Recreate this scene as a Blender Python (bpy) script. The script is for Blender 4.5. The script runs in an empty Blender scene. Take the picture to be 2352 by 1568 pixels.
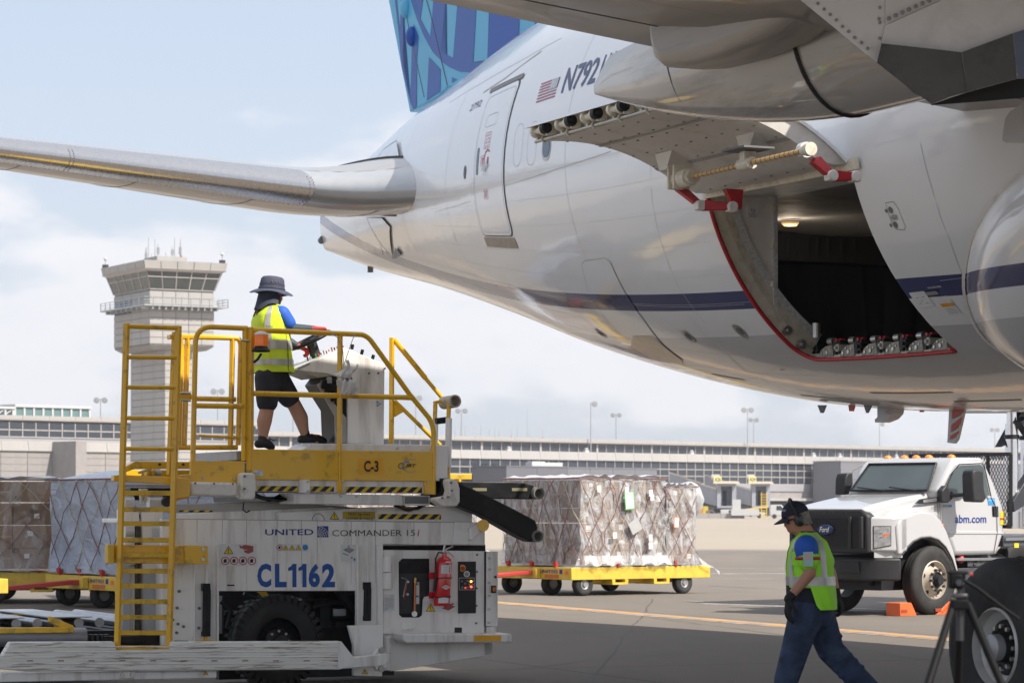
import bpy, bmesh, math, random
from mathutils import Vector, Matrix
random.seed(7)
S = bpy.context.scene
COL = S.collection
# ---------------------------------------------------------------- camera
F, CX, HY, HC = 6533.33, 1176.0, 1168.0, 1.62      # focal length in picture units, principal column, horizon row, eye height
cd = bpy.data.cameras.new("camera"); cam = bpy.data.objects.new("camera", cd); COL.objects.link(cam)
cam.location = (0, 0, HC); cam.rotation_euler = (math.radians(90), 0, 0)
cd.sensor_width = 36; cd.lens = 100; cd.shift_y = 384 / 2352.0
cd.clip_start = 0.5; cd.clip_end = 20000
cd.dof.use_dof = True; cd.dof.focus_distance = 27.5; cd.dof.aperture_fstop = 7.1
S.camera = cam
# ---------------------------------------------------------------- sky and sun
SUN = Vector((0.57, -0.37, 0.73)).normalized()
el = math.asin(SUN.z); az = math.atan2(SUN.x, SUN.y)
W = bpy.data.worlds.new("World"); S.world = W; W.use_nodes = True
nt = W.node_tree; nt.nodes.clear()
def wn(t, **k):
    n = nt.nodes.new(t)
    for a, b in k.items(): setattr(n, a, b)
    return n
wout = wn('ShaderNodeOutputWorld'); wbg = wn('ShaderNodeBackground'); wbg.inputs[1].default_value = 0.125
sky = wn('ShaderNodeTexSky', sky_type='NISHITA'); sky.sun_disc = False
sky.sun_elevation = el; sky.sun_rotation = az
sky.air_density = 1.0; sky.dust_density = 2.2; sky.ozone_density = 1.2
wtc = wn('ShaderNodeTexCoord'); wmap = wn('ShaderNodeMapping'); wmap.inputs['Scale'].default_value = (1, 1, 2.6)
nt.links.new(wtc.outputs['Generated'], wmap.inputs[0])
wno = wn('ShaderNodeTexNoise'); wno.inputs['Scale'].default_value = 9; wno.inputs['Detail'].default_value = 9; wno.inputs['Roughness'].default_value = .52
nt.links.new(wmap.outputs[0], wno.inputs['Vector'])
sep = wn('ShaderNodeSeparateXYZ'); nt.links.new(wtc.outputs['Generated'], sep.inputs[0])
# the cloud bank sits low over the horizon and thins with height
hr = wn('ShaderNodeMapRange'); hr.inputs[1].default_value = .10; hr.inputs[2].default_value = .165; hr.inputs[3].default_value = .07; hr.inputs[4].default_value = -.12
nt.links.new(sep.outputs[2], hr.inputs[0])
ad = wn('ShaderNodeMath', operation='ADD'); nt.links.new(wno.outputs[0], ad.inputs[0]); nt.links.new(hr.outputs[0], ad.inputs[1])
cr = wn('ShaderNodeMapRange', interpolation_type='SMOOTHSTEP'); cr.inputs[1].default_value = .49; cr.inputs[2].default_value = .60; cr.inputs[3].default_value = 0; cr.inputs[4].default_value = .9
nt.links.new(ad.outputs[0], cr.inputs[0])
hz = wn('ShaderNodeMixRGB'); hz.inputs[0].default_value = .86
vr = wn('ShaderNodeValToRGB'); e = vr.color_ramp.elements; e[0].position = 0; e[0].color = (.43, .45, .495, 1); e[1].position = .9; e[1].color = (.56, .58, .63, 1); e3 = vr.color_ramp.elements.new(.45); e3.color = (.41, .45, .52, 1)
e2 = vr.color_ramp.elements.new(.17); e2.color = (.355, .405, .49, 1)
vm = wn('ShaderNodeVectorMath', operation='SCALE'); vm.inputs['Scale'].default_value = 7.6; nt.links.new(sep.outputs[2], vr.inputs[0]); nt.links.new(vr.outputs[0], vm.inputs[0]); nt.links.new(vm.outputs[0], hz.inputs[2])
nt.links.new(sky.outputs[0], hz.inputs[1])
# second, finer noise shades the cloud bodies
wn2 = wn('ShaderNodeTexNoise'); wn2.inputs['Scale'].default_value = 14; wn2.inputs['Detail'].default_value = 5
nt.links.new(wmap.outputs[0], wn2.inputs['Vector'])
cc = wn('ShaderNodeMixRGB'); cc.inputs[1].default_value = (3.6, 3.7, 4.05, 1); cc.inputs[2].default_value = (4.6, 4.5, 4.55, 1)
nt.links.new(wn2.outputs[0], cc.inputs[0])
cm = wn('ShaderNodeMixRGB'); nt.links.new(cr.outputs[0], cm.inputs[0]); nt.links.new(hz.outputs[0], cm.inputs[1]); nt.links.new(cc.outputs[0], cm.inputs[2])
nt.links.new(cm.outputs[0], wbg.inputs[0]); nt.links.new(wbg.outputs[0], wout.inputs[0])
sl = bpy.data.lights.new("sun", 'SUN'); sl.energy = 3.7; sl.angle = math.radians(.53); sl.color = (1, .935, .84)
so = bpy.data.objects.new("sun", sl); COL.objects.link(so); so.rotation_euler = SUN.to_track_quat('Z', 'Y').to_euler()
S.view_settings.view_transform = 'Standard'; S.view_settings.look = 'None'; S.view_settings.exposure = 0.9; S.view_settings.gamma = 1
S.render.engine = 'CYCLES'
S.cycles.max_bounces = 8; S.cycles.transparent_max_bounces = 16; S.cycles.use_denoising = True
# ---------------------------------------------------------------- materials
MATS = {}
def M(name, col, rough=.5, metal=0.0, var=.08, scale=6., bump=0.0, bscale=40., coat=0.0, dirt=None, dscale=3., damt=.4, dthr=(.5, .72), streak=(1, 1, 1), rvar=.0, emit=0, trans=0, alpha=1, sheen=0, spec=.5):
    if name in MATS: return MATS[name]
    m = bpy.data.materials.new(name); m.use_nodes = True; t = m.node_tree
    b = t.nodes['Principled BSDF']; L = t.links.new
    tc = t.nodes.new('ShaderNodeTexCoord'); mp = t.nodes.new('ShaderNodeMapping'); mp.inputs['Scale'].default_value = streak
    L(tc.outputs['Object'], mp.inputs[0])
    n = t.nodes.new('ShaderNodeTexNoise'); n.inputs['Scale'].default_value = scale; n.inputs['Detail'].default_value = 6; L(mp.outputs[0], n.inputs['Vector'])
    mx = t.nodes.new('ShaderNodeMixRGB'); lo = [max(0, c * (1 - var * 2)) for c in col]; hi = [min(1, c * (1 + var * 2)) for c in col]
    mx.inputs[1].default_value = (*lo, 1); mx.inputs[2].default_value = (*hi, 1); L(n.outputs[0], mx.inputs[0])
    out = mx.outputs[0]
    if dirt:
        n2 = t.nodes.new('ShaderNodeTexNoise'); n2.inputs['Scale'].default_value = dscale; n2.inputs['Detail'].default_value = 9; n2.inputs['Roughness'].default_value = .65
        L(mp.outputs[0], n2.inputs['Vector'])
        rr = t.nodes.new('ShaderNodeMapRange'); rr.inputs[1].default_value = dthr[0]; rr.inputs[2].default_value = dthr[1]; rr.inputs[4].default_value = damt; L(n2.outputs[0], rr.inputs[0])
        m2 = t.nodes.new('ShaderNodeMixRGB'); m2.inputs[2].default_value = (*dirt, 1); L(rr.outputs[0], m2.inputs[0]); L(out, m2.inputs[1]); out = m2.outputs[0]
    L(out, b.inputs['Base Color'])
    b.inputs['Roughness'].default_value = rough; b.inputs['Metallic'].default_value = metal
    b.inputs['Specular IOR Level'].default_value = spec
    if rvar:
        r2 = t.nodes.new('ShaderNodeMapRange'); r2.inputs[3].default_value = max(0.02, rough - rvar); r2.inputs[4].default_value = rough + rvar
        n3 = t.nodes.new('ShaderNodeTexNoise'); n3.inputs['Scale'].default_value = scale * 2.3; n3.inputs['Detail'].default_value = 5; L(mp.outputs[0], n3.inputs['Vector'])
        L(n3.outputs[0], r2.inputs[0]); L(r2.outputs[0], b.inputs['Roughness'])
    if coat: b.inputs['Coat Weight'].default_value = coat; b.inputs['Coat Roughness'].default_value = .04
    if sheen: b.inputs['Sheen Weight'].default_value = sheen
    if trans: b.inputs['Transmission Weight'].default_value = trans
    if alpha < 1: b.inputs['Alpha'].default_value = alpha
    if emit: b.inputs['Emission Color'].default_value = (*col, 1); b.inputs['Emission Strength'].default_value = emit
    if bump:
        nb = t.nodes.new('ShaderNodeTexNoise'); nb.inputs['Scale'].default_value = bscale; nb.inputs['Detail'].default_value = 4; L(mp.outputs[0], nb.inputs['Vector'])
        bp = t.nodes.new('ShaderNodeBump'); bp.inputs['Strength'].default_value = 1; bp.inputs['Distance'].default_value = bump; L(nb.outputs[0], bp.inputs['Height']); L(bp.outputs[0], b.inputs['Normal'])
    MATS[name] = m
    return m
# ---------------------------------------------------------------- mesh helpers
class MB:
    def __init__(s): s.v = []; s.f = []
    def add(s, vs, fs):
        o = len(s.v); s.v += [tuple(p) for p in vs]; s.f += [tuple(i + o for i in q) for q in fs]; return s
    def box(s, x0, x1, y0, y1, z0, z1):
        if x0 > x1: x0, x1 = x1, x0
        if y0 > y1: y0, y1 = y1, y0
        if z0 > z1: z0, z1 = z1, z0
        return s.add([(x0, y0, z0), (x1, y0, z0), (x1, y1, z0), (x0, y1, z0), (x0, y0, z1), (x1, y0, z1), (x1, y1, z1), (x0, y1, z1)],
                     [(0, 3, 2, 1), (4, 5, 6, 7), (0, 1, 5, 4), (1, 2, 6, 5), (2, 3, 7, 6), (3, 0, 4, 7)])
    def prism(s, poly, d0, d1, ax='y'):
        # polygon of (a, b) pairs, extruded along ax: y -> (a, d, b); x -> (d, a, b); z -> (a, b, d)
        n = len(poly)
        def P(a, b, d): return (a, d, b) if ax == 'y' else ((d, a, b) if ax == 'x' else (a, b, d))
        ar = sum(poly[i][0] * poly[(i + 1) % n][1] - poly[(i + 1) % n][0] * poly[i][1] for i in range(n))
        q = list(poly) if (ar > 0) else list(reversed(poly))
        if ax == 'y': q = list(reversed(q)); 
        lo, hi = (min(d0, d1), max(d0, d1))
        vs = [P(a, b, lo) for a, b in q] + [P(a, b, hi) for a, b in q]
        fs = [tuple(range(n - 1, -1, -1)), tuple(range(n, 2 * n))] + [(i, (i + 1) % n, n + (i + 1) % n, n + i) for i in range(n)]
        return s.add(vs, fs)
    def cyl(s, p0, p1, r0, r1=None, n=16, caps=True):
        r1 = r0 if r1 is None else r1
        p0 = Vector(p0); p1 = Vector(p1); d = (p1 - p0)
        if d.length < 1e-9: return s
        d.normalize(); a = d.orthogonal().normalized(); b = d.cross(a)
        if abs(d.z) < .99:
            a = Vector((0, 0, 1)).cross(d).normalized(); b = d.cross(a)
        vs = []
        for p, r in ((p0, r0), (p1, r1)):
            for i in range(n):
                w = 2 * math.pi * (i + .5) / n; vs.append(p + a * (r * math.cos(w)) + b * (r * math.sin(w)))
        fs = [(i, (i + 1) % n, n + (i + 1) % n, n + i) for i in range(n)]
        if caps: fs += [tuple(range(n - 1, -1, -1)), tuple(range(n, 2 * n))]
        return s.add(vs, fs)
    def tube(s, pts, r, n=8, closed=False, rs=None):
        pts = [Vector(p) for p in pts]; m = len(pts)
        if m < 2: return s
        up = None; vs = []
        for i, p in enumerate(pts):
            if closed: d = pts[(i + 1) % m] - pts[i - 1]
            else: d = pts[min(i + 1, m - 1)] - pts[max(i - 1, 0)]
            if d.length < 1e-9: d = Vector((0, 0, 1))
            d.normalize()
            if up is None: up = d.orthogonal().normalized() if abs(d.z) > .99 else Vector((0, 0, 1)).cross(d).normalized()
            a = (up - d * up.dot(d))
            a = a.normalized() if a.length > 1e-6 else d.orthogonal().normalized()
            up = a; b = d.cross(a); rr = rs[i] if rs else r
            for k in range(n):
                w = 2 * math.pi * (k + .5) / n; vs.append(p + a * (rr * math.cos(w)) + b * (rr * math.sin(w)))
        fs = []
        for i in range(m if closed else m - 1):
            j = (i + 1) % m
            for k in range(n): fs.append((i * n + k, i * n + (k + 1) % n, j * n + (k + 1) % n, j * n + k))
        if not closed: fs += [tuple(range(n - 1, -1, -1)), tuple(range((m - 1) * n, m * n))]
        return s.add(vs, fs)
    def sqtube(s, pts, r, closed=False): return s.tube(pts, r * 1.30, 4, closed)
    def lathe(s, prof, c=(0, 0, 0), ax='z', n=24):
        # prof: list of (radius, height along the axis)
        vs = []; c = Vector(c)
        for r, h in prof:
            for k in range(n):
                w = 2 * math.pi * k / n; a, b = r * math.cos(w), r * math.sin(w)
                vs.append(c + (Vector((a, b, h)) if ax == 'z' else (Vector((a, h, b)) if ax == 'y' else Vector((h, a, b)))))
        fs = []
        for i in range(len(prof) - 1):
            for k in range(n):
                q = (i * n + k, i * n + (k + 1) % n, (i + 1) * n + (k + 1) % n, (i + 1) * n + k)
                fs.append(q if ax != 'y' else q[::-1])
        return s.add(vs, fs)
    def sphere(s, c, r, n=12, sc=(1, 1, 1)):
        prof = [(max(1e-4, r * math.sin(math.pi * i / n)), -r * math.cos(math.pi * i / n)) for i in range(n + 1)]
        o = len(s.v); s.lathe(prof, (0, 0, 0), 'z', n * 2)
        for i in range(o, len(s.v)):
            x, y, z = s.v[i]; s.v[i] = (c[0] + x * sc[0], c[1] + y * sc[1], c[2] + z * sc[2])
        return s
    def grid(s, rows):
        # rows of points joined into a sheet
        n = len(rows[0]); vs = [p for r in rows for p in r]
        fs = [(i * n + j, i * n + j + 1, (i + 1) * n + j + 1, (i + 1) * n + j) for i in range(len(rows) - 1) for j in range(n - 1)]
        return s.add(vs, fs)
    def poly(s, pts): return s.add(pts, [tuple(range(len(pts)))])
    def mesh(s, name, mat, smooth=None):
        me = bpy.data.meshes.new(name); me.from_pydata(s.v, [], s.f)
        if mat: me.materials.append(mat)
        if smooth is not None:
            me.polygons.foreach_set('use_smooth', [True] * len(me.polygons)); me.set_sharp_from_angle(angle=math.radians(smooth))
        me.update(); return me
    def build(s, name, mat, parent=None, smooth=None, bev=0, seg=2, label=None, loc=None, rot=None, kind=None):
        o = bpy.data.objects.new(name, s.mesh(name, mat, smooth)); COL.objects.link(o)
        if parent: o.parent = parent
        if loc: o.location = loc
        if rot: o.rotation_euler = rot
        if bev:
            b = o.modifiers.new('bevel', 'BEVEL'); b.width = bev; b.segments = seg; b.limit_method = 'ANGLE'; b.angle_limit = math.radians(40)
            if smooth is None:
                o.data.polygons.foreach_set('use_smooth', [True] * len(o.data.polygons)); o.data.set_sharp_from_angle(angle=math.radians(35))
        if label: o['label'] = label
        if kind: o['kind'] = kind
        return o
def empty(name, loc=(0, 0, 0), rz=0, label=None, cat=None, group=None):
    o = bpy.data.objects.new(name, None); COL.objects.link(o); o.location = loc; o.rotation_euler = (0, 0, rz); o.empty_display_size = .1
    if label: o['label'] = label
    if cat: o['category'] = cat
    if group: o['group'] = group
    return o
def tag(o, label=None, cat=None, group=None, kind=None):
    if label: o['label'] = label
    if cat: o['category'] = cat
    if group: o['group'] = group
    if kind: o['kind'] = kind
    return o
def copy_tree(o, parent=None):
    c = o.copy(); COL.objects.link(c)
    if parent: c.parent = parent
    for ch in list(o.children): copy_tree(ch, c)
    return c
class Frame:
    """A thing's own axes: x along it, y away from the viewer's side, z up. p() finds the spot on the plane y = d seen at a picture position."""
    def __init__(s, O, deg):
        s.O = Vector((O[0], O[1], 0)); s.a = math.radians(deg); s.ex = Vector((math.cos(s.a), math.sin(s.a), 0)); s.ey = Vector((-math.sin(s.a), math.cos(s.a), 0))
    def ray(s, x, y): return Vector(((x - CX) / F, 1, (HY - y) / F))
    def w(s, P): Q = P - s.O; return (Q.dot(s.ex), Q.dot(s.ey), Q.z)
    def p(s, x, y, d=0):
        r = s.ray(x, y); k = (d + s.O.dot(s.ey)) / r.dot(s.ey); P = Vector((0, 0, HC)) + r * k; q = s.w(P); return (q[0], q[2])
    def q(s, x, y, lx):
        r = s.ray(x, y); k = (lx + s.O.dot(s.ex)) / r.dot(s.ex); P = Vector((0, 0, HC)) + r * k; q = s.w(P); return (q[1], q[2])
    def P3(s, x, y, d=0): a, b = s.p(x, y, d); return (a, d, b)
def ground_at(x, y): k = F * HC / (y - HY); return ((x - CX) / F * k, k)
def poly_px(fr, pts, d): return [fr.p(x, y, d) for x, y in pts]
# text as mesh in the plane y = d of a frame (facing -y), lower left corner at (x, z), height h
def text_bm(txt, bold=0.0, shear=0.0, spacing=1.0):
    cu = bpy.data.curves.new('t', 'FONT'); cu.body = txt; cu.size = 1; cu.offset = bold; cu.shear = shear; cu.space_character = spacing; cu.resolution_u = 3
    o = bpy.data.objects.new('t', cu); COL.objects.link(o); dg = bpy.context.evaluated_depsgraph_get(); dg.update()
    me = bpy.data.meshes.new_from_object(o.evaluated_get(dg)); vs = [tuple(v.co[:2]) for v in me.vertices]; fs = [tuple(p.vertices) for p in me.polygons]
    bpy.data.objects.remove(o); bpy.data.curves.remove(cu); bpy.data.meshes.remove(me)
    x0 = min(v[0] for v in vs); x1 = max(v[0] for v in vs); y0 = min(v[1] for v in vs); y1 = max(v[1] for v in vs)
    return [((a - x0) / (x1 - x0), (b - y0) / (y1 - y0)) for a, b in vs], fs
def text(name, txt, x0, x1, z0, z1, y, mat, parent, bold=0.0, shear=0.0, rot=0):
    vs, fs = text_bm(txt, bold, shear)
    m = MB(); cxm, czm = (x0 + x1) / 2, (z0 + z1) / 2; c, s_ = math.cos(rot), math.sin(rot)
    pts = []
    for a, b in vs:
        X = x0 + a * (x1 - x0) - cxm; Z = z0 + b * (z1 - z0) - czm
        pts.append((cxm + X * c - Z * s_, y, czm + X * s_ + Z * c))
    m.add(pts, fs); return m.build(name, mat, parent)
def lerp(a, b, t): return a + (b - a) * t
def interp(tab, t):
    if t <= tab[0][0]: return tab[0][1]
    for (a, va), (b, vb) in zip(tab, tab[1:]):
        if t <= b:
            k = (t - a) / (b - a); return va + (vb - va) * k
    return tab[-1][1]
def sinterp(tab, t):
    # smooth (Catmull-Rom style) interpolation of a table
    n = len(tab)
    if t <= tab[0][0]: return tab[0][1]
    if t >= tab[-1][0]: return tab[-1][1]
    for i in range(n - 1):
        a, va = tab[i]; b, vb = tab[i + 1]
        if t <= b:
            ma = (vb - tab[i - 1][1]) / (b - tab[i - 1][0]) if i > 0 else (vb - va) / (b - a)
            mb = (tab[i + 2][1] - va) / (tab[i + 2][0] - a) if i < n - 2 else (vb - va) / (b - a)
            h = b - a; k = (t - a) / h
            return (2 * k**3 - 3 * k**2 + 1) * va + (k**3 - 2 * k**2 + k) * h * ma + (-2 * k**3 + 3 * k**2) * vb + (k**3 - k**2) * h * mb
# ---------------------------------------------------------------- common materials
def ground_material():
    m = bpy.data.materials.new('apron_concrete'); m.use_nodes = True; t = m.node_tree; L = t.links.new; N = t.nodes.new
    b = t.nodes['Principled BSDF']; tc = N('ShaderNodeTexCoord'); sp = N('ShaderNodeSeparateXYZ'); L(tc.outputs['Object'], sp.inputs[0])
    def noise(sc, det, vec, r=.6):
        n = N('ShaderNodeTexNoise'); n.inputs['Scale'].default_value = sc; n.inputs['Detail'].default_value = det; n.inputs['Roughness'].default_value = r; L(vec, n.inputs['Vector']); return n.outputs[0]
    def rng(v, a, b_, c=0, d=1):
        r = N('ShaderNodeMapRange'); r.inputs[1].default_value = a; r.inputs[2].default_value = b_; r.inputs[3].default_value = c; r.inputs[4].default_value = d; L(v, r.inputs[0]); return r.outputs[0]
    def mix(f, a, c):
        x = N('ShaderNodeMixRGB')
        (L(f, x.inputs[0]) if not isinstance(f, float) else setattr(x.inputs[0], 'default_value', f))
        for i, v in ((1, a), (2, c)):
            if isinstance(v, tuple): x.inputs[i].default_value = (*v, 1)
            else: L(v, x.inputs[i])
        return x.outputs[0]
    def mth(op, a, c=None, d=None):
        x = N('ShaderNodeMath', ); x.operation = op
        for i, v in enumerate((a, c, d)):
            if v is None: continue
            if isinstance(v, (int, float)): x.inputs[i].default_value = v
            else: L(v, x.inputs[i])
        return x.outputs[0]
    obj = tc.outputs['Object']
    mp = N('ShaderNodeMapping'); mp.inputs['Rotation'].default_value = (0, 0, math.radians(-24)); mp.inputs['Scale'].default_value = (1, .22, 1); L(obj, mp.inputs[0])
    big = noise(.05, 6, obj); med = noise(.35, 8, mp.outputs[0], .65); fine = noise(9, 6, obj, .7); grit = noise(60, 3, obj, .7)
    base = mix(med, (.12, .103, .086), (.25, .213, .172))
    base = mix(rng(fine, .35, .7), base, mix(.35, base, (.13, .12, .11)))
    base = mix(rng(grit, .45, .7, 0, .35), base, (.16, .15, .145))
    stain = rng(noise(.22, 9, mp.outputs[0], .7), .5, .66, 0, .55); base = mix(stain, base, (.13, .125, .12))
    # the nearer lane is asphalt, further out the apron is pale old concrete
    yy = mth('ADD', sp.outputs[1], mth('MULTIPLY', big, 6))
    far = mix(noise(.02, 5, obj), (.29, .245, .195), (.38, .33, .27))
    base = mix(rng(yy, 112, 120), base, far)
    # slab joints
    def joint(c, per, w):
        f = mth('FRACT', mth('DIVIDE', c, per)); return mth('LESS_THAN', mth('ABSOLUTE', mth('SUBTRACT', f, .5)), w / per)
    mj = N('ShaderNodeMapping'); mj.inputs['Rotation'].default_value = (0, 0, math.radians(-22.4)); L(obj, mj.inputs[0]); sj = N('ShaderNodeSeparateXYZ'); L(mj.outputs[0], sj.inputs[0])
    j = mth('MAXIMUM', joint(sj.outputs[0], 7.6, .018), joint(sj.outputs[1], 7.6, .018))
    base = mix(mth('MULTIPLY', j, .7), base, (.06, .055, .05))
    L(base, b.inputs['Base Color']); b.inputs['Roughness'].default_value = .85; b.inputs['Specular IOR Level'].default_value = .3
    bp = N('ShaderNodeBump'); bp.inputs['Distance'].default_value = .008; L(mth('ADD', grit, mth('MULTIPLY', j, -2)), bp.inputs['Height']); L(bp.outputs[0], b.inputs['Normal'])
    return m
m_conc = M('concrete', (.29, .27, .26), .85, var=.10, scale=.6, dirt=(.22, .21, .21), dscale=.5, damt=.45)
m_conc_l = M('pale_concrete', (.36, .345, .33), .8, var=.08, scale=.5, dirt=(.3, .29, .28), dscale=.35, damt=.5, streak=(1, 1, .25))
m_glass_far = M('dark_glazing', (.035, .042, .055), .06, var=.3, scale=.15, spec=.6)
m_mull = M('pale_mullion', (.38, .35, .325), .5)
m_gray_clad = M('grey_cladding', (.17, .17, .19), .6, var=.1, scale=.3, dirt=(.1, .1, .11), dscale=.3, streak=(1, 1, .2))
m_galv = M('galvanised_steel', (.45, .46, .46), .45, .7, var=.1, scale=3)
m_dark = M('dark_grey', (.03, .03, .033), .6)
m_white_far = M('white_paint_far', (.5, .5, .5), .4)
m_yel_far = M('yellow_far', (.75, .5, .05), .5)
# ---------------------------------------------------------------- ground and paint
g = MB(); g.add([(-6000, -300, 0), (6000, -300, 0), (6000, 12000, 0), (-6000, 12000, 0)], [(0, 1, 2, 3)])
tag(g.build('ground', ground_material()), kind='structure')
def worn(name, col):
    m = M(name, col, .75, var=.15, scale=3, dirt=(.24, .21, .18), dscale=2.5, damt=.9, dthr=(.42, .62)); return m
m_linew = worn('white_line_paint', (.50, .49, .48)); m_lineo = worn('orange_line_paint', (.60, .27, .04))
def line(name, a, b, w, mat, z):
    (x0, y0), (x1, y1) = a, b; d = Vector((x1 - x0, y1 - y0, 0)).normalized(); n = Vector((-d.y, d.x, 0)) * w / 2
    n1 = 60; rows = []
    for i in range(n1 + 1):
        p = Vector((lerp(x0, x1, i / n1), lerp(y0, y1, i / n1), z)); rows.append([p - n, p + n])
    o = MB().grid(rows).build(name, mat); tag(o, kind='structure')
def gl(x, y): return ground_at(x, y)
def ext(a, b, k0, k1): return ((a[0] + (b[0] - a[0]) * k0, a[1] + (b[1] - a[1]) * k0), (a[0] + (b[0] - a[0]) * k1, a[1] + (b[1] - a[1]) * k1))
a, b = gl(1144, 1383.5), gl(2220, 1471)
A, B = ext(a, b, -3, 1.6); line('painted_line', A, B, .46, m_linew, .004); line('painted_line', A, B, .30, m_lineo, .008)
for (ya, yb, w) in ((1307.5, 1304, .14), (1318.5, 1316.5, .3), (1331, 1328.5, .14)):
    A, B = ext(gl(1150, ya), gl(1790, yb), -3, 3); line('painted_line', A, B, w, m_linew, .004)
A, B = ext(gl(1934, 1396), gl(2090, 1401), -2.2, 1.9); line('painted_line', A, B, .16, m_linew, .004)
A, B = ext(gl(1590, 1380), gl(1800, 1386.5), -.1, 1.3); line('painted_line', A, B, .08, m_linew, .004)
m_tar = M('tar_seam', (.045, .042, .04), .6, var=.2, scale=5)
def tar(pts, w):
    rows = []; rr = random.Random(len(pts) * 7 + int(pts[0][0]))
    G = [gl(*p) for p in pts]; P = []
    for a_, b_ in zip(G, G[1:]): P += [(lerp(a_[0], b_[0], i / 12) + rr.uniform(-.03, .03), lerp(a_[1], b_[1], i / 12) + rr.uniform(-.05, .05)) for i in range(12)]
    for (x, y) in P: ww = w * rr.uniform(.6, 1.3); rows.append([(x - ww, y - ww * .3, .0025), (x + ww, y + ww * .3, .0025)])
    tag(MB().grid(rows).build('tar_seam', m_tar), kind='structure')
tar([(1150, 1540), (1400, 1512), (1700, 1490), (2100, 1472)], .012); tar([(1330, 1600), (1420, 1480), (1470, 1420), (1500, 1372)], .010); tar([(1145, 1402), (1500, 1418), (1760, 1452), (2200, 1530)], .008); tar([(1620, 1345), (1800, 1352), (2000, 1362)], .02)
# ---------------------------------------------------------------- concourse behind the apron
TF = Frame((0, 608.5), 43.2)
def tl(x): return TF.p(x, 1100, 0)[0]          # length along the facade at a picture column
def wall_box(mb, x0, x1, z0, z1, y0=0, y1=30): mb.box(x0, x1, y0, y1, z0, z1)
def facade(name, label, xa, xb, zoff, rows, roofz, band, extras=True):
    r = empty(name, TF.O, TF.a, label, 'building'); w = 2.9
    n = int(round((xb - xa) / w)); w = (xb - xa) / n
    body = MB(); body.box(xa, xb, 3.0, 40, 0, roofz - .2)
    body.box(xa, xb, .35, 2.99, 0, band[0]); body.build('wall', m_conc, r)
    fa = MB().box(-w + .03, w - .03, -.4, 0, 0, .72).mesh('fascia_panel', m_conc_l)
    bd = MB(); h = band[0] - band[1]
    bd.prism([(-.55, 0), (-.25, h), (0, h), (0, 0)], -w + .04, w - .04, 'x'); bdm = bd.mesh('band_panel', m_conc_l)
    for i in range(0, n, 2):
        xm = xa + (i + 1) * w
        o = bpy.data.objects.new('fascia_panel', fa); COL.objects.link(o); o.parent = r; o.location = (xm, 2.2, roofz - .72)
        o = bpy.data.objects.new('band_panel', bdm); COL.objects.link(o); o.parent = r; o.location = (xm, .33, band[1])
    MB().box(xa, xb, 1.81, 3.2, roofz - .9, roofz - .75).box(xa, xb, 2.25, 4, roofz - .75, roofz - .05).box(xa, xb, 0.36, 3, band[0] - .1, band[0] + .02).build('ledge', m_mull, r)
    mul = MB(); cnt = 0; rest = MB()
    for (z1, z0, d) in rows:
        pm = MB().box(.07, w - .07, 0, .06, 0, z1 - z0).mesh('pane', m_glass_far)
        for i in range(n):
            if cnt < 298:
                o = bpy.data.objects.new('pane', pm); COL.objects.link(o); o.parent = r; o.location = (xa + i * w, d - .08 + random.uniform(-.01, .01), z0); cnt += 1
            else: rest.box(xa + i * w + .07, xa + (i + 1) * w - .07, d - .08, d - .02, z0, z1)
        for i in range(n + 1): mul.box(xa + i * w - .09, xa + i * w + .09, d - .2, d, z0 - .25, z1 + .1)
        if d > 2:
            for i in range(3, n, 6): mul.box(xa + i * w - .28, xa + i * w + .28, d - .26, d, z0 - .1, z1 + .1)
        mul.box(xa, xb, d - .17, d, z0 - .25, z0 - .05)
    if rest.v: rest.build('pane', m_glass_far, r, kind='stuff')
    mul.build('mullions', m_mull, r, kind='stuff')
    return r, w, n
x608 = tl(609); xr = tl(2480)
term, w_, n_ = facade('concourse', 'long pale concourse with rows of dark windows behind the jet bridges', x608, xr, 0,
       [(15.85, 14.15, 3.0), (12.15, 10.7, .35), (10.4, 9.2, .35), (8.85, 7.5, .35)], 17.0, (14.05, 12.25))
# lower storeys, recess and canopy
mb = MB(); mb.box(x608, xr, .1, .35, 5.7, 7.25); mb.build('spandrel', M('spandrel_grey', (.30, .30, .32), .5), term)
MB().box(x608, xr, -1.2, .3, 3.5, 4.1).build('canopy', m_conc_l, term)
MB().box(x608, xr, .2, .34, .1, 3.5).build('recess', m_dark, term)
left, w2, n2 = facade('concourse', 'taller end of the concourse with glass penthouse, left of the control tower', tl(-60), x608, 0,
       [(17.5, 16.35, 2.0), (16.2, 15.05, 2.0)], 18.9, (14.1, 12.3))
xl0 = tl(-60)
MB().box(xl0, x608, 2.0, 2.98, 14.15, 15.0).build('spandrel', M('spandrel_grey', (.3, .3, .32), .5), left)
pm = MB().box(.06, 5.8 - .06, 0, .22, .03, 1.27 - .03).mesh('panel', m_conc)
nn = int((x608 - xl0) / 5.8)
for i in range(nn):
    for k in range(9):
        o = bpy.data.objects.new('panel', pm); COL.objects.link(o); o.parent = left; o.location = (xl0 + i * 5.8, .14, .9 + k * 1.27)
bx0 = tl(121); bx1 = tl(148)
MB().box(bx0, bx1 - .2, -7.5, .13, 0, 14.05).build('buttress', m_conc, left)
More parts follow.
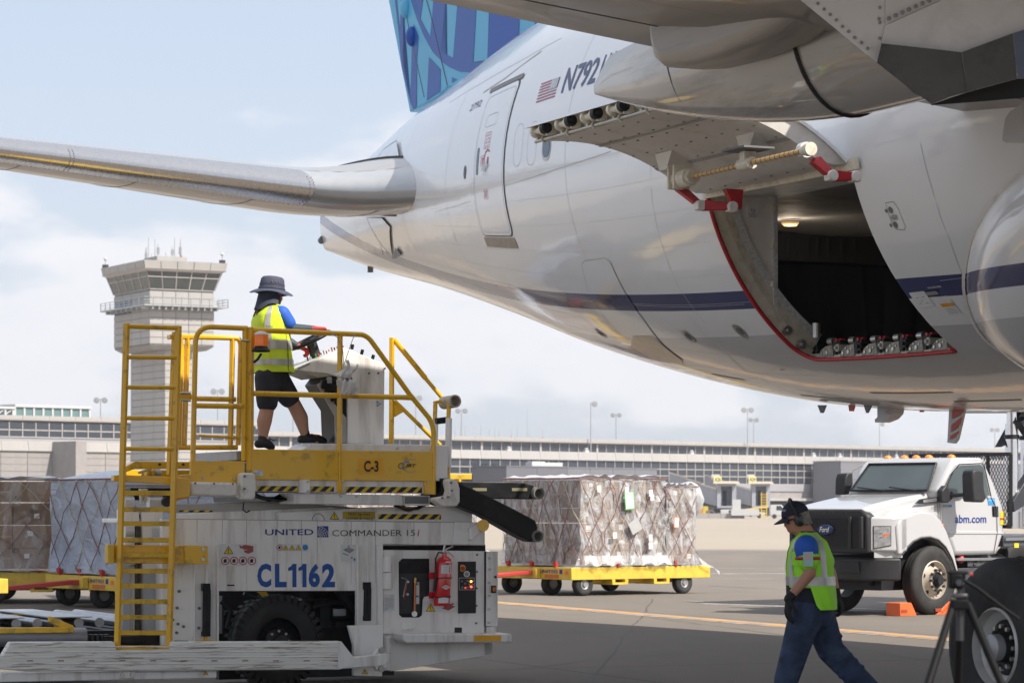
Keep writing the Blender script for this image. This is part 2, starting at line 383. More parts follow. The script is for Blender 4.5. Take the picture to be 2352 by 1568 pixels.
# glazed penthouse on the roof
px0, px1 = tl(75), tl(247); ph = MB().box(px0, px1, 6, 12, 18.85, 20.6); ph.build('penthouse', M('teal_glass', (.12, .2, .2), .15), left)
fr = MB(); fr.box(px0 - .1, px1 + .3, 5.6, 12.3, 20.6, 21.1)
for i in range(9): xx = lerp(px0, px1, i / 8); fr.box(xx - .2, xx + .2, 5.8, 6, 18.85, 20.6)
for i in range(6):
    xx = lerp(tl(-20), px0 - .4, i / 5); fr.box(xx - .18, xx + .18, 5.8, 6, 18.85, 20.2); fr.sqtube([(xx - 2, 6, 18.9), (xx, 6, 20.2)], .1)
fr.box(tl(-40), px0, 5.6, 6.4, 20.2, 20.6); fr.build('penthouse_frame', m_white_far, left)
# grey service blocks in front
def block(x0, x1, z1, d0, mat, label):
    r = empty('service_building', TF.w and TF.O, TF.a, label, 'building')
    X0, X1 = TF.p(x0, 1100, d0)[0], TF.p(x1, 1100, d0)[0]
    MB().box(X0, X1, d0 + .15, -1.5, 0, z1 - .3).build('core', mat, r)
    n = max(2, int((X1 - X0) / 6)); w = (X1 - X0) / n
    pm = MB().box(.04, w - .04, 0, .14, 0, z1 / 3 - .06).mesh('panel', mat)
    for i in range(n):
        for k in range(3):
            o = bpy.data.objects.new('panel', pm); COL.objects.link(o); o.parent = r; o.location = (X0 + i * w, d0, k * z1 / 3)
    MB().box(X0 - .1, X1 + .1, d0 - .1, -1.5, z1 - .25, z1).build('parapet', mat, r)
    return r
block(1163, 1303, 10.6, -12, M('dark_cladding', (.13, .13, .15), .6, dirt=(.08, .08, .09), streak=(1, 1, .2)), 'dark grey flat block in front of the concourse above the pallet load')
block(1303, 1509, 10.5, -11.5, m_gray_clad, 'lighter grey flat block in front of the concourse, left of the jet bridges')
block(1931, 2420, 12.9, -10, m_gray_clad, 'grey flat block behind the white truck cab')
rp = empty('roof_unit', TF.O, TF.a, 'small pale plant box on the flat roof of the grey block', 'roof unit'); X = TF.p(1222, 1070, -11)[0]; MB().box(X, X + 9, -11, -9, 10.5, 11.4).box(X + .3, X + 4, -10.8, -9.2, 11.4, 11.6).build('casing', m_white_far, rp)
# ---------------------------------------------------------------- control tower
tc_s = 13.72; O = ((344 - CX) / F * (F / tc_s), F / tc_s); TW = Frame(O, 29)
Lx = TW.p(492.3, 700, 0)[0]; Ly = TW.q(261.6, 700, 0)[0]
def tz(y): return (HY - y) / tc_s + HC
tw = empty('control_tower', TW.O, TW.a, 'square concrete airport control tower with flared glass cab, behind the ladder', 'tower')
zb, zt, zw0, zw1, zr0, zr1 = tz(791.5), tz(667), tz(663), tz(622), tz(622), tz(599)
MB().box(.12, Lx - .12, .12, Ly - .12, zb, zt + .4).build('core', M('tower_joint', (.2, .2, .2), .9), tw)
def panels(face, L0, z0, z1, nc, nr, skip=lambda i, k: False, base=(0, 0)):
    w = L0 / nc; h = (z1 - z0) / nr; pm = MB()
    if face == 'x': pm.box(.05, w - .05, 0, .13, .05, h - .05)
    else: pm.box(0, .13, .05, w - .05, .05, h - .05)
    me = pm.mesh('panel', m_conc_l)
    for i in range(nc):
        for k in range(nr):
            if skip(i, k): continue
            o = bpy.data.objects.new('panel', me); COL.objects.link(o); o.parent = tw
            o.location = (base[0] + (i * w if face == 'x' else 0), base[1] + (i * w if face == 'y' else 0), z0 + k * h)
panels('x', Lx, zb + .2, zt, 5, 8)
panels('y', Ly, zb + .2, zt, 4, 8, lambda i, k: i >= 2 and k in (5, 6))
for k in range(2):
    for j in range(3):
        y0 = Ly * .5 + j * Ly / 6; MB().box(0, .1, y0 + .1, y0 + Ly / 6 - .1, zb + .2 + (zt - zb - .2) * (5 + k) / 8 + .08, zb + .2 + (zt - zb - .2) * (6 + k) / 8 - .08).build('window', M('blue_glazing', (.05, .09, .16), .08), tw)
MB().add([(0, 0, zb), (Lx, 0, zb), (Lx, Ly, zb), (0, Ly, zb), (1, 1, zb - .7), (Lx - 1, 1, zb - .7), (Lx - 1, Ly - 1, zb - .7), (1, Ly - 1, zb - .7)], [(0, 4, 5, 1)[::-1], (1, 5, 6, 2)[::-1], (2, 6, 7, 3)[::-1], (3, 7, 4, 0)[::-1], (4, 5, 6, 7), (0, 1, 2, 3)]).build('underside', m_conc, tw)
def frustum(mb, e0, z0, e1, z1):
    vs = []
    for e, z in ((e0, z0), (e1, z1)): vs += [(-e, -e, z), (Lx + e, -e, z), (Lx + e, Ly + e, z), (-e, Ly + e, z)]
    return mb.add(vs, [(0, 3, 2, 1), (4, 5, 6, 7), (0, 1, 5, 4), (1, 2, 6, 5), (2, 3, 7, 6), (3, 0, 4, 7)])
eW = .95; eR = 1.75
frustum(MB(), .05, zt + .3, .05, zw0 + .01).build('sill', m_conc, tw)
frustum(MB(), -.3, zw0, eW - .4, zw1).build('cab_core', m_dark, tw)
def cabpt(e0, e1, z0, z1, face, u, k, off=0):
    e = lerp(e0, e1, k) + off; z = lerp(z0, z1, k)
    return (lerp(-e, Lx + e, u), -e, z) if face == 'x' else (-e, lerp(-e, Ly + e, u), z)
m_cabg = M('cab_glass', (.05, .055, .05), .05, var=.3, scale=.2)
for face, nc in (('x', 5), ('y', 5)):
    for i in range(nc):
        for (k0, k1) in ((.02, .66), (.70, .98)):
            u0, u1 = (i + .05) / nc, (i + .95) / nc
            q = [cabpt(.0, eW, zw0, zw1, face, u, k) for u, k in ((u0, k0), (u1, k0), (u1, k1), (u0, k1))]
            q2 = [cabpt(.0, eW, zw0, zw1, face, u, k, -.1) for u, k in ((u0, k0), (u1, k0), (u1, k1), (u0, k1))]
            f = [(0, 1, 2, 3), (7, 6, 5, 4), (0, 4, 5, 1), (1, 5, 6, 2), (2, 6, 7, 3), (3, 7, 4, 0)]
            if face == 'y': f = [x[::-1] for x in f]
            MB().add(q + q2, f).build('pane', m_cabg, tw)
    fr = MB()
    for i in range(nc + 1): fr.sqtube([cabpt(0, eW, zw0, zw1, face, i / nc, 0, .02), cabpt(0, eW, zw0, zw1, face, i / nc, 1, .02)], .09)
    for k in (.0, .68, 1): fr.sqtube([cabpt(0, eW, zw0, zw1, face, 0, k, .02), cabpt(0, eW, zw0, zw1, face, 1, k, .02)], .07)
    fr.build('window_frame', m_mull, tw)
frustum(MB(), eW + .05, zr0, eR - .1, zr0 + .35).build('soffit', M('cab_soffit', (.45, .41, .38), .7), tw)
frustum(MB(), eR - .6, zr0 + .3, eR - .3, zr1 - .1).build('roof', m_conc, tw)
for face, nc in (('x', 5), ('y', 5)):
    for i in range(nc):
        q = []
        for off in (0, -.25):
            for u, k in (((i + .02) / nc, 0), ((i + .98) / nc, 0), ((i + .98) / nc, 1), ((i + .02) / nc, 1)): q.append(cabpt(eR - .25, eR, zr0 + .36, zr1, face, u, k, off))
        f = [(0, 1, 2, 3), (7, 6, 5, 4), (0, 4, 5, 1), (1, 5, 6, 2), (2, 6, 7, 3), (3, 7, 4, 0)]
        if face == 'y': f = [x[::-1] for x in f]
        MB().add(q, f).build('fascia_panel', m_conc_l, tw)
MB().box(2.2, 7.6, 2.2, 8.2, zr1 - .2, zr1 + 1.1).build('plant_room', m_conc_l, tw)
# balcony
bal = 1.75; zbal = tz(703)
fl = MB(); vs = []
for e in (bal, 0):
    pass
fl.box(-bal, Lx + bal, -bal, -.02, zbal, zbal + .25).box(-bal, -.02, -.02, Ly + bal, zbal, zbal + .25).box(Lx + .02, Lx + bal, -.02, Ly + bal, zbal, zbal + .25)
for i in range(11):
    x = lerp(0, Lx, i / 10); fl.box(x - .15, x + .15, -bal + .3, -.1, zbal - .5, zbal)
for i in range(8):
    y = lerp(0, Ly, i / 7); fl.box(-bal + .3, -.1, y - .15, y + .15, zbal - .5, zbal)
fl.build('balcony', m_galv, tw)
rl = MB(); rp_ = [(-bal, Ly + bal), (-bal, -bal), (Lx + bal, -bal), (Lx + bal, Ly + bal)]
for hh in (.55, 1.0, 1.45):
    for a, b in zip(rp_, rp_[1:]): rl.sqtube([(a[0], a[1], zbal + hh), (b[0], b[1], zbal + hh)], .045)
for a, b in zip(rp_, rp_[1:]):
    nn = 9
    for i in range(nn + 1): x, y = lerp(a[0], b[0], i / nn), lerp(a[1], b[1], i / nn); rl.sqtube([(x, y, zbal), (x, y, zbal + 1.5)], .06)
rl.build('railing', m_galv, tw)
# shaft
sx0, sx1 = TW.p(379, 900, 1.8)[0], TW.p(442, 900, 1.8)[0]; SX = sx0
sy1 = TW.q(300, 900, SX)[0]
MB().box(SX + .1, sx1, 1.9, sy1, 0, zb - .6).build('shaft', M('tower_joint', (.2, .2, .2), .9), tw)
panels('x', sx1 - SX, 10, zb - .7, 2, 16, base=(SX, 1.8)); panels('y', sy1 - 1.8, 10, zb - .7, 3, 16, base=(SX, 1.8))
MB().box(SX, sx1, 1.8, sy1, 0, 9.9).build('shaft_base', m_conc_l, tw)
# antennas, each its own thing
ORD = ('first', 'second', 'third', 'fourth', 'fifth', 'sixth', 'seventh', 'eighth', 'ninth', 'tenth', 'eleventh', 'twelfth', 'thirteenth', 'fourteenth')
def antenna(loc, h, label, r=.05, kind=0, grp='aerials on the tower roof'):
    o = empty('antenna', loc, 0, label, 'antenna', grp); MB().cyl((0, 0, 0), (0, 0, h), r, r * .5, 6).build('rod', m_galv, o)
    if kind == 1: MB().box(-.25, .25, -.1, .1, h * .3, h * .75).build('panel', m_galv, o)
    if kind == 2: MB().box(-.18, .18, -.18, .18, 0, .35).build('lamp', M('red_lamp', (.5, .05, .04), .4), o)
    return o
for i, (px, top, k) in enumerate([(328, 572, 0), (333, 583, 1), (337, 571, 0), (341, 548, 0), (348, 586, 0), (356, 553, 0), (363, 563, 1), (381, 583, 0), (396, 570, 1), (401, 548, 0), (417, 562, 1), (421, 553, 0), (428, 580, 2), (432, 586, 2)]):
    r_ = TW.ray(px, 590); Y = 484; P = Vector((0, 0, HC)) + r_ * Y; l = TW.w(P); z0 = zr1 + 1.05
    l = (min(7.4, max(2.4, l[0])), min(8.0, max(2.4, l[1])))
    W_ = TW.O + TW.ex * l[0] + TW.ey * l[1]
    antenna((W_.x, W_.y, z0), (HY - top) / F * 487 + HC - z0, ('thin grey whip aerial' if k == 0 else 'aerial with a flat panel halfway up' if k == 1 else 'aerial with a red lamp') + ', %s from the left on the control tower roof' % ORD[i], .09, k)
for (lx, ly, s_) in ((-1.2, Ly + .9, 'left'), (Lx + 1.2, -.6, 'right')):
    W_ = TW.O + TW.ex * lx + TW.ey * ly
    o = empty('camera_unit', (W_.x, W_.y, zr1), 0, 'small white dome camera on the %s corner of the tower roof' % s_, 'camera'); MB().box(-.5, .5, -.4, .4, 0, .6).build('base', m_dark, o); MB().cyl((0, 0, .6), (0, 0, 1.5), .08, n=6).build('stalk', m_galv, o); MB().sphere((0, 0, 1.6), .32, 6).build('dome', m_white_far, o)
# ---------------------------------------------------------------- light masts
def mast(px, top, base_z, Y, label, both=True, w=.55):
    X = (px - CX) / F * Y; zt_ = (HY - top) / F * Y + HC
    o = empty('light_mast', (X, Y, base_z), 0, label, 'light mast', 'floodlight masts above the concourse'); h = zt_ - base_z
    MB().cyl((0, 0, 0), (0, 0, h), .16, .10, 8).build('pole', m_galv, o); MB().box(-1.0 if both else -.2, 1.0, -.06, .06, h - .1, h + .05).build('crossarm', m_galv, o)
    for sx in ((-1, 1) if both else (1,)):
        l = MB(); l.lathe([(.05, .5), (.35, .45), (.6, .2), (.66, 0)], (sx * .85, 0, h - .25), 'y', 12); l.lathe([(.66, 0), (.6, -.12), (.01, -.14)], (sx * .85, 0, h - .25), 'y', 12); l.build('lamp', m_galv, o, smooth=40)
mast(231, 916, 10, 600, 'floodlight mast above the penthouse roof at the far left')
mast(500, 896, 10, 590, 'floodlight mast seen through the loader gate right of the tower')
mast(673, 929, 10, 640, 'floodlight mast seen between the legs of the woman on the loader')
mast(955, 911, 10, 620, 'floodlight mast behind the sloping platform handrail')
mast(1060, 941, 10, 680, 'floodlight mast just right of the loader platform')
mast(1357, 925, 14.05, TF.O.y + TF.ey.y * 1.0 + TF.p(1357, 1030, 1)[0] * TF.ex.y, 'tallest floodlight mast, standing on the concourse ledge above the pallet load', False)
mast(1415, 951, 10, 760, 'floodlight mast just right of the tallest mast')
mast(1717, 939, 14.05, TF.O.y + TF.ey.y * 1.0 + TF.p(1717, 1030, 1)[0] * TF.ex.y, 'taller of the two masts left of the belly drain masts')
mast(1731, 962, 10, 790, 'shorter of the two close masts below the fuselage')
mast(2020, 972, 10, 820, 'floodlight mast left of the striped belly mast', False)
mast(2285, 985, 10, 850, 'floodlight mast above the rear of the truck roof')
mast(2340, 965, 10, 800, 'floodlight mast at the right edge behind the lift')
# aerials on the concourse roof
for i, (px, h) in enumerate([(1045, 3), (1057, 5.5), (1068, 3.6), (1104, 4), (1124, 2.6), (1136, 3.2), (1146, 2.5), (1174, 2.5), (1188, 4.4), (1211, 11), (1216, 2.2), (1246, 2.6)]):
    l = TF.p(px, 998, 6)[0]; P = TF.O + TF.ex * l + TF.ey * 6
    antenna((P.x, P.y, 16.9), h * .55 + .5, 'tallest thin aerial on the concourse roof' if i == 9 else 'thin aerial, %s from the left on the concourse roof' % ORD[i], .06, 2 if i in (7, 11) else 0, 'aerials on the concourse roof')
for i, px in enumerate((1170, 1348, 1590, 1870, 1930, 2060)):
    l = TF.p(px, 1030, 1)[0]; P = TF.O + TF.ex * l + TF.ey * 1.2
    o = empty('roof_unit', (P.x, P.y, 14.07), TF.a, 'small white plant unit, %s from the left on the concourse ledge' % ORD[i], 'roof unit', 'plant units on the concourse ledge'); MB().box(-.6, .6, -.3, .4, 0, .4).lathe([(.4, .4), (.45, .8), (.1, .95)], (0, 0, 0), 'z', 10).build('casing', m_white_far, o)
# ---------------------------------------------------------------- jet bridges
m_jb = M('jet_bridge_grey', (.33, .34, .38), .55, var=.1, scale=.5); m_jbr = M('jet_bridge_roof', (.66, .58, .48), .6)
JB = Frame((0, 560), 0)
def jetbridge(ox, s, sign, label, Y):
    # cab seen end on, the tunnel leading back to the left
    k = Y / F
    def X(px): return (px - CX) * k
    def Z(y): return (HY - y) * k + HC
    r = empty('jet_bridge', (X(ox), Y, 0), 0, label, 'jet bridge')
    x0 = X(ox); lx = lambda px: X(px) - x0
    d = 4 * s
    c = MB(); cw0, cw1 = lx(ox - 21 * s), lx(ox + 23 * s); zb_, zt_ = Z(1161), Z(1116)
    c.box(cw0, cw0 + .8, 0, d, zb_, zt_).box(cw1 - .8, cw1, 0, d, zb_, zt_).box(cw0, cw1, 0, d, zt_, zt_ + .5).box(cw0, cw1, -.8, d, zb_ - .4, zb_).box(cw0 + .8, cw1 - .8, d - .3, d, zb_, zt_); c.build('cab', m_jb, r)
    MB().box(lx(ox - 4 * s), lx(ox + 4 * s), d - .45, d - .31, zb_, zt_ - .9).build('door', m_dark, r)
    ca = MB()
    for i in range(5): ca.box(cw0 - .2 - i * .15, cw1 + .2 + i * .1, -.1 - i * .22, .05 - i * .22, zt_ + .5, zt_ + 1.0 - i * .05)
    ca.build('canopy', m_jbr, r)
    t = MB(); xs, ys = lx(ox - 22 * s), 3.0
    xe, ye = lx(ox - 108 * s), 34.0
    z0a, z0b, z1a, z1b = Z(1161), 5.2, Z(1114), Z(1096) * 1.08
    segs = 3; mats = []
    for i in range(segs):
        a, b = i / segs, (i + 1) / segs; g = .25 * i
        def P(k, dz, dy): return (lerp(xs, xe, k), lerp(ys, ye, k) + dy, lerp(z0a, z0b, k) + dz)
        h = 3.2 + g
        v = [P(a, -g, -1.6 - g), P(b, -g, -1.6 - g), P(b, h, -1.6 - g), P(a, h, -1.6 - g), P(a, -g, 1.6), P(b, -g, 1.6), P(b, h, 1.6), P(a, h, 1.6)]
        MB().add(v, [(0, 3, 2, 1), (4, 5, 6, 7), (0, 1, 5, 4), (1, 2, 6, 5), (2, 3, 7, 6), (3, 0, 4, 7)]).build('tunnel', m_jb, r)
        v2 = [P(a, h + .01, -1.8 - g), P(b, h + .01, -1.8 - g), P(b, h + .35, -1.8 - g), P(a, h + .35, -1.8 - g), P(a, h + .01, 1.8), P(b, h + .01, 1.8), P(b, h + .35, 1.8), P(a, h + .35, 1.8)]
        MB().add(v2, [(0, 3, 2, 1), (4, 5, 6, 7), (0, 1, 5, 4), (1, 2, 6, 5), (2, 3, 7, 6), (3, 0, 4, 7)]).build('tunnel_roof', m_jbr, r)
    lg = MB(); lg.box(lx(ox - 26 * s), lx(ox - 20 * s), 1, 2, 0, zb_).box(lx(ox + 14 * s), lx(ox + 19 * s), 1, 2, 0, zb_).box(lx(ox - 28 * s), lx(ox + 22 * s), .8, 2.2, .9, 1.6); lg.build('undercarriage', m_dark, r)
    hd = empty('x', (0, 0, 0)); bpy.data.objects.remove(hd)
    sg = MB().box(lx(ox - 29 * s), lx(ox - 11 * s), -.5, .5, Z(1107), Z(1094)); so_ = sg.build('gate_sign', M('sign_yellow', (.78, .72, .30), .5), r)
    text('sign_text', sign, lx(ox - 27 * s), lx(ox - 13 * s), Z(1105), Z(1096), -.52, m_dark, so_, bold=.02)
    MB().box(lx(ox - 33 * s), lx(ox - 14 * s), .6, 2, Z(1100), Z(1089)).build('roof_unit', m_white_far, r)
    return r
jetbridge(1668, 1.0, 'A26', 'jet bridge with yellow A26 sign ending in an open cab', 560)
jetbridge(1747, .95, 'A24', 'jet bridge with yellow A24 sign, the right one', 600)
# far low barrier, service vehicles
def far_at(px, py): x, y = ground_at(px, py); return x, y
x0, y0 = far_at(1600, 1190); x1, _ = far_at(1714, 1190)
br = empty('barrier', (x0, 481, 0), 0, 'long low concrete barrier in front of the jet bridges', 'barrier')
pmb = MB().prism([(-.3, 0), (-.15, .85), (.15, .85), (.3, 0)], .02, 2.0, 'x').mesh('segment', m_conc)
n = int(((1714 - 1600) * 481 / F) / 2.02)
for i in range(n):
    o = bpy.data.objects.new('segment', pmb); COL.objects.link(o); o.parent = br; o.location = (i * 2.02, 0, 0)
def far_van(px, Y, label, L=4.2, h=2.1, name='parked_van', col=m_white_far, cat='van', rot=0):
    X = (px - CX) / F * Y; r = empty(name, (X, Y, 0), rot, label, cat)
    MB().prism([(0, .5), (0, h), (L * .55, h), (L * .78, h * .55), (L, h * .5), (L, .5)], -.9, .9).build('body', col, r, bev=.06)
    MB().prism([(L * .3, h * .6), (L * .3, h * .92), (L * .52, h * .92), (L * .68, h * .6)], -.92, -.905).build('window', m_glass_far, r)
    for wx in (L * .2, L * .8): MB().cyl((wx, -.95, .38), (wx, -.7, .38), .38, n=14).build('wheel', m_dark, r)
far_van(1768, 470, 'white van parked beyond the walking man, under the A24 bridge', 3.4, 2.3)
far_van(1655, 500, 'low white pickup parked under the A26 jet bridge', 4.6, 1.5, 'parked_pickup', cat='pickup')
def belt(px, Y, label):
    X = (px - CX) / F * Y; r = empty('belt_loader', (X, Y, 0), 0, label, 'belt loader'); MB().box(0, 5, -.8, .8, .5, 1.1).build('chassis', m_white_far, r); MB().add([(0, -.5, 1.2), (5.5, -.5, 1.9), (5.5, .5, 1.9), (0, .5, 1.2), (0, -.5, 1.4), (5.5, -.5, 2.1), (5.5, .5, 2.1), (0, .5, 1.4)], [(0, 3, 2, 1), (4, 5, 6, 7), (0, 1, 5, 4), (1, 2, 6, 5), (2, 3, 7, 6), (3, 0, 4, 7)]).build('conveyor', m_yel_far, r)
    for wx in (1, 4): MB().cyl((wx, -.85, .4), (wx, -.6, .4), .4, n=12).build('wheel', m_dark, r)
belt(1690, 490, 'belt loader with yellow conveyor standing below the A24 bridge')
st = empty('service_stairs', ((1748 - CX) / F * 480, 480, 0), 0, 'yellow stand with steps beside the white van far away', 'stairs')
s_ = MB(); s_.box(0, .12, 0, .12, 0, 4.4).box(.9, 1.02, 0, .12, 0, 4.4)
for i in range(9): s_.box(.1, .92, .02, .1, .4 + i * .45, .5 + i * .45)
s_.build('frame', m_yel_far, st); MB().box(-5, -.3, 0, 2, .5, 1.6).box(-4.8, -3.4, .2, 1.8, 1.6, 3.2).build('tank', m_white_far, st)
far_van(1622, 505, 'small dark baggage tug below the jet bridge tunnel', 2.2, 1.3, 'baggage_tug', M('tug_brown', (.2, .13, .06), .6), 'tug')
for i, (px, Y, c, l) in enumerate([(1603, 520, (.5, .25, .06), 'orange cargo cart left of the jet bridges'), (1615, 515, (.55, .4, .06), 'yellow cargo cart left of the jet bridges')]):
    r = empty('cargo_cart', ((px - CX) / F * Y, Y, 0), 0, l, 'cart'); MB().box(0, .9, 0, 1.4, .4, 2.1).build('body', M('cart%d' % i, c, .6), r); MB().cyl((.2, -.05, .2), (.2, .1, .2), .2, n=10).cyl((.7, -.05, .2), (.7, .1, .2), .2, n=10).build('wheels', m_dark, r)
far_van(2345, 160, 'blue grey car parked beyond the lift at the right edge', 4.2, 1.5, 'parked_car', M('car_blue', (.16, .22, .27), .3), 'car')

# ---------------------------------------------------------------- thin summer haze over the apron
hm = bpy.data.materials.new('haze'); hm.use_nodes = True; ht = hm.node_tree; ht.nodes.clear(); ho_ = ht.nodes.new('ShaderNodeOutputMaterial'); hv = ht.nodes.new('ShaderNodeVolumePrincipled'); hv.inputs['Density'].default_value = .00017; hv.inputs['Color'].default_value = (.86, .90, .96, 1); hv.inputs['Anisotropy'].default_value = .3
ht.links.new(hv.outputs[0], ho_.inputs['Volume'])
tag(MB().box(-6050, 6050, -350, 12050, -1, 56).build('haze', hm), kind='stuff')
# ================================================================ the airliner
PC = (5.19, 31.25); PF = Frame(PC, 24.3)
plane = empty('airliner', (PC[0], PC[1], 0), PF.a, 'white twin-engine airliner seen from under its wing, rear cargo door open, blue patterned fin', 'airliner')
ZT = [(-40, 8.85), (5, 8.85), (9.45, 8.62), (12.5, 8.25), (15, 7.98), (17, 7.68), (19, 7.36), (20.5, 7.1)]
ZB = [(-40, 2.65), (-2, 2.65), (1.7, 2.76), (4.46, 3.06), (7.7, 3.62), (10.7, 4.27), (14.2, 4.97), (18, 5.63), (20.5, 6.15)]
WD = [(-40, 3.1), (0, 3.1), (3, 3.03), (6, 2.78), (9, 2.38), (12.4, 1.78), (15, 1.25), (18, .60), (20.5, .13)]
ZC = [(-40, 5.75), (2, 5.75), (9, 6.02), (14, 6.35), (20.5, 6.65)]
def sec(t): return sinterp(ZT, t), sinterp(ZB, t), sinterp(WD, t), sinterp(ZC, t)
def FS(t, ph, off=0.0):
    zt, zb, w, zc = sec(t); c, s_ = math.cos(math.radians(ph)), math.sin(math.radians(ph)); h = (zt - zc) if s_ > 0 else (zc - zb)
    n = Vector((c / w, s_ / h)); n.normalize()
    return Vector((-(w * c + n.x * off), t, zc + h * s_ + n.y * off))
def inside(P):
    lx, t, z = PF.w(P)
    if t < -38 or t > 20.5: return False
    zt, zb, w, zc = sec(t); h = (zt - zc) if z > zc else (zc - zb)
    return (lx / w) ** 2 + ((z - zc) / h) ** 2 < 1
def hit(x, y):
    r = PF.ray(x, y); k = 14.0; st = .05
    while k < 56:
        if inside(Vector((0, 0, HC)) + r * k): break
        k += st
    else: return None
    a, b = k - st, k
    for _ in range(14):
        m_ = (a + b) / 2
        if inside(Vector((0, 0, HC)) + r * m_): b = m_
        else: a = m_
    lx, t, z = PF.w(Vector((0, 0, HC)) + r * b); zt, zb, w, zc = sec(t); h = (zt - zc) if z > zc else (zc - zb)
    return (t, math.degrees(math.atan2((z - zc) / h, -lx / w)))
# ---- fuselage paint: white above, blue cheat line, grey belly
def fuselage_paint():
    m = bpy.data.materials.new('fuselage_paint'); m.use_nodes = True; t = m.node_tree; L = t.links.new; N = t.nodes.new
    b = t.nodes['Principled BSDF']; tc = N('ShaderNodeTexCoord'); sp = N('ShaderNodeSeparateXYZ'); L(tc.outputs['Object'], sp.inputs[0])
    def mth(op, a, c=None):
        x = N('ShaderNodeMath'); x.operation = op
        for i, v in enumerate((a, c)):
            if v is None: continue
            if isinstance(v, (int, float)): x.inputs[i].default_value = v
            else: L(v, x.inputs[i])
        return x.outputs[0]
    ty, z = sp.outputs[1], sp.outputs[2]
    tp = mth('MAXIMUM', ty, 0)
    zs = mth('ADD', mth('ADD', mth('MULTIPLY', mth('MAXIMUM', ty, -12), .030), 3.87), mth('MULTIPLY', mth('MULTIPLY', tp, tp), .0053))
    d = mth('SUBTRACT', z, zs)
    instripe = mth('MULTIPLY', mth('GREATER_THAN', d, -.095), mth('LESS_THAN', d, .095))
    belly = mth('LESS_THAN', d, mth('ADD', -.36, mth('MULTIPLY', tp, -.012)))
    n = N('ShaderNodeTexNoise'); n.inputs['Scale'].default_value = 2.2; n.inputs['Detail'].default_value = 7; n.inputs['Roughness'].default_value = .7
    mp = N('ShaderNodeMapping'); mp.inputs['Scale'].default_value = (1, .3, 1); L(tc.outputs['Object'], mp.inputs[0]); L(mp.outputs[0], n.inputs['Vector'])
    def mix(f, a, c):
        x = N('ShaderNodeMixRGB'); L(f, x.inputs[0]) if not isinstance(f, float) else setattr(x.inputs[0], 'default_value', f)
        for i, v in ((1, a), (2, c)):
            if isinstance(v, tuple): x.inputs[i].default_value = (*v, 1)
            else: L(v, x.inputs[i])
        return x.outputs[0]
    wht = mix(n.outputs[0], (.76, .76, .76), (.83, .83, .83)); gry = mix(n.outputs[0], (.46, .46, .47), (.56, .56, .56))
    col = mix(belly, wht, gry); col = mix(instripe, col, (.003, .014, .11))
    L(col, b.inputs['Base Color']); b.inputs['Roughness'].default_value = .35; b.inputs['Specular IOR Level'].default_value = .15; b.inputs['Coat Weight'].default_value = 1.0; b.inputs['Coat Roughness'].default_value = .085; b.inputs['Coat IOR'].default_value = 1.5
    # skin panels are never flat: gentle waves and stringer lines bend the reflections
    nb = N('ShaderNodeTexNoise'); nb.inputs['Scale'].default_value = 1.6; nb.inputs['Detail'].default_value = 2
    mp2 = N('ShaderNodeMapping'); mp2.inputs['Scale'].default_value = (1, .8, 1.6); L(tc.outputs['Object'], mp2.inputs[0]); L(mp2.outputs[0], nb.inputs['Vector'])
    fr_ = mth('ABSOLUTE', mth('SUBTRACT', mth('FRACT', mth('DIVIDE', ty, .53)), .5))
    bp = N('ShaderNodeBump'); bp.inputs['Distance'].default_value = .006; bp.inputs['Strength'].default_value = 1
    L(mth('ADD', nb.outputs[0], mth('MULTIPLY', mth('LESS_THAN', fr_, .03), -.02)), bp.inputs['Height']); L(bp.outputs[0], b.inputs['Normal']); L(bp.outputs[0], b.inputs['Coat Normal'])
    return m
m_fus = fuselage_paint()
m_wht = M('aircraft_white', (.78, .78, .79), .25, var=.04, scale=2, coat=.6)
m_wing = M('wing_grey', (.27, .235, .205), .38, var=.08, scale=1.2, dirt=(.22, .2, .19), dscale=1.5, damt=.5, streak=(1, .25, 1), coat=.25)
m_fair = M('fairing_grey', (.44, .425, .41), .25, var=.06, scale=1.5, dirt=(.07, .065, .06), dscale=1.3, damt=.95, streak=(1.5, .22, 2.2), coat=.8, bump=.004, bscale=1.5)
m_polish = M('polished_metal', (.62, .60, .59), .26, 1.0, var=.06, scale=4, streak=(4, .2, 4), rvar=.06)
m_grey_gloss = M('gloss_grey', (.40, .41, .42), .22, .3, var=.05, coat=.8)
m_seam = M('seam_dark', (.16, .16, .165), .6); m_seam_l = M('seam_light', (.45, .45, .46), .5)
m_cream = M('primer_cream', (.74, .68, .55), .55, var=.10, scale=8, dirt=(.25, .2, .14), dscale=9, damt=.5)
m_dwhite = M('door_inner_white', (.78, .74, .68), .5, var=.06, scale=4, dirt=(.3, .27, .23), dscale=4, damt=.4)
m_navy = M('navy_decal', (.012, .028, .13), .3); m_reds = M('red_decal', (.45, .03, .05), .35); m_dred = M('flag_red', (.33, .045, .09), .3)
m_steel = M('brushed_steel', (.50, .49, .47), .35, .9, var=.15, scale=14); m_black = M('black_rubber', (.012, .012, .013), .6); m_seal = M('red_seal', (.42, .012, .018), .45, var=.2, scale=12)
m_tape = M('striped_tape', (.62, .42, .18), .5)
TH, TL_ = 0.85, -2.17                                   # cargo opening: aft and forward frames
PHT, PHB = -14.0, -55.6
phs = [PHB - 35.5 + (35.5 / 10) * i for i in range(10)] + [lerp(PHB, PHT, i / 14) for i in range(14)] + [lerp(PHT, 90, i / 26) for i in range(26)] + [90 + 180 * i / 30 for i in range(30)]
ts = [-34, -28, -22, -17, -13] + [lerp(-10, TL_, i / 12) for i in range(12)] + [lerp(TL_, TH, i / 10) for i in range(10)] + [lerp(TH, 20.5, i / 68) for i in range(69)]
mb = MB(); n = len(phs)
for t in ts:
    for p in phs: mb.v.append(tuple(FS(t, p)))
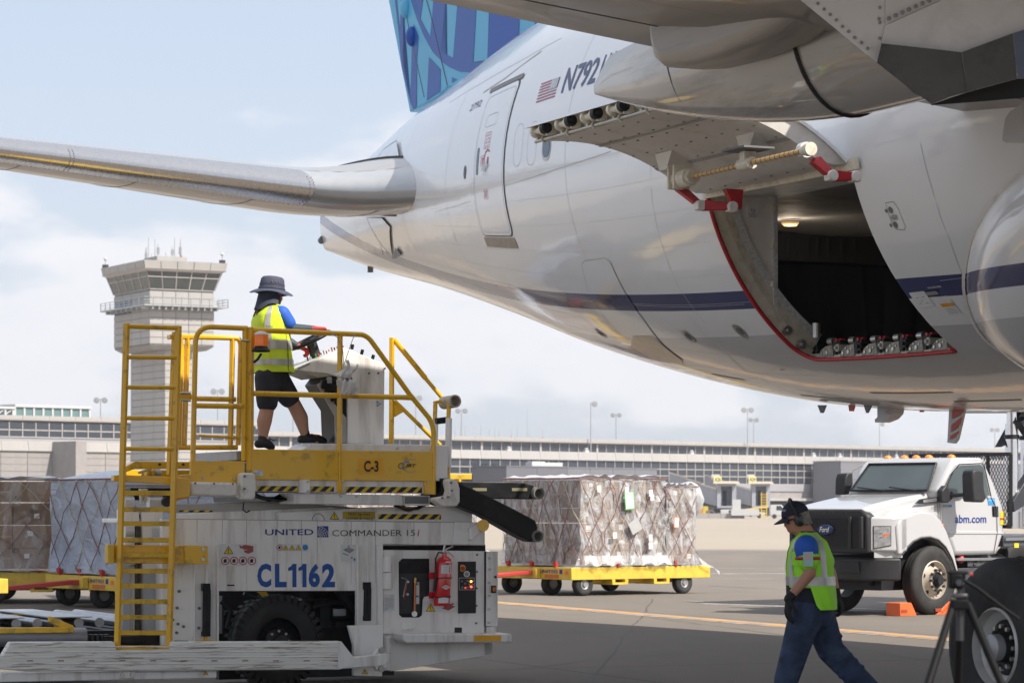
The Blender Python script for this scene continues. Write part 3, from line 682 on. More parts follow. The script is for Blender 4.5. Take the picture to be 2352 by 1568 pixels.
for i in range(len(ts) - 1):
    for k in range(n):
        pm_ = phs[k]
        if TL_ - 1e-6 <= ts[i] < TH - 1e-6 and PHB - 1e-6 <= pm_ < PHT - 1e-6: continue
        mb.f.append((i * n + k, i * n + (k + 1) % n, (i + 1) * n + (k + 1) % n, (i + 1) * n + k))
mb.f.append(tuple((len(ts) - 1) * n + k for k in range(n)))
fus = mb.build('fuselage', m_fus, plane, smooth=50)
# ---- helpers for things lying on the skin; 2D coordinates are (t, angle)
def skin_mesh(verts2, faces, off, edge=.14):
    bm = bmesh.new(); vs = [bm.verts.new((a, b * .054, 0)) for a, b in verts2]; bm.verts.ensure_lookup_table()
    for f in faces:
        try: bm.faces.new([vs[i] for i in f])
        except ValueError: pass
    bmesh.ops.triangulate(bm, faces=bm.faces[:])
    for _ in range(6):
        es = [e for e in bm.edges if e.calc_length() > edge]
        if not es: break
        bmesh.ops.subdivide_edges(bm, edges=es, cuts=1); bmesh.ops.triangulate(bm, faces=[f for f in bm.faces if len(f.verts) > 3])
    bm.verts.index_update(); out = ([tuple(FS(v.co.x, v.co.y / .054, off)) for v in bm.verts], [tuple(v.index for v in f.verts) for f in bm.faces]); bm.free(); return out
def skin_decal(name, pts2, off, mat, parent=plane, smooth=True, edge=.14):
    v, f = skin_mesh(pts2, [tuple(range(len(pts2)))], off, edge); return MB().add(v, f).build(name, mat, parent, smooth=60)
def rrect(t0, t1, p0, p1, rt, n=5):
    # rounded rectangle in (t, angle); rt is the radius in metres
    rp = rt / .054; out = []
    for (ct, cp, a0) in ((t1 - rt, p1 - rp, 0), (t0 + rt, p1 - rp, 90), (t0 + rt, p0 + rp, 180), (t1 - rt, p0 + rp, 270)):
        for i in range(n + 1): a = math.radians(a0 + 90 * i / n); out.append((ct + rt * math.cos(a), cp + rp * math.sin(a)))
    return out
def skin_line(name, pts2, w, off, mat, parent=plane, closed=False, step=.2):
    if w < .02: w *= .62
    P = []; m_ = len(pts2)
    for i in range(m_ if closed else m_ - 1):
        a, b = pts2[i], pts2[(i + 1) % m_]; d = math.hypot(b[0] - a[0], (b[1] - a[1]) * .054); k = max(1, int(d / step))
        for j in range(k): P.append((lerp(a[0], b[0], j / k), lerp(a[1], b[1], j / k)))
    if not closed: P.append(pts2[-1])
    rows = []; q = len(P)
    for i, (t, p) in enumerate(P):
        a, b = (P[i - 1] if (closed or i > 0) else P[i]), (P[(i + 1) % q] if (closed or i < q - 1) else P[i])
        dx, dy = b[0] - a[0], (b[1] - a[1]) * .054; l = math.hypot(dx, dy) or 1; nx, ny = -dy / l * w / 2, dx / l * w / 2
        rows.append([FS(t + nx, p + ny / .054, off), FS(t - nx, p - ny / .054, off)])
    if closed: rows.append(rows[0])
    return MB().grid(rows).build(name, mat, parent)
def seam_px(pts, w=.012, mat=None, name='panel_seam', off=.003):
    h = [hit(*p) for p in pts]; h = [q for q in h if q]
    if len(h) > 1: skin_line(name, h, w, off, mat or m_seam_l)
def skin_text(name, txt, t0, t1, p0, p1, mat, off=.005, bold=0.0, shear=0.0, edge=.12):
    vs, fs = text_bm(txt, bold, shear); v2 = [(lerp(t0, t1, a), lerp(p0, p1, b)) for a, b in vs]
    v, f = skin_mesh(v2, fs, off, edge); return MB().add(v, f).build(name, mat, plane)
# skin seams
seam_px([(997, 487), (1080, 462)]); seam_px([(1150, 430), (1290, 385), (1403, 348)], .014)
seam_px([(1032, 237), (1100, 195), (1200, 138), (1290, 88)], .014)
seam_px([(1110, 213), (1160, 180), (1243, 118)], .03, M('sealant', (.6, .58, .55), .6))
seam_px([(1495, 380), (1497, 450), (1520, 560), (1560, 660), (1610, 730), (1650, 780), (1720, 860), (1800, 910)], .012)
seam_px([(2115, 330), (2140, 430), (2185, 560), (2215, 640)], .012)
for tt in (4.6, 9.9, 12.9, 17.2): skin_line('frame_seam', [(tt, -85), (tt, 85)], .010, .0025, m_seam_l)
for pp in (12, -38, -62): skin_line('lap_seam', [(-9, pp), (-2.9, pp)], .008, .0025, m_seam_l)
skin_line('lap_seam', [(TH + .04, -38), (16, -38)], .008, .0025, m_seam_l)
for i in range(9): skin_line('stringer_rivets', [(TH + .2, -8 - i * 7.5 + 7), (11, -8 - i * 7.5 + 7)], .006, .0018, M('rivet_line', (.60, .60, .60), .5))
for tt, p0_, p1_ in ((-2.9, -88, -62), (2.6, -88, -40), (6.2, -86, -30)): skin_line('frame_seam', [(tt, p0_), (tt, p1_)], .010, .0025, m_seam_l)
for (t_, p_, l_) in ((-1.0, -70, 1.6), (1.4, -74, 1.1), (3.2, -66, .8), (-1.8, -76, 1.2)): skin_line('grime_streak', [(t_, p_), (t_ + l_, p_ + .6)], .035, .0022, M('grime', (.30, .28, .26), .6))
# registration, fleet number, flag
a, b, c = hit(1288, 216), hit(1365, 189), hit(1313, 154)
w4 = a[0] - b[0]
skin_text('registration', 'N792', a[0], b[0], a[1], c[1], m_navy, bold=.018); skin_text('registration', 'UA', b[0] - .10, b[0] - w4 * .5, a[1], c[1], m_navy, bold=.018)
a, b, c = hit(1078, 257), hit(1104, 243), hit(1090, 238)
skin_text('fleet_number', '2792', a[0], b[0], a[1], c[1], m_navy, bold=.004)
fa, fb, fc = hit(1231, 237), hit(1273, 221), hit(1245, 192)    # lower left, lower right, upper left
ft0, ft1, fp0, fp1 = fa[0], fb[0] - .02, fa[1], fc[1]
for i in range(7):
    k0 = i * 2 / 13; tr = ft1 if i < 3.5 and i * 2 < 6 else lerp(ft0, ft1, .6)
    skin_decal('flag_stripe', [(ft0, lerp(fp0, fp1, k0)), (tr, lerp(fp0, fp1, k0)), (tr, lerp(fp0, fp1, k0 + 1 / 13)), (ft0, lerp(fp0, fp1, k0 + 1 / 13))], .004, m_dred)
can = skin_decal('flag_canton', [(lerp(ft0, ft1, .6), lerp(fp0, fp1, 6 / 13)), (ft1, lerp(fp0, fp1, 6 / 13)), (ft1, fp1), (lerp(ft0, ft1, .6), fp1)], .004, m_navy)
st_ = MB()
for r_ in range(9):
    for c_ in range(6 if r_ % 2 == 0 else 5):
        tt = lerp(ft0, ft1, .6 + .4 * ((c_ + .5 + (.5 if r_ % 2 else 0)) / 6)); pp = lerp(fp0, fp1, 6 / 13 + 7 / 13 * (r_ + .5) / 9); q = len(st_.v)
        for k in range(10):
            rr = .020 if k % 2 == 0 else .009; an = math.pi * k / 5 + math.pi / 2
            st_.v.append(tuple(FS(tt - rr * math.cos(an), pp + rr * math.sin(an) / .054, .007)))
        st_.f.append(tuple(range(q, q + 10)))
st_.build('flag_stars', m_wht, can)
# ---- rear passenger door (closed)
dl = hit(1090, 400); dr = hit(1165, 400); db = hit(1135, 540); dt_ = hit(1150, 205)
t1, t0 = dl[0] + .02, hit(1158, 430)[0]; p0, p1 = db[1], dt_[1]
rim = skin_decal('door_gap', rrect(t0 - .03, t1 + .03, p0 - .5, p1 + .5, .17), .003, m_seam)
exd = skin_decal('passenger_door', rrect(t0, t1, p0, p1, .15), .010, m_wht)
skin_line('door_rim', rrect(t0 + .05, t1 - .05, p0 + 1, p1 - 1.5, .12), .016, .0125, M('rim_blue', (.42, .44, .50), .3), exd, closed=True)
skin_decal('door_gutter', rrect(t0 - .05, t1 + .05, p1 + .2, p1 + 1.8, .035, 3), .012, M('gutter', (.22, .21, .21), .5, .5), plane)
skin_decal('scuff_plate', rrect(t0 - .0, t1 + .0, p0 - 4.2, p0 - .8, .02, 2), .006, M('scuff_metal', (.33, .29, .24), .4, .7, var=.2, scale=15), plane)
tm = (t0 + t1) / 2
def dpx(x, y): return hit(x, y)
q0, q1 = hit(1097, 403), hit(1104, 339); skin_decal('door_handle_recess', rrect(q0[0] - .05, q0[0] + .05, q0[1], q1[1], .045), .014, M('window_dark', (.02, .025, .035), .1), exd)
hx = hit(1116, 386); skin_line('door_handle', [(hx[0] + .11, hx[1] - .6), (hx[0], hx[1]), (hx[0] - .11, hx[1] + .9)], .05, .035, m_steel, exd); skin_line('door_handle', [(hx[0], hx[1] - 2.0), (hx[0], hx[1] + 2.0)], .04, .037, m_steel, exd)
for dx_ in (-.10, .10): skin_decal('handle_mark', rrect(hx[0] + dx_ - .035, hx[0] + dx_ + .035, hx[1] + 1.0, hx[1] + 2.8, .004, 1), .014, m_reds, exd)
ax_ = hit(1120, 352); skin_line('arrow_mark', [(ax_[0] + .13, ax_[1] - 1.8), (ax_[0] + .07, ax_[1] + .2), (ax_[0] - .02, ax_[1] + .9), (ax_[0] - .12, ax_[1] + .3)], .03, .014, m_reds, exd)
for (px, py, txt, hw, hh) in ((1110, 370, 'OPEN', .095, 1.0), (1118, 446, 'EXIT', .095, 1.1)):
    h_ = hit(px, py); skin_line('placard_rim', rrect(h_[0] - hw, h_[0] + hw, h_[1] - hh * 1.4, h_[1] + hh * 1.4, .02, 2), .010, .014, m_reds, exd, closed=True)
    skin_text('placard_text', txt, h_[0] + hw * .8, h_[0] - hw * .8, h_[1] - hh, h_[1] + hh, m_reds, .014)
h_ = hit(1122, 323); skin_line('placard_rim', rrect(h_[0] - .14, h_[0] + .14, h_[1] - 2.2, h_[1] + 2.2, .02, 2), .010, .014, m_reds, exd, closed=True)
for i, s_ in enumerate(('PUSH IN VENT FLAP', 'PULL OUT HANDLE', 'ROTATE TO ARROW', 'PULL DOOR OUT')): skin_text('placard_text', s_, h_[0] + .12, h_[0] - .12, h_[1] + 1.1 - i * 1.0, h_[1] + 1.75 - i * 1.0, m_reds, .014, edge=.5)
h_ = hit(1131, 276); skin_line('vent_flap_seam', rrect(h_[0] - .25, h_[0] + .25, h_[1] - 1.7, h_[1] + 1.7, .06, 3), .010, .014, m_seam_l, exd, closed=True)
# small round ports, cabin windows
h_ = hit(1068, 396); skin_decal('port', [(h_[0] + .06 * math.cos(a_ * math.pi / 8), h_[1] + 2.0 * math.sin(a_ * math.pi / 8)) for a_ in range(16)], .006, m_seam)
for i, px in enumerate((1190, 1222, 1256)):
    h_ = hit(px, 333 - i * 4.2)
    if i < 2: skin_line('window_blank_seam', rrect(h_[0] - .17, h_[0] + .17, h_[1] - 5.3, h_[1] + 5.3, .15), .010, .004, m_seam_l, closed=True)
    else:
        wf = skin_decal('cabin_window', rrect(h_[0] - .16, h_[0] + .16, h_[1] - 4.6, h_[1] + 4.6, .14), .004, m_steel); skin_decal('pane', rrect(h_[0] - .125, h_[0] + .125, h_[1] - 3.8, h_[1] + 3.8, .11), .008, M('cabin_glass', (.05, .08, .13), .06), wf)
# round fuselage fittings, bulk door, service panels
for px, py in ((1582, 772), (1700, 760), (1380, 765)):
    h_ = hit(px, py); o = skin_decal('drain_fitting', [(h_[0] + .10 * math.cos(a_ * math.pi / 8), h_[1] + 2.1 * math.sin(a_ * math.pi / 8)) for a_ in range(16)], .008, m_steel); skin_decal('boss', [(h_[0] + .05 * math.cos(a_ * math.pi / 8), h_[1] + 1.1 * math.sin(a_ * math.pi / 8)) for a_ in range(16)], .014, m_seam, o)
bd = [hit(*p) for p in ((1337, 605), (1345, 598), (1390, 592), (1402, 600), (1425, 650), (1480, 735), (1545, 812), (1555, 826), (1500, 818), (1450, 790), (1395, 735), (1352, 665))]
skin_decal('bulk_cargo_door', bd, .006, m_fus); skin_line('bulk_door_seam', bd, .009, .008, m_seam, closed=True, step=.1)
sc_ = [hit(*p) for p in ((1455, 770), (1500, 770), (1568, 826), (1568, 836), (1500, 822), (1450, 795))]; skin_decal('sill_plate', sc_, .010, M('sill_metal', (.5, .46, .40), .3, .8, var=.15, scale=10))
pn = [hit(*p) for p in ((2034, 466), (2052, 463), (2064, 480), (2080, 520), (2078, 528), (2058, 526), (2046, 505))]; skin_line('service_panel_seam', pn, .010, .004, m_seam, closed=True, step=.08)
for px, py, r_ in ((2046, 482, .035), (2036, 484, .02), (2057, 516, .035), (2047, 517, .02)):
    h_ = hit(px, py); skin_decal('latch', [(h_[0] + r_ * math.cos(a_ * math.pi / 6), h_[1] + r_ / .054 * math.sin(a_ * math.pi / 6)) for a_ in range(12)], .006, m_seam)
for i, s_ in enumerate(('CARGO', 'HANDLING', 'CONTROL')):
    h_ = hit(2053 + i * 1.2, 495 + i * 4); skin_text('stencil', s_, h_[0] + .06, h_[0] - .06, h_[1] - .25, h_[1] + .25, m_seam, .006, edge=.5)
h_ = hit(2178, 702); skin_decal('placard', rrect(h_[0] - .13, h_[0] + .11, h_[1] - 2.2, h_[1] + 1.6, .01, 1), .006, m_wht); skin_decal('placard_band', rrect(h_[0] - .12, h_[0] + .10, h_[1] - .1, h_[1] + .75, .005, 1), .009, M('placard_orange', (.7, .33, .03), .5))
for i in range(3): skin_line('placard_lines', [(h_[0] - .1, h_[1] - .6 - i * .5), (h_[0] + .08, h_[1] - .6 - i * .5)], .008, .009, m_seam)
h_ = hit(2118, 687); skin_decal('placard', rrect(h_[0] - .14, h_[0] + .14, h_[1] - 1.8, h_[1] + 1.8, .01, 1), .006, m_wht)
for dt2, dp in ((-.06, .6), (.05, .5), (.0, -.2), (-.05, -.9), (.06, -.8)): skin_line('placard_lines', [(h_[0] + dt2 - .02, h_[1] + dp), (h_[0] + dt2 + .02, h_[1] + dp)], .01, .009, m_seam)
h_ = hit(2152, 670)
for i, (s_, o_) in enumerate((('CARGO DOOR CONTROL', 1.1), ('LIGHT SWITCH', -1.2))): skin_text('stencil', s_, h_[0] + .10, h_[0] - .14, h_[1] + o_ - .2, h_[1] + o_ + .2, m_wht, .006, edge=.5)
skin_decal('latch', rrect(h_[0] - .02, h_[0] + .2, h_[1] - .5, h_[1] + .3, .01, 1), .008, m_steel)
# ---- cargo opening: jamb, seal, hold
def FI(t, p, d): return FS(t, p, -d)
jm = MB(); N_ = 14
jm.grid([[FI(TH - .001, lerp(PHB, PHT, i / N_), d) for d in (0, .05, .16)] for i in range(N_ + 1)])
jm.grid([[FI(lerp(TL_, TH, i / 8), PHB, d) for d in (0, .05, .10)] for i in range(9)])
jm.grid([[FI(TL_, lerp(PHB, PHT, i / N_), d) for d in (0, .3)] for i in range(N_ + 1)])
jm.grid([[FI(lerp(TL_, TH, i / 8), PHT, d) for d in (0, .35)] for i in range(9)])
jm.build('door_jamb', m_cream, plane, smooth=60)
# rounded lower aft corner of the opening
cr_ = .30
cpts = [(TH, PHB), (TH - cr_, PHB)] + [(TH - cr_ + cr_ * math.sin(math.pi / 2 * i / 6), PHB + cr_ / .054 * (1 - math.cos(math.pi / 2 * i / 6))) for i in range(1, 7)]
skin_decal('corner_skin', cpts, .0, m_fus)
path = [FS(TH - .02, lerp(PHT, PHB + cr_ / .054, i / 16), .0) for i in range(17)] + [FS(TH - cr_ - .02 + cr_ * math.sin(math.pi / 2 * i / 6), PHB + .4 + cr_ / .054 * (1 - math.cos(math.pi / 2 * i / 6)), 0) for i in range(5, -1, -1)] + [FS(lerp(TH - cr_, TL_ + .05, i / 10), PHB + .4, .0) for i in range(1, 11)] + [FS(TL_ + .03, PHB + 1.6, 0)]
MB().tube(path, .024, 8).build('door_seal', m_seal, plane, smooth=60)
# inner jamb strip following the frame further inside, riveted edge
def arc_strip(name, t0, t1, d0, d1, mat, p0=PHB, p1=PHT):
    return MB().grid([[FI(t0, lerp(p0, p1, i / N_), d0), FI(t1, lerp(p0, p1, i / N_), d1)] for i in range(N_ + 1)]).build(name, mat, plane, smooth=60)
arc_strip('inner_jamb', TH - .001, TH + .02, .16, .27, m_cream); arc_strip('jamb_flange', TH + .021, TH + .021, .27, .36, M('speckled_liner', (.62, .62, .60), .5, var=.25, scale=30))
# aft bulkhead panel E6, its post and black curtain beyond
zq = lambda px, py, d: PF.p(px, py, d)
def quad_px(name, pts, d, mat, th=.03, parent=plane):
    q = [PF.p(x, y, d) for x, y in pts]; return MB().prism(q, d, d + th).build(name, mat, parent)
e6 = quad_px('equipment_centre_door', [(1680, 452), (1776, 452), (1776, 718), (1762, 700), (1712, 612), (1688, 540)], TH + .05, m_dwhite)
quad_px('door_post', [(1777, 450), (1786, 450), (1787, 716), (1778, 722)], TH - .0, M('speckled_liner', (.62, .62, .60), .5, var=.25, scale=30), .1)
ep = TH + .05; q = PF.p(1717, 474, ep - .01); q2 = PF.p(1743, 500, ep - .01); MB().box(q[0], q2[0], ep - .015, ep - .001, q2[1], q[1]).build('placard', m_wht, e6)
for s_, ya, yb, xa, xb in (('E6', 480, 486, 1725.5, 1735), ('AFT', 488, 490.5, 1726, 1734), ('EQUIPMENT', 492, 494.5, 1720, 1740), ('CENTER', 496, 498.5, 1723, 1737)):
    u0 = PF.p(xa, yb, ep - .016); u1 = PF.p(xb, ya, ep - .016); text('placard_text', s_, u0[0], u1[0], u0[1], u1[1], ep - .017, m_seam, e6)
for py in (478, 565, 652): h0 = PF.p(1772, py + 6, TH); h1 = PF.p(1779, py - 6, TH); MB().box(h0[0], h1[0], TH - .03, TH + .04, h0[1], h1[1]).build('hinge', m_cream, e6)
m_hold = M('hold_liner', (.4, .4, .4), .7, var=.1, scale=2, bump=.03, bscale=2.0); m_curt = M('black_curtain', (.05, .05, .052), .85, var=.3, scale=3, bump=.03, bscale=3, streak=(1, 1, .25))
zs_ = FS(0, PHB).z; ceilz = FS(0, PHT).z + .02
hold = MB(); u0_, u1_ = 2.55, -2.5
rows = []
for i in range(15):
    u = lerp(2.95, -2.6, i / 14); rows.append([(-min(u, sec(t_)[2] - .12), t_, ceilz + .10 - .03 * math.sin(i * .9 + t_)) for t_ in [lerp(-7, 5, j / 24) for j in range(25)]])
MB().grid(rows).build('hold_ceiling', m_hold, plane, smooth=60)
hf = MB(); hf.box(-1.6, 1.6, -7, 1.7, zs_ - .03, zs_ + .0); hf.build('hold_floor', M('hold_floor', (.06, .06, .06), .6), plane)
MB().prism([(1.8, zs_), (2.5, 4.1), (2.75, ceilz), (-2.75, ceilz), (-2.5, 4.1), (-1.8, zs_)], -7.1, -7.0).build('hold_liner', m_curt, plane)
cz = PF.p(1900, 607, 2.2)[1]; rows = []
for i in range(41):
    k_ = i / 40; rows.append([(lerp(-1, 1, k_) * (sec(2.2)[2] * math.sqrt(max(.05, 1 - ((sec(2.2)[3] - z_) / (sec(2.2)[3] - sec(2.2)[1])) ** 2)) - .1), 2.2 + .05 * math.sin(i * 1.3) + .03 * math.sin(i * 3.1), z_) for z_ in [lerp(zs_, cz, j / 6) for j in range(7)]])
MB().grid(rows).build('cargo_curtain', m_curt, plane, smooth=60)
MB().tube([(-2.2, 2.13, cz), (2.2, 2.13, cz)], .02, 6).build('curtain_rail', m_black, plane)
for px in (1805, 1828, 1851, 1874, 1898, 1930, 1958):
    a0 = PF.p(px, 590, 5.0); a1 = PF.p(px + 1.5, 548, 5.0); MB().box(a0[0], a1[0], 4.95, 5.0, a0[1], a1[1]).build('liner_rib', M('rib_grey', (.07, .07, .07), .6), plane)
a0 = PF.p(1830, 545, 5.05)
MB().box(-2.1, 2.1, 5.05, 5.1, 4.0, ceilz + .1).build('aft_liner', m_curt, plane)
lp = None
for k_ in range(20, 60):
    P = Vector((0, 0, HC)) + PF.ray(1815, 497) * (k_ * .8)
    if P.z > ceilz + .06: lp = PF.w(P); break
if lp:
    MB().lathe([(.001, -.02), (.08, -.02), (.10, 0), (.11, .02)], (lp[0], lp[1], ceilz + .04), 'z', 20).build('hold_lamp', M('hold_lamp_glow', (1.0, .62, .32), .4, emit=.12), plane)
    hl = bpy.data.lights.new('hold_lamp_light', 'POINT'); hl.energy = 5; hl.color = (1, .82, .62); hl.shadow_soft_size = .08; hlo = bpy.data.objects.new('hold_lamp_light', hl); COL.objects.link(hlo); hlo.parent = plane; hlo.location = (lp[0], lp[1], ceilz - .12)
# ceiling liner panels just inside the sill of the door (pale: outside bounce light put into the colour)
MB().grid([[(-(2.98 - i * .35), lerp(TL_ - .2, TH + .3, j / 8), ceilz - .02 + .02 * i) for j in range(9)] for i in range(4)]).build('ceiling_liner', M('ceiling_pale', (.8, .78, .75), .6, var=.1, scale=3, bump=.02, bscale=3), plane)
# sill fittings: brackets, rollers and clips along the sill
for i in range(6):
    t_ = TH - .38 - i * .45; g0 = FS(t_, PHB + 1.0, -.06); u = -g0.x; z0 = g0.z - .02
    br_ = MB().prism([(t_ - .15, z0 - .02), (t_ + .17, z0 - .02), (t_ + .12, z0 + .06), (t_ + .02, z0 + .10), (t_ - .12, z0 + .11)], -(u - .03), -(u - .10), 'x').build('sill_bracket', M('bracket_cream', (.36, .34, .27), .5, var=.2, scale=14, dirt=(.1, .09, .07), dscale=12, damt=.6, dthr=(.4, .6)), plane, bev=.005)
    hb = MB()
    for (dt2, dz, r_) in ((.09, .02, .018), (-.02, .03, .022), (.03, .07, .012), (-.08, .06, .010)): hb.cyl((-(u - .02), t_ + dt2, z0 + dz), (-(u - .035), t_ + dt2, z0 + dz), r_, n=10)
    hb.build('bolt', m_steel, br_)
    r1 = MB(); r1.cyl((-(u - .00), t_ + .17, z0 + .08), (-(u - .12), t_ + .17, z0 + .08), .044, n=12); r1.cyl((-(u + .03), t_ + .17, z0 + .08), (-(u - .00), t_ + .17, z0 + .08), .020, n=10); r1.build('rubber_roller', m_black if i % 2 == 0 else M('cream_roller', (.42, .42, .36), .5), plane)
    r2 = MB(); r2.cyl((-(u - .06), t_ - .02, z0 + .15), (-(u - .06), t_ - .12, z0 + .15), .038, n=14); r2.build('steel_roller', m_steel, plane)
    r3 = MB(); r3.box(-(u - .05), -(u - .10), t_ - .28, t_ - .22, z0 + .10, z0 + .17); r3.cyl((-(u - .02), t_ - .22, z0 + .15), (-(u - .05), t_ - .22, z0 + .15), .022, n=10); r3.build('red_clip', m_seal, plane)
    MB().box(-(u - .02), -(u - .2), t_ - .22, t_ - .17, z0, z0 + .15).box(-(u - .02), -(u - .2), t_ - .30, t_ - .27, z0, z0 + .15).build('rib', m_black, plane)
    MB().cyl((-(u - .16), t_ - .2, z0 + .14), (-(u - .16), t_ + .1, z0 + .14), .02, n=8).build('spindle', m_black, plane)
g0 = FS(TH - .22, PHB + 3, -.2); MB().cyl((g0.x, g0.y, g0.z), (g0.x, g0.y, g0.z + .16), .045, n=14).build('steel_roller', m_steel, plane)
for (pa, d_) in ((PHB + 8, .09), (PHB + 3.5, .09)):
    g0 = FI(TH - .03, pa, d_); MB().cyl((g0.x, g0.y - .05, g0.z), (g0.x, g0.y + .02, g0.z), .05, n=14).cyl((g0.x, g0.y - .08, g0.z), (g0.x, g0.y - .05, g0.z), .022, n=10).build('fitting', m_steel, plane)
# ---- opened cargo door
H_ = FS(TH, PHT + 1.0, .03); H_u, H_z = -H_.x, H_.z; E_ = PF.p(1208, 288, TH - .05); E_u, E_z = -E_[0], E_[1]
ch = math.hypot(E_u - H_u, E_z - H_z); an_ = math.atan2(E_z - H_z, E_u - H_u)
def DS(k, t, off=0):
    # k: 0 at the hinge .. 1 at the latch edge; off < 0 goes to the inner face
    s_ = k * ch; h = .27 * 4 * k * (1 - k) + off; return Vector((-(H_u + s_ * math.cos(an_) - h * math.sin(an_)), t, H_z + s_ * math.sin(an_) + h * math.cos(an_)))
dT = lambda k: lerp(.0, .02, k)
def door_grid(o0, o1, n_=16, thick=True):
    mb = MB(); rows = []
    for i in range(n_ + 1):
        k = i / n_; rows.append([DS(k, TH - .03, o0), DS(k, TL_, o0), DS(k, TL_, o1), DS(k, TH - .03, o1)])
    for i in range(n_):
        a_, b_ = len(mb.v), None
    mb.v = [tuple(p) for r in rows for p in r]
    for i in range(n_):
        for j in range(4): mb.f.append((i * 4 + j, i * 4 + (j + 1) % 4, (i + 1) * 4 + (j + 1) % 4, (i + 1) * 4 + j))
    mb.f += [(0, 3, 2, 1), tuple(n_ * 4 + j for j in range(4))]
    return mb
cdoor = door_grid(0, -.035).build('cargo_door', m_fus, plane, smooth=40)
def thk(k): return -.04 - .17 * min(1, k * 7) ** .6
mb = MB(); rows = []
for i in range(17):
    k = i / 16 * .90; rows.append([DS(k, TH - .06, -.036), DS(k, TH - .12, thk(k)), DS(k, (TL_ + TH) / 2, thk(k) - .01), DS(k, TL_ + .07, thk(k)), DS(k, TL_ + .03, -.036)])
rows.append([DS(.905, t_, -.036) for t_ in (TH - .06, TH - .12, (TL_ + TH) / 2, TL_ + .07, TL_ + .03)])
mb.grid(rows); mb.build('inner_panel', m_dwhite, cdoor, smooth=50)
mb = MB()
for k in (.30, .62):     # riveted joint strips
    mb.grid([[DS(k - .012, lerp(TH - .13, TL_ + .06, j / 10), thk(k) - .012), DS(k + .012, lerp(TH - .13, TL_ + .06, j / 10), thk(k) - .012)] for j in range(11)])
mb.build('joint_strip', M('strip_grey', (.45, .44, .42), .5, var=.3, scale=40), cdoor)
rv = MB()
for k in (.08, .2, .33, .45, .58, .65, .8):
    for j in range(9):
        p = DS(k, lerp(TH - .2, TL_ + .2, j / 8), thk(k) - .012); rv.cyl(p, p + Vector((0, 0, -.006)), .014, n=8)
rv.build('fasteners', m_seam, cdoor, kind='stuff')
lip = MB().grid([[DS(.90 + .1 * i / 3, lerp(TH - .03, TL_, j / 4), -.036) for j in range(5)] for i in range(4)]); lip.build('latch_bay', m_cream, cdoor)
rod = MB(); rod.cyl(DS(.93, TH - .05, -.20), DS(.93, TL_ + .1, -.20), .020, n=10); rod.build('lock_shaft', m_steel, cdoor)
for i in range(5):
    t_ = TH - .30 - i * .60; c0 = DS(.965, t_, -.10)
    bk = MB(); bk.cyl((c0.x, t_ + .14, c0.z), (c0.x, t_ + .10, c0.z), .065, n=14).cyl((c0.x, t_ + .1, c0.z), (c0.x, t_ - .06, c0.z), .036, n=14).cyl((c0.x, t_ - .06, c0.z), (c0.x, t_ - .10, c0.z), .065, n=14).box(c0.x - .01, c0.x + .10, t_ - .16, t_ - .13, c0.z - .07, c0.z + .07); bk.build('latch_hook', m_cream, cdoor)
    MB().cyl((c0.x - .01, t_ - .10, c0.z + .01), (c0.x - .01, t_ - .17, c0.z + .01), .06, n=14).cyl((c0.x - .01, t_ - .17, c0.z + .01), (c0.x - .01, t_ - .20, c0.z + .01), .025, n=10).build('latch_cam', m_black, cdoor)
    rb = MB(); p = DS(.93, t_ + .05, -.2); rb.tube([(p.x + .07, p.y, p.z + .10), (p.x + .0, p.y, p.z + .05), (p.x - .03, p.y, p.z), (p.x, p.y, p.z - .035), (p.x + .03, p.y, p.z)], .014, 6); rb.box(p.x - .02, p.x + .08, t_ + .16, t_ + .2, p.z, p.z + .16); rb.build('rod_clip', m_cream, cdoor)
def pxd(px, py, off_z=5.05):
    # spot on the level plane z = off_z seen at a picture position
    r = PF.ray(px, py); k = (off_z - HC) / r.z; return PF.w(Vector((0, 0, HC)) + r * k)
# bumper blocks, torque tube, crank boxes
for (px, py, z_) in ((1540, 378, 5.22), (1728, 336, 5.22)):
    c0 = pxd(px, py, z_); x, y = c0[0], c0[1]
    MB().add([(x - .1, y + .16, z_ + .12), (x + .32, y + .16, z_ + .12), (x + .32, y - .22, z_ + .12), (x - .1, y - .22, z_ + .12), (x - .08, y + .10, z_ - .06), (x + .12, y + .10, z_ - .10), (x + .12, y - .06, z_ - .10), (x - .08, y - .06, z_ - .06)], [(0, 1, 5, 4), (1, 2, 6, 5), (2, 3, 7, 6), (3, 0, 4, 7), (4, 5, 6, 7)]).build('bumper_block', m_dwhite, cdoor)
zt_ = 5.0; a0 = pxd(1593, 405, zt_); a1 = pxd(1845, 346, zt_)
A0, A1 = Vector((a0[0], a0[1], zt_)), Vector((a1[0], a1[1], zt_))
MB().cyl(A0, A1, .026, n=10).build('torque_tube', m_tape, cdoor)
tb = MB(); nb_ = 24
for i in range(nb_):
    p = A0.lerp(A1, (i + .5) / nb_); d_ = (A1 - A0).normalized() * .006; tb.cyl(p - d_, p + d_, .028, n=10)
tb.build('tube_stripe', M('rust_stripe', (.25, .09, .02), .5), cdoor)
mid = A0.lerp(A1, .50); MB().cyl(mid + Vector((0, .12, 0)), mid + Vector((0, -.12, 0)), .06, n=12).box(mid.x - .05, mid.x + .08, mid.y - .05, mid.y + .05, mid.z - .02, mid.z + .12).build('gearbox', m_cream, cdoor)
MB().box(mid.x - .16, mid.x + .18, mid.y - .24, mid.y + .22, mid.z + .13, mid.z + .15).build('gearbox_recess', m_seam, cdoor)
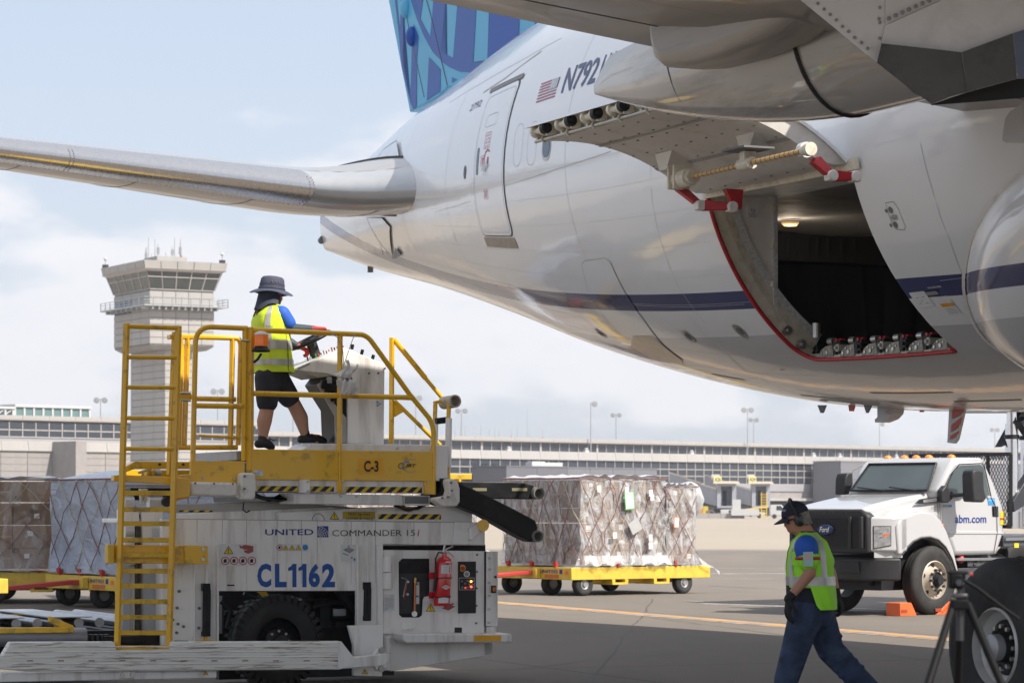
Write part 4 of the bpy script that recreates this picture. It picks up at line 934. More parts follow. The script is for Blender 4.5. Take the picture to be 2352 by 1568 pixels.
for P_, sg in ((A0, 1), (A1, -1)):
    cb = MB()
    if sg < 0: cb.cyl(P_, P_ + Vector((0, -.08, 0)), .05, n=16).cyl(P_ + Vector((0, -.08, 0)), P_ + Vector((0, -.15, 0)), .065, n=16).build('crank_housing', m_cream, cdoor); continue
    cb.cyl(P_, P_ + Vector((0, .07 * sg, 0)), .075, n=16).cyl(P_ + Vector((0, .07 * sg, 0)), P_ + Vector((0, .24 * sg, 0)), .095, n=16).box(P_.x - .10, P_.x + .08, P_.y + .24 * sg, P_.y + .27 * sg, P_.z - .10, P_.z + .14).box(P_.x - .10, P_.x + .08, P_.y + .36 * sg, P_.y + .39 * sg, P_.z - .10, P_.z + .14).cyl(P_ + Vector((0, .27 * sg, 0)), P_ + Vector((0, .36 * sg, 0)), .08, n=16); cb.build('crank_housing', m_cream, cdoor)
# red folding hinge arms with pale knuckles
def arm(pts, zs__, tcoord):
    P = [Vector((pxd(x, y, z_)[0], pxd(x, y, z_)[1], z_)) for (x, y), z_ in zip(pts, zs__)]
    for i in range(len(P) - 1):
        a_, b_ = P[i], P[i + 1]; d_ = (b_ - a_); up = Vector((0, 1, 0)); s_ = d_.cross(up).normalized() * .055; w_ = Vector((0, .045, 0))
        a2, b2 = a_ + d_ * .10, b_ - d_ * .10
        MB().add([a2 - s_ - w_, a2 + s_ - w_, a2 + s_ + w_, a2 - s_ + w_, b2 - s_ * .7 - w_, b2 + s_ * .7 - w_, b2 + s_ * .7 + w_, b2 - s_ * .7 + w_], [(0, 3, 2, 1), (4, 5, 6, 7), (0, 1, 5, 4), (1, 2, 6, 5), (2, 3, 7, 6), (3, 0, 4, 7)]).build('hinge_arm', m_seal, plane, bev=.01)
    for p in P[1:]: MB().cyl(p - Vector((0, .055, 0)), p + Vector((0, .055, 0)), .055, n=14).box(p.x - .05, p.x + .05, p.y - .05, p.y + .05, p.z - .05, p.z + .03).build('knuckle', m_dwhite, plane, bev=.01)
arm([(1556, 428), (1608, 472), (1680, 475)], [4.95, 4.72, 4.70], 0)
arm([(1866, 362), (1909, 404), (1962, 406)], [4.98, 4.80, 4.80], 0)
c0 = Vector((pxd(1684, 452, 4.8)[0], pxd(1684, 452, 4.8)[1], 4.8)); MB().add([c0 + Vector(v) for v in ((-.08, 0, .08), (.12, 0, .08), (.10, 0, -.12), (.02, 0, -.12), (-.08, .08, .08), (.12, .08, .08), (.10, .08, -.12), (.02, .08, -.12))], [(0, 3, 2, 1), (4, 5, 6, 7), (0, 1, 5, 4), (1, 2, 6, 5), (2, 3, 7, 6), (3, 0, 4, 7)]).build('hinge_bracket', m_seal, plane)
for P_, pts in ((A1, 0),):
    w0 = Vector((pxd(1848, 345, 5.02)[0], pxd(1848, 345, 5.02)[1], 5.02)); w1 = Vector((pxd(1870, 366, 4.98)[0], pxd(1870, 366, 4.98)[1], 4.98)); MB().cyl(w0 - Vector((0, .04, 0)), w0 + Vector((0, .04, 0)), .075, n=18).tube([w0, w1], .035, 8).build('crank_arm', m_wht, plane)
# door hinge strip and upper sill
MB().grid([[FS(lerp(TH + .05, TL_ - .2, i / 10), PHT + 1.5, .02), FS(lerp(TH + .05, TL_ - .2, i / 10), PHT - .6, .03), FS(lerp(TH + .05, TL_ - .2, i / 10), PHT - 1.2, -.12)] for i in range(11)]).build('hinge_strip', m_cream, plane)
# ---- wing-body fairing, bulging forward of the cargo door
bpts = [hit(*p) for p in ((2351, 396), (2300, 440), (2262, 490), (2235, 540), (2220, 600), (2215, 650), (2222, 700), (2240, 745), (2268, 782), (2310, 812), (2351, 832))]
bpts = sorted(bpts, key=lambda q: -q[1]); tabB = [(-q[1], q[0]) for q in bpts]
def tb(p):   # aft limit of the fairing at angle p
    if p > bpts[0][1]: return bpts[0][0] - (p - bpts[0][1]) * .14
    if p < bpts[-1][1]: return bpts[-1][0] - (bpts[-1][1] - p) * .12
    return sinterp(tabB, -p)
mb = MB(); rows = []
for j in range(41):
    p = lerp(-88, 24, j / 40); t_e = tb(p); row = []
    for i in range(26):
        d = (i / 25) ** 1.8 * 20; row.append(FS(t_e - d, p, -.012 + .64 * (1 - math.exp(-d / 1.1)) * (1 if p > -58 else max(0, 1 - (-58 - p) / 20))))
    rows.append(row)
mb.grid(rows).build('wing_body_fairing', m_fus, plane, smooth=60)
skin_line('fairing_edge', [(tb(lerp(-60, 20, j / 40)) + .0, lerp(-60, 20, j / 40)) for j in range(41)], .04, .016, m_dwhite, step=.5)
# ---- tail: fin and rudder, drawn on the plane of the fin skin
FX = -.16
def fz(px, py): return PF.q(px, py, FX)
def z6(x, y): return (884.3 + x * .17214, y * .17214)
m_fl = M('fin_light_blue', (.10, .40, .62), .4, var=.05, scale=1.5); m_fd = M('fin_dark_blue', (.025, .095, .36), .4, var=.05, scale=1.5); m_fr = M('fin_royal_blue', (.006, .07, .36), .4, var=.05, scale=1.5)
def fin_poly(pts, off=0.004):
    return [fz(*z6(x, y)) for x, y in pts]
def extr(pts, x0, x1): # in (t, z)
    return MB().prism(pts, x0, x1, 'x')
rud = [(330, 1500), (-75, -620), (330, -620), (560, 0), (640, 270), (770, 830), (848, 1150), (700, 1300)]
finp = [(848, 1150), (770, 830), (640, 270), (560, 0), (330, -620), (3000, -620), (3600, 500), (2400, 600), (1200, 1100)]
extr(fin_poly(rud), FX, -FX).build('rudder', m_fl, plane, bev=.02)
extr(fin_poly(finp), FX - .012, -FX + .012).build('fin', m_fl, plane)
def fin_dec(pts, mat=None, fin=True):
    off = FX - (.018 if fin else .006); q = fin_poly(pts); vs = [(off, a_, b_) for a_, b_ in q]
    bm = bmesh.new(); f = bm.faces.new([bm.verts.new(v) for v in vs]); bmesh.ops.triangulate(bm, faces=[f]); bm.verts.index_update()
    v = [tuple(x.co) for x in bm.verts]; fs = [tuple(x.index for x in f_.verts) for f_ in bm.faces]; bm.free(); MB().add(v, fs).build('fin_marking', mat or m_fd, plane)
# big sweeping band: from upper left down to the lower right, then up along the fuselage
fin_dec([(345, 0), (330, -100), (420, -100), (410, 70), (475, 255), (605, 500), (625, 240), (640, 270), (770, 830), (640, 700), (520, 480), (430, 260)], fin=False)
fin_dec([(410, 75), (412, 0), (510, 0), (475, 255)], fin=False); fin_dec([(412, 0), (425, -160), (530, -160), (510, 0)], fin=False)
for q_ in ([(640, 272), (655, 0), (665, -100), (830, -100), (820, 60), (765, 680), (840, 735), (775, 832)], [(920, 775), (975, 90), (1100, 90), (1228, 140), (1190, 830)], [(975, 90), (980, -100), (1230, -100), (1229, 100), (1228, 140)], [(840, 735), (920, 775), (1190, 830), (1290, 828), (1378, 808), (1150, 970), (1010, 960), (880, 905), (775, 832)], [(1378, 808), (1440, 780), (1300, 900), (1150, 970)]): fin_dec(q_)
fin_dec([(1378, 808), (1405, 185), (1410, -100), (1810, -100), (1800, 560), (1600, 700), (1440, 790)], m_fr)
fin_dec([(2012, 440), (2012, -100), (2500, -100), (2300, 330)], m_fr)
fin_dec([(905, 1035), (975, 1062), (905, 1110)])
fin_dec([(590, 765), (745, 930), (740, 1225), (560, 1345)], fin=False)
fin_dec([(385, 325), (450, 490), (430, 800), (352, 1000), (350, 1180), (360, 640)], fin=False)
fin_dec([(430, 790), (424, 1430), (378, 1470), (345, 1205), (352, 990)], fin=False)
fin_dec([(235, 0), (262, 230), (240, 700), (255, 880), (345, 1205), (378, 1455), (345, 1380), (225, 900), (190, 500), (150, 150), (135, 0), (158, 0), (200, 400), (218, 0)], fin=False)
skin = None
for (x, y, c_) in ((285, 115, m_fl), (367, 490, m_fr)):
    t_, z_ = fz(*z6(x, y)); MB().sphere((FX - .01, t_, z_), .115, 10, (.9, .9, 2.1 / 1.5)).build('hinge_fairing', c_, plane, smooth=60)
    a_, b_ = fz(*z6(x + 3, y + 85)), fz(*z6(x + 45, y + 330)); MB().box(FX - .012, FX - .004, min(a_[0], b_[0]), max(a_[0], b_[0]) * 1 + .0, min(a_[1], b_[1]), max(a_[1], b_[1])) 
    MB().tube([(FX - .005, a_[0], a_[1]), (FX - .005, b_[0], b_[1])], .006, 5).build('hinge_line', m_seam, plane)
pl_ = [fz(*z6(x, y)) for x, y in ((565, 0), (640, 270), (770, 830), (846, 1148))]; MB().tube([(FX - .02, a_, b_) for a_, b_ in pl_], .007, 5).build('rudder_gap', m_seam, plane)
pl_ = [fz(*z6(x, y)) for x, y in ((375, 610), (430, 860), (525, 1300))]; MB().tube([(FX - .005, a_, b_) for a_, b_ in pl_], .005, 5).build('tab_gap', m_seam, plane)
# ---- horizontal stabiliser
def airfoil(n=20):
    up, lo = [], []
    for i in range(n + 1):
        x = (1 - math.cos(math.pi * i / n)) / 2; y = 5 * .113 * (.2969 * math.sqrt(x) - .126 * x - .3516 * x * x + .2843 * x**3 - .1036 * x**4); up.append((x, y)); lo.append((x, -y))
    return up, lo
AU, AL = airfoil(); PROF = AU[::-1] + AL[1:]
def stab_sec(u):
    t0_ = 12.05 + .755 * (u - 1.7); z0_ = 6.11 + .181 * (u - 1.7); c_ = lerp(6.9, 2.4, (u - 1.5) / 9.3)
    if u < 3.0: t0_ -= .75 * (max(0, (3.0 - u) / 1.5)) ** 2; c_ += .75 * (max(0, (3.0 - u) / 1.5)) ** 2; z0_ += .20 * ((3.0 - u) / 1.5) ** 2
    return t0_, z0_, c_
def stab_rows(us, ks): return [[(-u, stab_sec(u)[0] + PROF[k][0] * stab_sec(u)[2], stab_sec(u)[1] + (PROF[k][1] + PROF[k][0] * .095) * stab_sec(u)[2]) for k in ks] for u in us]
nP = len(PROF); us_all = [1.55, 1.8, 2.1, 2.4, 2.7, 3.0, 4, 5, 6, 7, 8, 9, 10, 10.6, 10.8]
le_k = [k for k in range(nP) if PROF[k][0] <= .10]; kU, kL = le_k[0], le_k[-1]
MB().grid(stab_rows([3.0 + .55 * i for i in range(15)], le_k)).build('stabiliser_leading_edge', m_polish, plane, smooth=70)
MB().grid(stab_rows([1.55, 1.75, 1.95, 2.15, 2.35, 2.55, 2.8, 3.0], le_k)).build('stabiliser_root', m_grey_gloss, plane, smooth=70)
body_k = list(range(0, kU + 1)); bl_k = list(range(kL, nP))
m_stab = M('stabiliser_grey', (.36, .33, .30), .30, .25, var=.06, scale=2, streak=(.2, 1, 1), coat=.5)
MB().grid(stab_rows(us_all, body_k)).grid(stab_rows(us_all, bl_k)).build('stabiliser', m_stab, plane, smooth=60)
MB().add([Vector(p) for p in stab_rows([1.56], range(nP))[0]], [tuple(range(nP))]).build('root_rib', m_seam, plane)
sm = MB(); rr_ = [(-1.545, stab_sec(1.55)[0] + PROF[k][0] * stab_sec(1.55)[2] * 1.0, stab_sec(1.55)[1] + (PROF[k][1] * 1.02 + PROF[k][0] * .095) * stab_sec(1.55)[2]) for k in range(6, nP - 6)]; sm.tube(rr_, .022, 6); sm.build('root_seal', m_black, plane)
rv = MB()
for i in range(150):
    u = 1.9 + i * .06; t0_, z0_, c_ = stab_sec(u); k = kL; p = Vector((-u, t0_ + PROF[k][0] * c_, z0_ + (PROF[k][1] + PROF[k][0] * .095) * c_ - .004)); rv.cyl(p, p + Vector((0, -.002, -.004)), .006, n=5)
for u in (3.0, 3.05, 6.0, 6.05):
    for k in le_k[2:-1]:
        t0_, z0_, c_ = stab_sec(u)
        for f_ in (0, .5): x_, y_ = lerp(PROF[k][0], PROF[k + 1][0], f_), lerp(PROF[k][1], PROF[k + 1][1], f_); rv.sphere((-u, t0_ + x_ * c_, z0_ + (y_ + x_ * .095) * c_), .012, 3)
rv.build('rivets', m_seam, plane, kind='stuff')
for u in (2.1, 3.6, 5.1, 6.6, 8.1): MB().tube([Vector(p) + Vector((0, 0, -.001)) for p in stab_rows([u], range(kL, nP - 6))[0]], .006, 4).build('panel_seam', m_seam, plane)
# tail cone details: cut-out plates, vents
seam_px([(765, 484), (768, 545), (790, 580)], .01); seam_px([(875, 500), (872, 540), (880, 585)], .02, m_seam)
tri = [hit(*p) for p in ((905, 590), (898, 520), (880, 500), (845, 500))]
tri2 = [hit(*p) for p in ((915, 325), (921, 360), (922, 378), (860, 378), (885, 345))]
if all(tri): skin_decal('cutout_plate', tri, .02, m_grey_gloss); skin_line('plate_seam', tri, .02, .024, m_seam, closed=True)
if all(tri2): skin_decal('cutout_plate', tri2, .03, m_wht); skin_line('plate_seam', tri2, .02, .034, m_seam, closed=True)
dk = [hit(*p) for p in ((903, 590), (912, 566), (916, 572), (925, 584), (908, 592))]
if all(dk): skin_decal('gap', dk, .028, m_navy)
for (t_, p_, r_) in ((20.52, -40, .06), (18.4, -89, .05)):
    g0 = FS(min(20.4, t_), p_, .0); MB().cyl((g0.x, g0.y, g0.z + .03), (g0.x, g0.y + (.1 if t_ > 20 else .0), g0.z - (0 if t_ > 20 else .1)), r_, n=10).build('drain', m_seam, plane)
# ---- wing with flaps, seen from below
def wpt(px, py, z_): q = pxd(px, py, z_); return (q[0], q[1], z_)
TEz = 5.91
def wing_z(u, low=True): return 5.27 + .118 * (u - 3.1)
te0 = -4.25
wg = MB(); rows = []
for i, u in enumerate([2.4, 3.1, 4, 5, 6, 7, 8, 9, 10, 11, 13, 16, 19, 22, 25, 30.5]):
    te = te0 if u <= 9 else te0 + (u - 9) * .30
    le = -18.5 + (u - 3.1) * .66; z = wing_z(u); c_ = te - le; row = []
    for f_, lo_ in ((0, 0.0), (.06, -.005), (.2, -.028), (.4, -.045), (.6, -.05), (.8, -.045), (.93, -.028), (1, .0)): row.append((-u, te - f_ * c_, z + lo_ * c_ + .0))
    for f_, hi_ in ((.93, .05), (.75, .075), (.5, .08), (.25, .05), (.08, .02), (0, .008)): row.append((-u, te - f_ * c_, z + hi_ * c_ * .8 + .02))
    row.append(row[0]); rows.append(row)
wg.grid(rows).build('wing', m_wing, plane, smooth=50)
for f_ in (.13, .26):
    MB().tube([(-u, te0 - f_ * (te0 - (-18.5 + (u - 3.1) * .66)), wing_z(u) - .004 - (.016 if f_ < .2 else .032) * (te0 - (-18.5 + (u - 3.1) * .66))) for u in (3.1, 4, 5, 6, 7, 8, 9)], .012, 4).build('flap_gap', m_seam, plane)
# flap track fairing
fx = 6.0
def fairing(name, u, ta, tf, z_top, depth, wid, mat, tipz, n_=30):
    mb = MB(); rows = []
    for i in range(n_ + 1):
        k = i / n_; t_ = lerp(ta, tf, k); s_ = math.sin(math.pi * min(.5, (k * .80 + .02) ** .8 * .62 + .05)) if k < .75 else 1
        s_ = min(1, (.16 + 1.9 * k)) if k < .5 else 1; s_ = 1 - (1 - min(1, k / .62)) ** 1.7
        zt_ = lerp(tipz + .05, z_top, min(1, k * 17.0)); zb_ = lerp(tipz - .03, z_top - depth, s_); w_ = wid * (.03 + .97 * s_)
        row = []
        for j in range(17):
            a_ = math.pi * j / 16; row.append((-(u + w_ * math.cos(a_)), t_, zt_ - (zt_ - zb_) * (math.sin(a_) ** .75)))
        rows.append(row)
    mb.grid(rows); mb.add(rows[0], [tuple(range(17))]).add(rows[-1], [tuple(range(17))]); return mb.build(name, mat, plane, smooth=60)
z_tip = PF.q(1367, 210, -fx)[1]; t_tip = PF.q(1367, 210, -fx)[0]
fairing('flap_track_fairing', fx, t_tip, -10.4, 5.75, 1.06, .52, m_fair, z_tip)
# upper, smaller canoe nested above it
cq = [PF.q(x, y, -7.0) for x, y in ((1480, 60), (1483, 100), (1492, 138), (1508, 153), (1560, 150), (1640, 130), (1740, 86), (1830, 15), (1880, -60), (1490, -60))]
MB().prism(cq, -7.0, -6.45, 'x').build('flap_hinge_fairing', M('canoe_upper', (.50, .46, .42), .35, var=.06, dirt=(.14, .13, .12), dscale=2, damt=.6, streak=(1.5, .2, 2)), plane, bev=.12, seg=4)
def ring(tc_, r0=.0, name='fairing_joint', mat=None, th=.03):
    k = (tc_ - t_tip) / (-10.4 - t_tip); s_ = 1 - (1 - min(1, k / .62)) ** 1.7; zt_ = lerp(z_tip + .05, 5.75, min(1, k * 17.0)); zb_ = lerp(z_tip - .03, 5.75 - 1.06, s_); w_ = .52 * (.03 + .97 * s_) + .004
    MB().tube([(-(fx + w_ * math.cos(math.pi * j / 24)), tc_ - .10 * math.sin(math.pi * j / 24), zt_ - (zt_ - zb_ + .004) * (math.sin(math.pi * j / 24) ** .75)) for j in range(25)], th, 6).build(name, mat or m_seam, plane)
ring(PF.q(1600, 200, -fx)[0], th=.008, mat=M('joint_streak', (.2, .2, .21), .4)); ring(PF.q(1955, 230, -fx)[0] + .1, th=.022, mat=m_black)
# gear door and dark panels in front of the fairing (nearer the viewer)
def near_poly(name, pts, Y, mat, th=.06, tilt=0):
    vs = []
    for dy in (0, th):
        for i, (x, y) in enumerate(pts): k = Y + dy; vs.append(((x - CX) / F * k, k, (HY - y) / F * k + HC))
    # to the aeroplane's own axes
    vs = [PF.w(Vector(v)) for v in vs]; n_ = len(pts)
    return MB().add(vs, [tuple(range(n_)), tuple(range(2 * n_ - 1, n_ - 1, -1))] + [(i, n_ + i, n_ + (i + 1) % n_, (i + 1) % n_) for i in range(n_)]).build(name, mat, plane)
def z7(x, y): return (1837.5 + x * .2563, y * .2563)
m_gd = M('gear_door_grey', (.72, .70, .69), .4, var=.05, scale=1.5, dirt=(.3, .29, .28), dscale=2.5, damt=.4)
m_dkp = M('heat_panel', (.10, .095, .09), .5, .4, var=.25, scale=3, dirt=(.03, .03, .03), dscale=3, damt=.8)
near_poly('gear_door', [z7(*p) for p in ((0, 0), (-40, -60), (760, -60), (760, 225), (725, 390), (690, 560), (560, 460), (330, 270))], 19.0, m_gd)
near_poly('gear_door_panel', [z7(*p) for p in ((764, 225), (764, -60), (1400, -60), (1280, -6))], 18.98, m_gd)
near_poly('gear_door_panel', [z7(*p) for p in ((764, 232), (1290, -6), (1404, -60), (2100, -60), (2100, 235), (1910, 300), (1445, 468), (1200, 440), (860, 402), (730, 388))], 18.96, m_gd)
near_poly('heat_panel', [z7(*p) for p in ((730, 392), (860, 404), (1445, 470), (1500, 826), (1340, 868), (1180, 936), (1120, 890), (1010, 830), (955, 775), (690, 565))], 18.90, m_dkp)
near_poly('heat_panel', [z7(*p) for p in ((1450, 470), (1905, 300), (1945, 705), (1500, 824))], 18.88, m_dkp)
near_poly('heat_panel', [z7(*p) for p in ((1912, 298), (2100, 240), (2100, 690), (1950, 703))], 18.87, M('blue_panel', (.10, .12, .18), .4))
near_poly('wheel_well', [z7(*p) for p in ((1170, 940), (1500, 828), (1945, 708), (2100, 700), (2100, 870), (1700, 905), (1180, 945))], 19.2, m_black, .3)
rvb = MB()
for i in range(9):
    x, y = z7(797 + i * 60, 168 - i * 27); k = 18.95; p = PF.w(Vector(((x - CX) / F * k, k, (HY - y) / F * k + HC))); rvb.sphere(p, .016, 4)
for (x, y) in ((160, 35), (215, 85), (270, 133), (325, 182), (380, 240), (435, 285), (490, 340), (550, 385), (605, 436), (715, 70), (708, 172), (716, 205), (713, 345)):
    x, y = z7(x, y); k = 18.99; p = PF.w(Vector(((x - CX) / F * k, k, (HY - y) / F * k + HC))); rvb.sphere(p, .012, 4)
rvb.build('door_rivets', M('rivet_grey', (.3, .29, .29), .5), plane)
# root fairing at the right edge
near_poly('inboard_fairing', [z7(*p) for p in ((1840, 1060), (1880, 1000), (2040, 900), (2100, 900), (2100, 1290), (1850, 1280), (1812, 1260), (1820, 1170))], 22.5, m_wht, .6)
# ---- belly aerials, drains and the striped mast
def belly(px0, pts, u, mat, name, th=.02, label=None):
    q = [PF.q(x, y, -u) for x, y in pts]; o = MB().prism(q, -u - th / 2, -u + th / 2, 'x').build(name, mat, plane)
    if label: o['label'] = label
    return o
m_rb = M('red_blade', (.50, .07, .05), .5)
belly(0, [(1879, 930), (1898, 930), (1891, 948), (1886, 948)], .4, m_seam, 'drain_mast'); belly(0, [(1949, 924), (1966, 924), (1960, 944), (1952, 944)], .3, m_rb, 'blade_aerial'); belly(0, [(1985, 930), (2003, 930), (1994, 948), (1991, 948)], .5, m_seam, 'drain_mast')
belly(0, [(2027, 930), (2067, 930), (2063, 950), (2052, 962), (2032, 970), (2022, 970), (2021, 963), (2027, 958)], .3, M('duct_grey', (.42, .41, .41), .4), 'exhaust_duct', .14); belly(0, [(2111, 925), (2124, 925), (2121, 946), (2114, 946)], .2, m_rb, 'blade_aerial'); belly(0, [(2236, 925), (2254, 925), (2246, 937), (2244, 937)], .4, m_seam, 'drain_mast')
mq = [(2185, 925), (2221, 920), (2216, 938), (2200, 1008), (2193, 1018), (2180, 1016), (2181, 1002)]
mast_ = belly(0, mq, .25, M('mast_grey', (.55, .54, .53), .45), 'striped_mast', .05)
for i, (a_, b_, c_, d_) in enumerate([((2187, 942), (2218, 930), (2214, 946), (2186, 962)), ((2185, 975), (2211, 955), (2207, 973), (2183, 993)), ((2186, 935), (2188, 926), (2200, 926), (2186, 940)), ((2182, 1000), (2204, 988), (2203, 994), (2181, 1010))]):
    q = [PF.q(x, y, -.29) for x, y in (a_, b_, c_, d_)]; vs = [(-.29, x, z) for x, z in q]; MB().add(vs, [(0, 1, 2, 3)]).build('mast_stripe', m_rb, mast_)
x0, z0 = PF.q(2036, 952, -.38); text('stencil', 'HOT', 0, .16, 0, .06, 0, m_reds, plane)
o_ = [o for o in plane.children if o.name.startswith('stencil')][-1]; o_.rotation_euler = (0, 0, math.radians(-90)); o_.location = (-.39, x0, z0)
# ---- main gear wheel, aft axle
GX, GY = (2340 - CX) / F * 20.2, 20.2; gl_ = PF.w(Vector((GX, GY, .64)))
def tyre(name, c, R, w, hub, mat_t, parent, ax='x', n=48, grooves=4):
    prof = [(hub, -w * .42), (hub * 1.12, -w * .47), (R * .80, -w * .5), (R * .93, -w * .44), (R * .985, -w * .34)]
    for g_ in range(grooves):
        y0_ = lerp(-w * .30, w * .30, (g_ + .2) / grooves); y1_ = lerp(-w * .30, w * .30, (g_ + .8) / grooves); prof += [(R, y0_), (R, y1_), (R * .975, y1_ + w * .005), (R * .975, lerp(-w * .3, w * .3, (g_ + 1.15) / grooves) if g_ < grooves - 1 else y1_ + w * .02)]
    prof += [(R * .985, w * .34), (R * .93, w * .44), (R * .80, w * .5), (hub * 1.12, w * .47), (hub, w * .42), (hub, -w * .42)]
    return MB().lathe(prof, c, ax, n).build(name, mat_t, parent, smooth=35)
m_tyre = M('tyre_rubber', (.022, .021, .021), .75, var=.2, scale=3, dirt=(.07, .065, .06), dscale=3, damt=.5); m_rim = M('rim_pale', (.50, .49, .47), .4, .2, var=.1, dirt=(.12, .11, .1), dscale=6, damt=.6)
for dx_, lab in ((0, None), (1.38, None)):
    c0 = (gl_[0] + dx_, gl_[1], .64)
    ty_ = tyre('gear_tyre', c0, .635, .46, .28, m_tyre, plane)
    MB().lathe([(.285, -.20), (.27, -.215), (.255, -.15), (.20, -.11), (.19, -.05)], c0, 'x', 40).build('rim', m_rim, ty_, smooth=40)
    MB().lathe([(.20, -.10), (.17, -.13), (.11, -.11), (.10, -.17), (.001, -.175)], c0, 'x', 30).build('brake_hub', m_black, ty_, smooth=40)
    MB().lathe([(.095, -.17), (.095, -.235), (.08, -.245), (.001, -.245)], c0, 'x', 24).build('hub_cap', M('hub_cap', (.35, .35, .36), .45, .5, dirt=(.1, .1, .1), damt=.6), ty_, smooth=40)
    bl = MB()
    for i in range(12): a_ = i * math.pi / 6; bl.cyl((c0[0] - .13, c0[1] + .15 * math.cos(a_), c0[2] + .15 * math.sin(a_)), (c0[0] - .16, c0[1] + .15 * math.cos(a_), c0[2] + .15 * math.sin(a_)), .016, n=6)
    bl.build('wheel_bolts', m_steel, ty_)
MB().cyl((gl_[0] + .1, gl_[1], .64), (gl_[0] + 1.3, gl_[1], .64), .09, n=14).cyl((gl_[0] + .69, gl_[1] - 1.5, 1.1), (gl_[0] + .69, gl_[1] - 1.7, 5.2), .17, n=16).tube([(gl_[0] + .69, gl_[1], .64), (gl_[0] + .69, gl_[1] - 3.0, .66)], .14, 12).build('gear_leg', m_gd, plane, smooth=40)
# ================================================================ cargo loader
LF = Frame((-2.09, 25.7), 24.3)
ld = empty('cargo_loader', LF.O, LF.a, 'white and yellow CL1162 cargo loader with a tall yellow ladder and raised operator platform', 'cargo loader')
m_lw = M('loader_white', (.84, .82, .79), .38, var=.05, scale=2, dirt=(.33, .29, .25), dscale=3.5, damt=.55, dthr=(.5, .66), streak=(1.6, 1.6, .22), coat=.15)
m_lws = M('loader_white_worn', (.80, .78, .73), .5, var=.08, scale=3, dirt=(.20, .16, .13), dscale=14, damt=.85, dthr=(.53, .62), streak=(.2, 1, 4.5))
m_ly = M('loader_yellow', (.80, .45, .010), .35, var=.05, scale=3, dirt=(.22, .13, .03), dscale=7, damt=.5, dthr=(.56, .63), coat=.3)
m_ly2 = M('loader_yellow_worn', (.76, .46, .03), .5, var=.1, scale=5, dirt=(.10, .08, .05), dscale=7, damt=.85)
m_lb = M('loader_black', (.010, .010, .012), .4, spec=.25, var=.3, scale=5, dirt=(.05, .05, .05), dscale=6, damt=.4)
m_foam = M('bumper_foam', (.80, .77, .71), .8, var=.08, scale=8, dirt=(.35, .33, .30), dscale=8, damt=.7)
m_pan = M('mechanical_dark', (.028, .028, .03), .5, .3, var=.4, scale=9)
m_blue = M('united_blue', (.008, .035, .24), .4); m_blue2 = M('number_blue', (.006, .075, .33), .4); m_ink = M('ink_black', (.012, .012, .015), .5); m_lblred = M('label_red', (.5, .02, .03), .5); m_lbly = M('label_yellow', (.80, .55, .02), .5); m_lblw = M('label_white', (.70, .70, .69), .45); m_org = M('label_orange', (.85, .42, .02), .45); m_lblb = M('label_blue', (.03, .25, .55), .5)
m_gray = M('machine_grey', (.33, .33, .34), .4, .4, var=.1, scale=5, dirt=(.15, .14, .13), dscale=6)
def bp(name, x0, y0, x1, y1, d0, d1, mat, fr=LF, par=None, bev=.006, label=None):
    a = fr.p(x0, y1, d0); b = fr.p(x1, y0, d0); return MB().box(a[0], b[0], d0, d1, a[1], b[1]).build(name, mat, par or ld, bev=bev, label=label)
def pp(name, pts, d0, d1, mat, fr=LF, par=None, bev=.006, label=None):
    return MB().prism(poly_px(fr, pts, d0), d0, d1).build(name, mat, par or ld, bev=bev, label=label)
def tp(name, pts, d, r, mat, fr=LF, par=None, n=10, closed=False, sq=False, smooth=60):
    P = [fr.P3(x, y, (d if not isinstance(d, (list, tuple)) else d[i])) for i, (x, y) in enumerate(pts)]
    mb = MB(); (mb.sqtube(P, r, closed) if sq else mb.tube(P, r, n, closed)); return mb.build(name, mat, par or ld, smooth=None if sq else smooth, bev=.003 if sq else 0)
def tx(name, s, x0, y0, x1, y1, d, mat, par=None, bold=0.0, shear=0.0, fr=LF):
    a = fr.p(x0, y1, d); b = fr.p(x1, y0, d); return text(name, s, a[0], b[0], a[1], b[1], d, mat, par or ld, bold, shear)
def flat(name, pts, d, mat, fr=LF, par=None):
    q = poly_px(fr, pts, d); bm = bmesh.new(); f = bm.faces.new([bm.verts.new((a, d, b)) for a, b in q]); f.normal_update()
    if f.normal.y > 0: f.normal_flip()
    bmesh.ops.triangulate(bm, faces=[f]); bm.verts.index_update(); v = [tuple(x.co) for x in bm.verts]; fs = [tuple(x.index for x in g_.verts) for g_ in bm.faces]; bm.free(); return MB().add(v, fs).build(name, mat, par or ld)
def circ(x, y, r, n=20, a0=0, a1=360): return [(x + r * math.cos(math.radians(a0 + (a1 - a0) * i / n)), y - r * math.sin(math.radians(a0 + (a1 - a0) * i / n))) for i in range(n + (0 if a1 - a0 == 360 else 1))]
def ringflat(name, x, y, r, w, d, mat, par=None, a0=0, a1=360, n=28):
    o = circ(x, y, r, n, a0, a1); i_ = circ(x, y, r - w, n, a0, a1)
    if a1 - a0 == 360: o.append(o[0]); i_.append(i_[0])
    return MB().grid([[LF.P3(*a, d) for a in o], [LF.P3(*a, d) for a in i_]]).build(name, mat, par or ld)
def bolts(pts, d, r, mat=None, par=None, fr=LF, l=.018, name='bolt'):
    for x, y in pts: p = Vector(fr.P3(x, y, d)); MB().cyl(p, p + Vector((0, -l, 0)), r, n=6).build(name, mat or m_steel, par or ld)
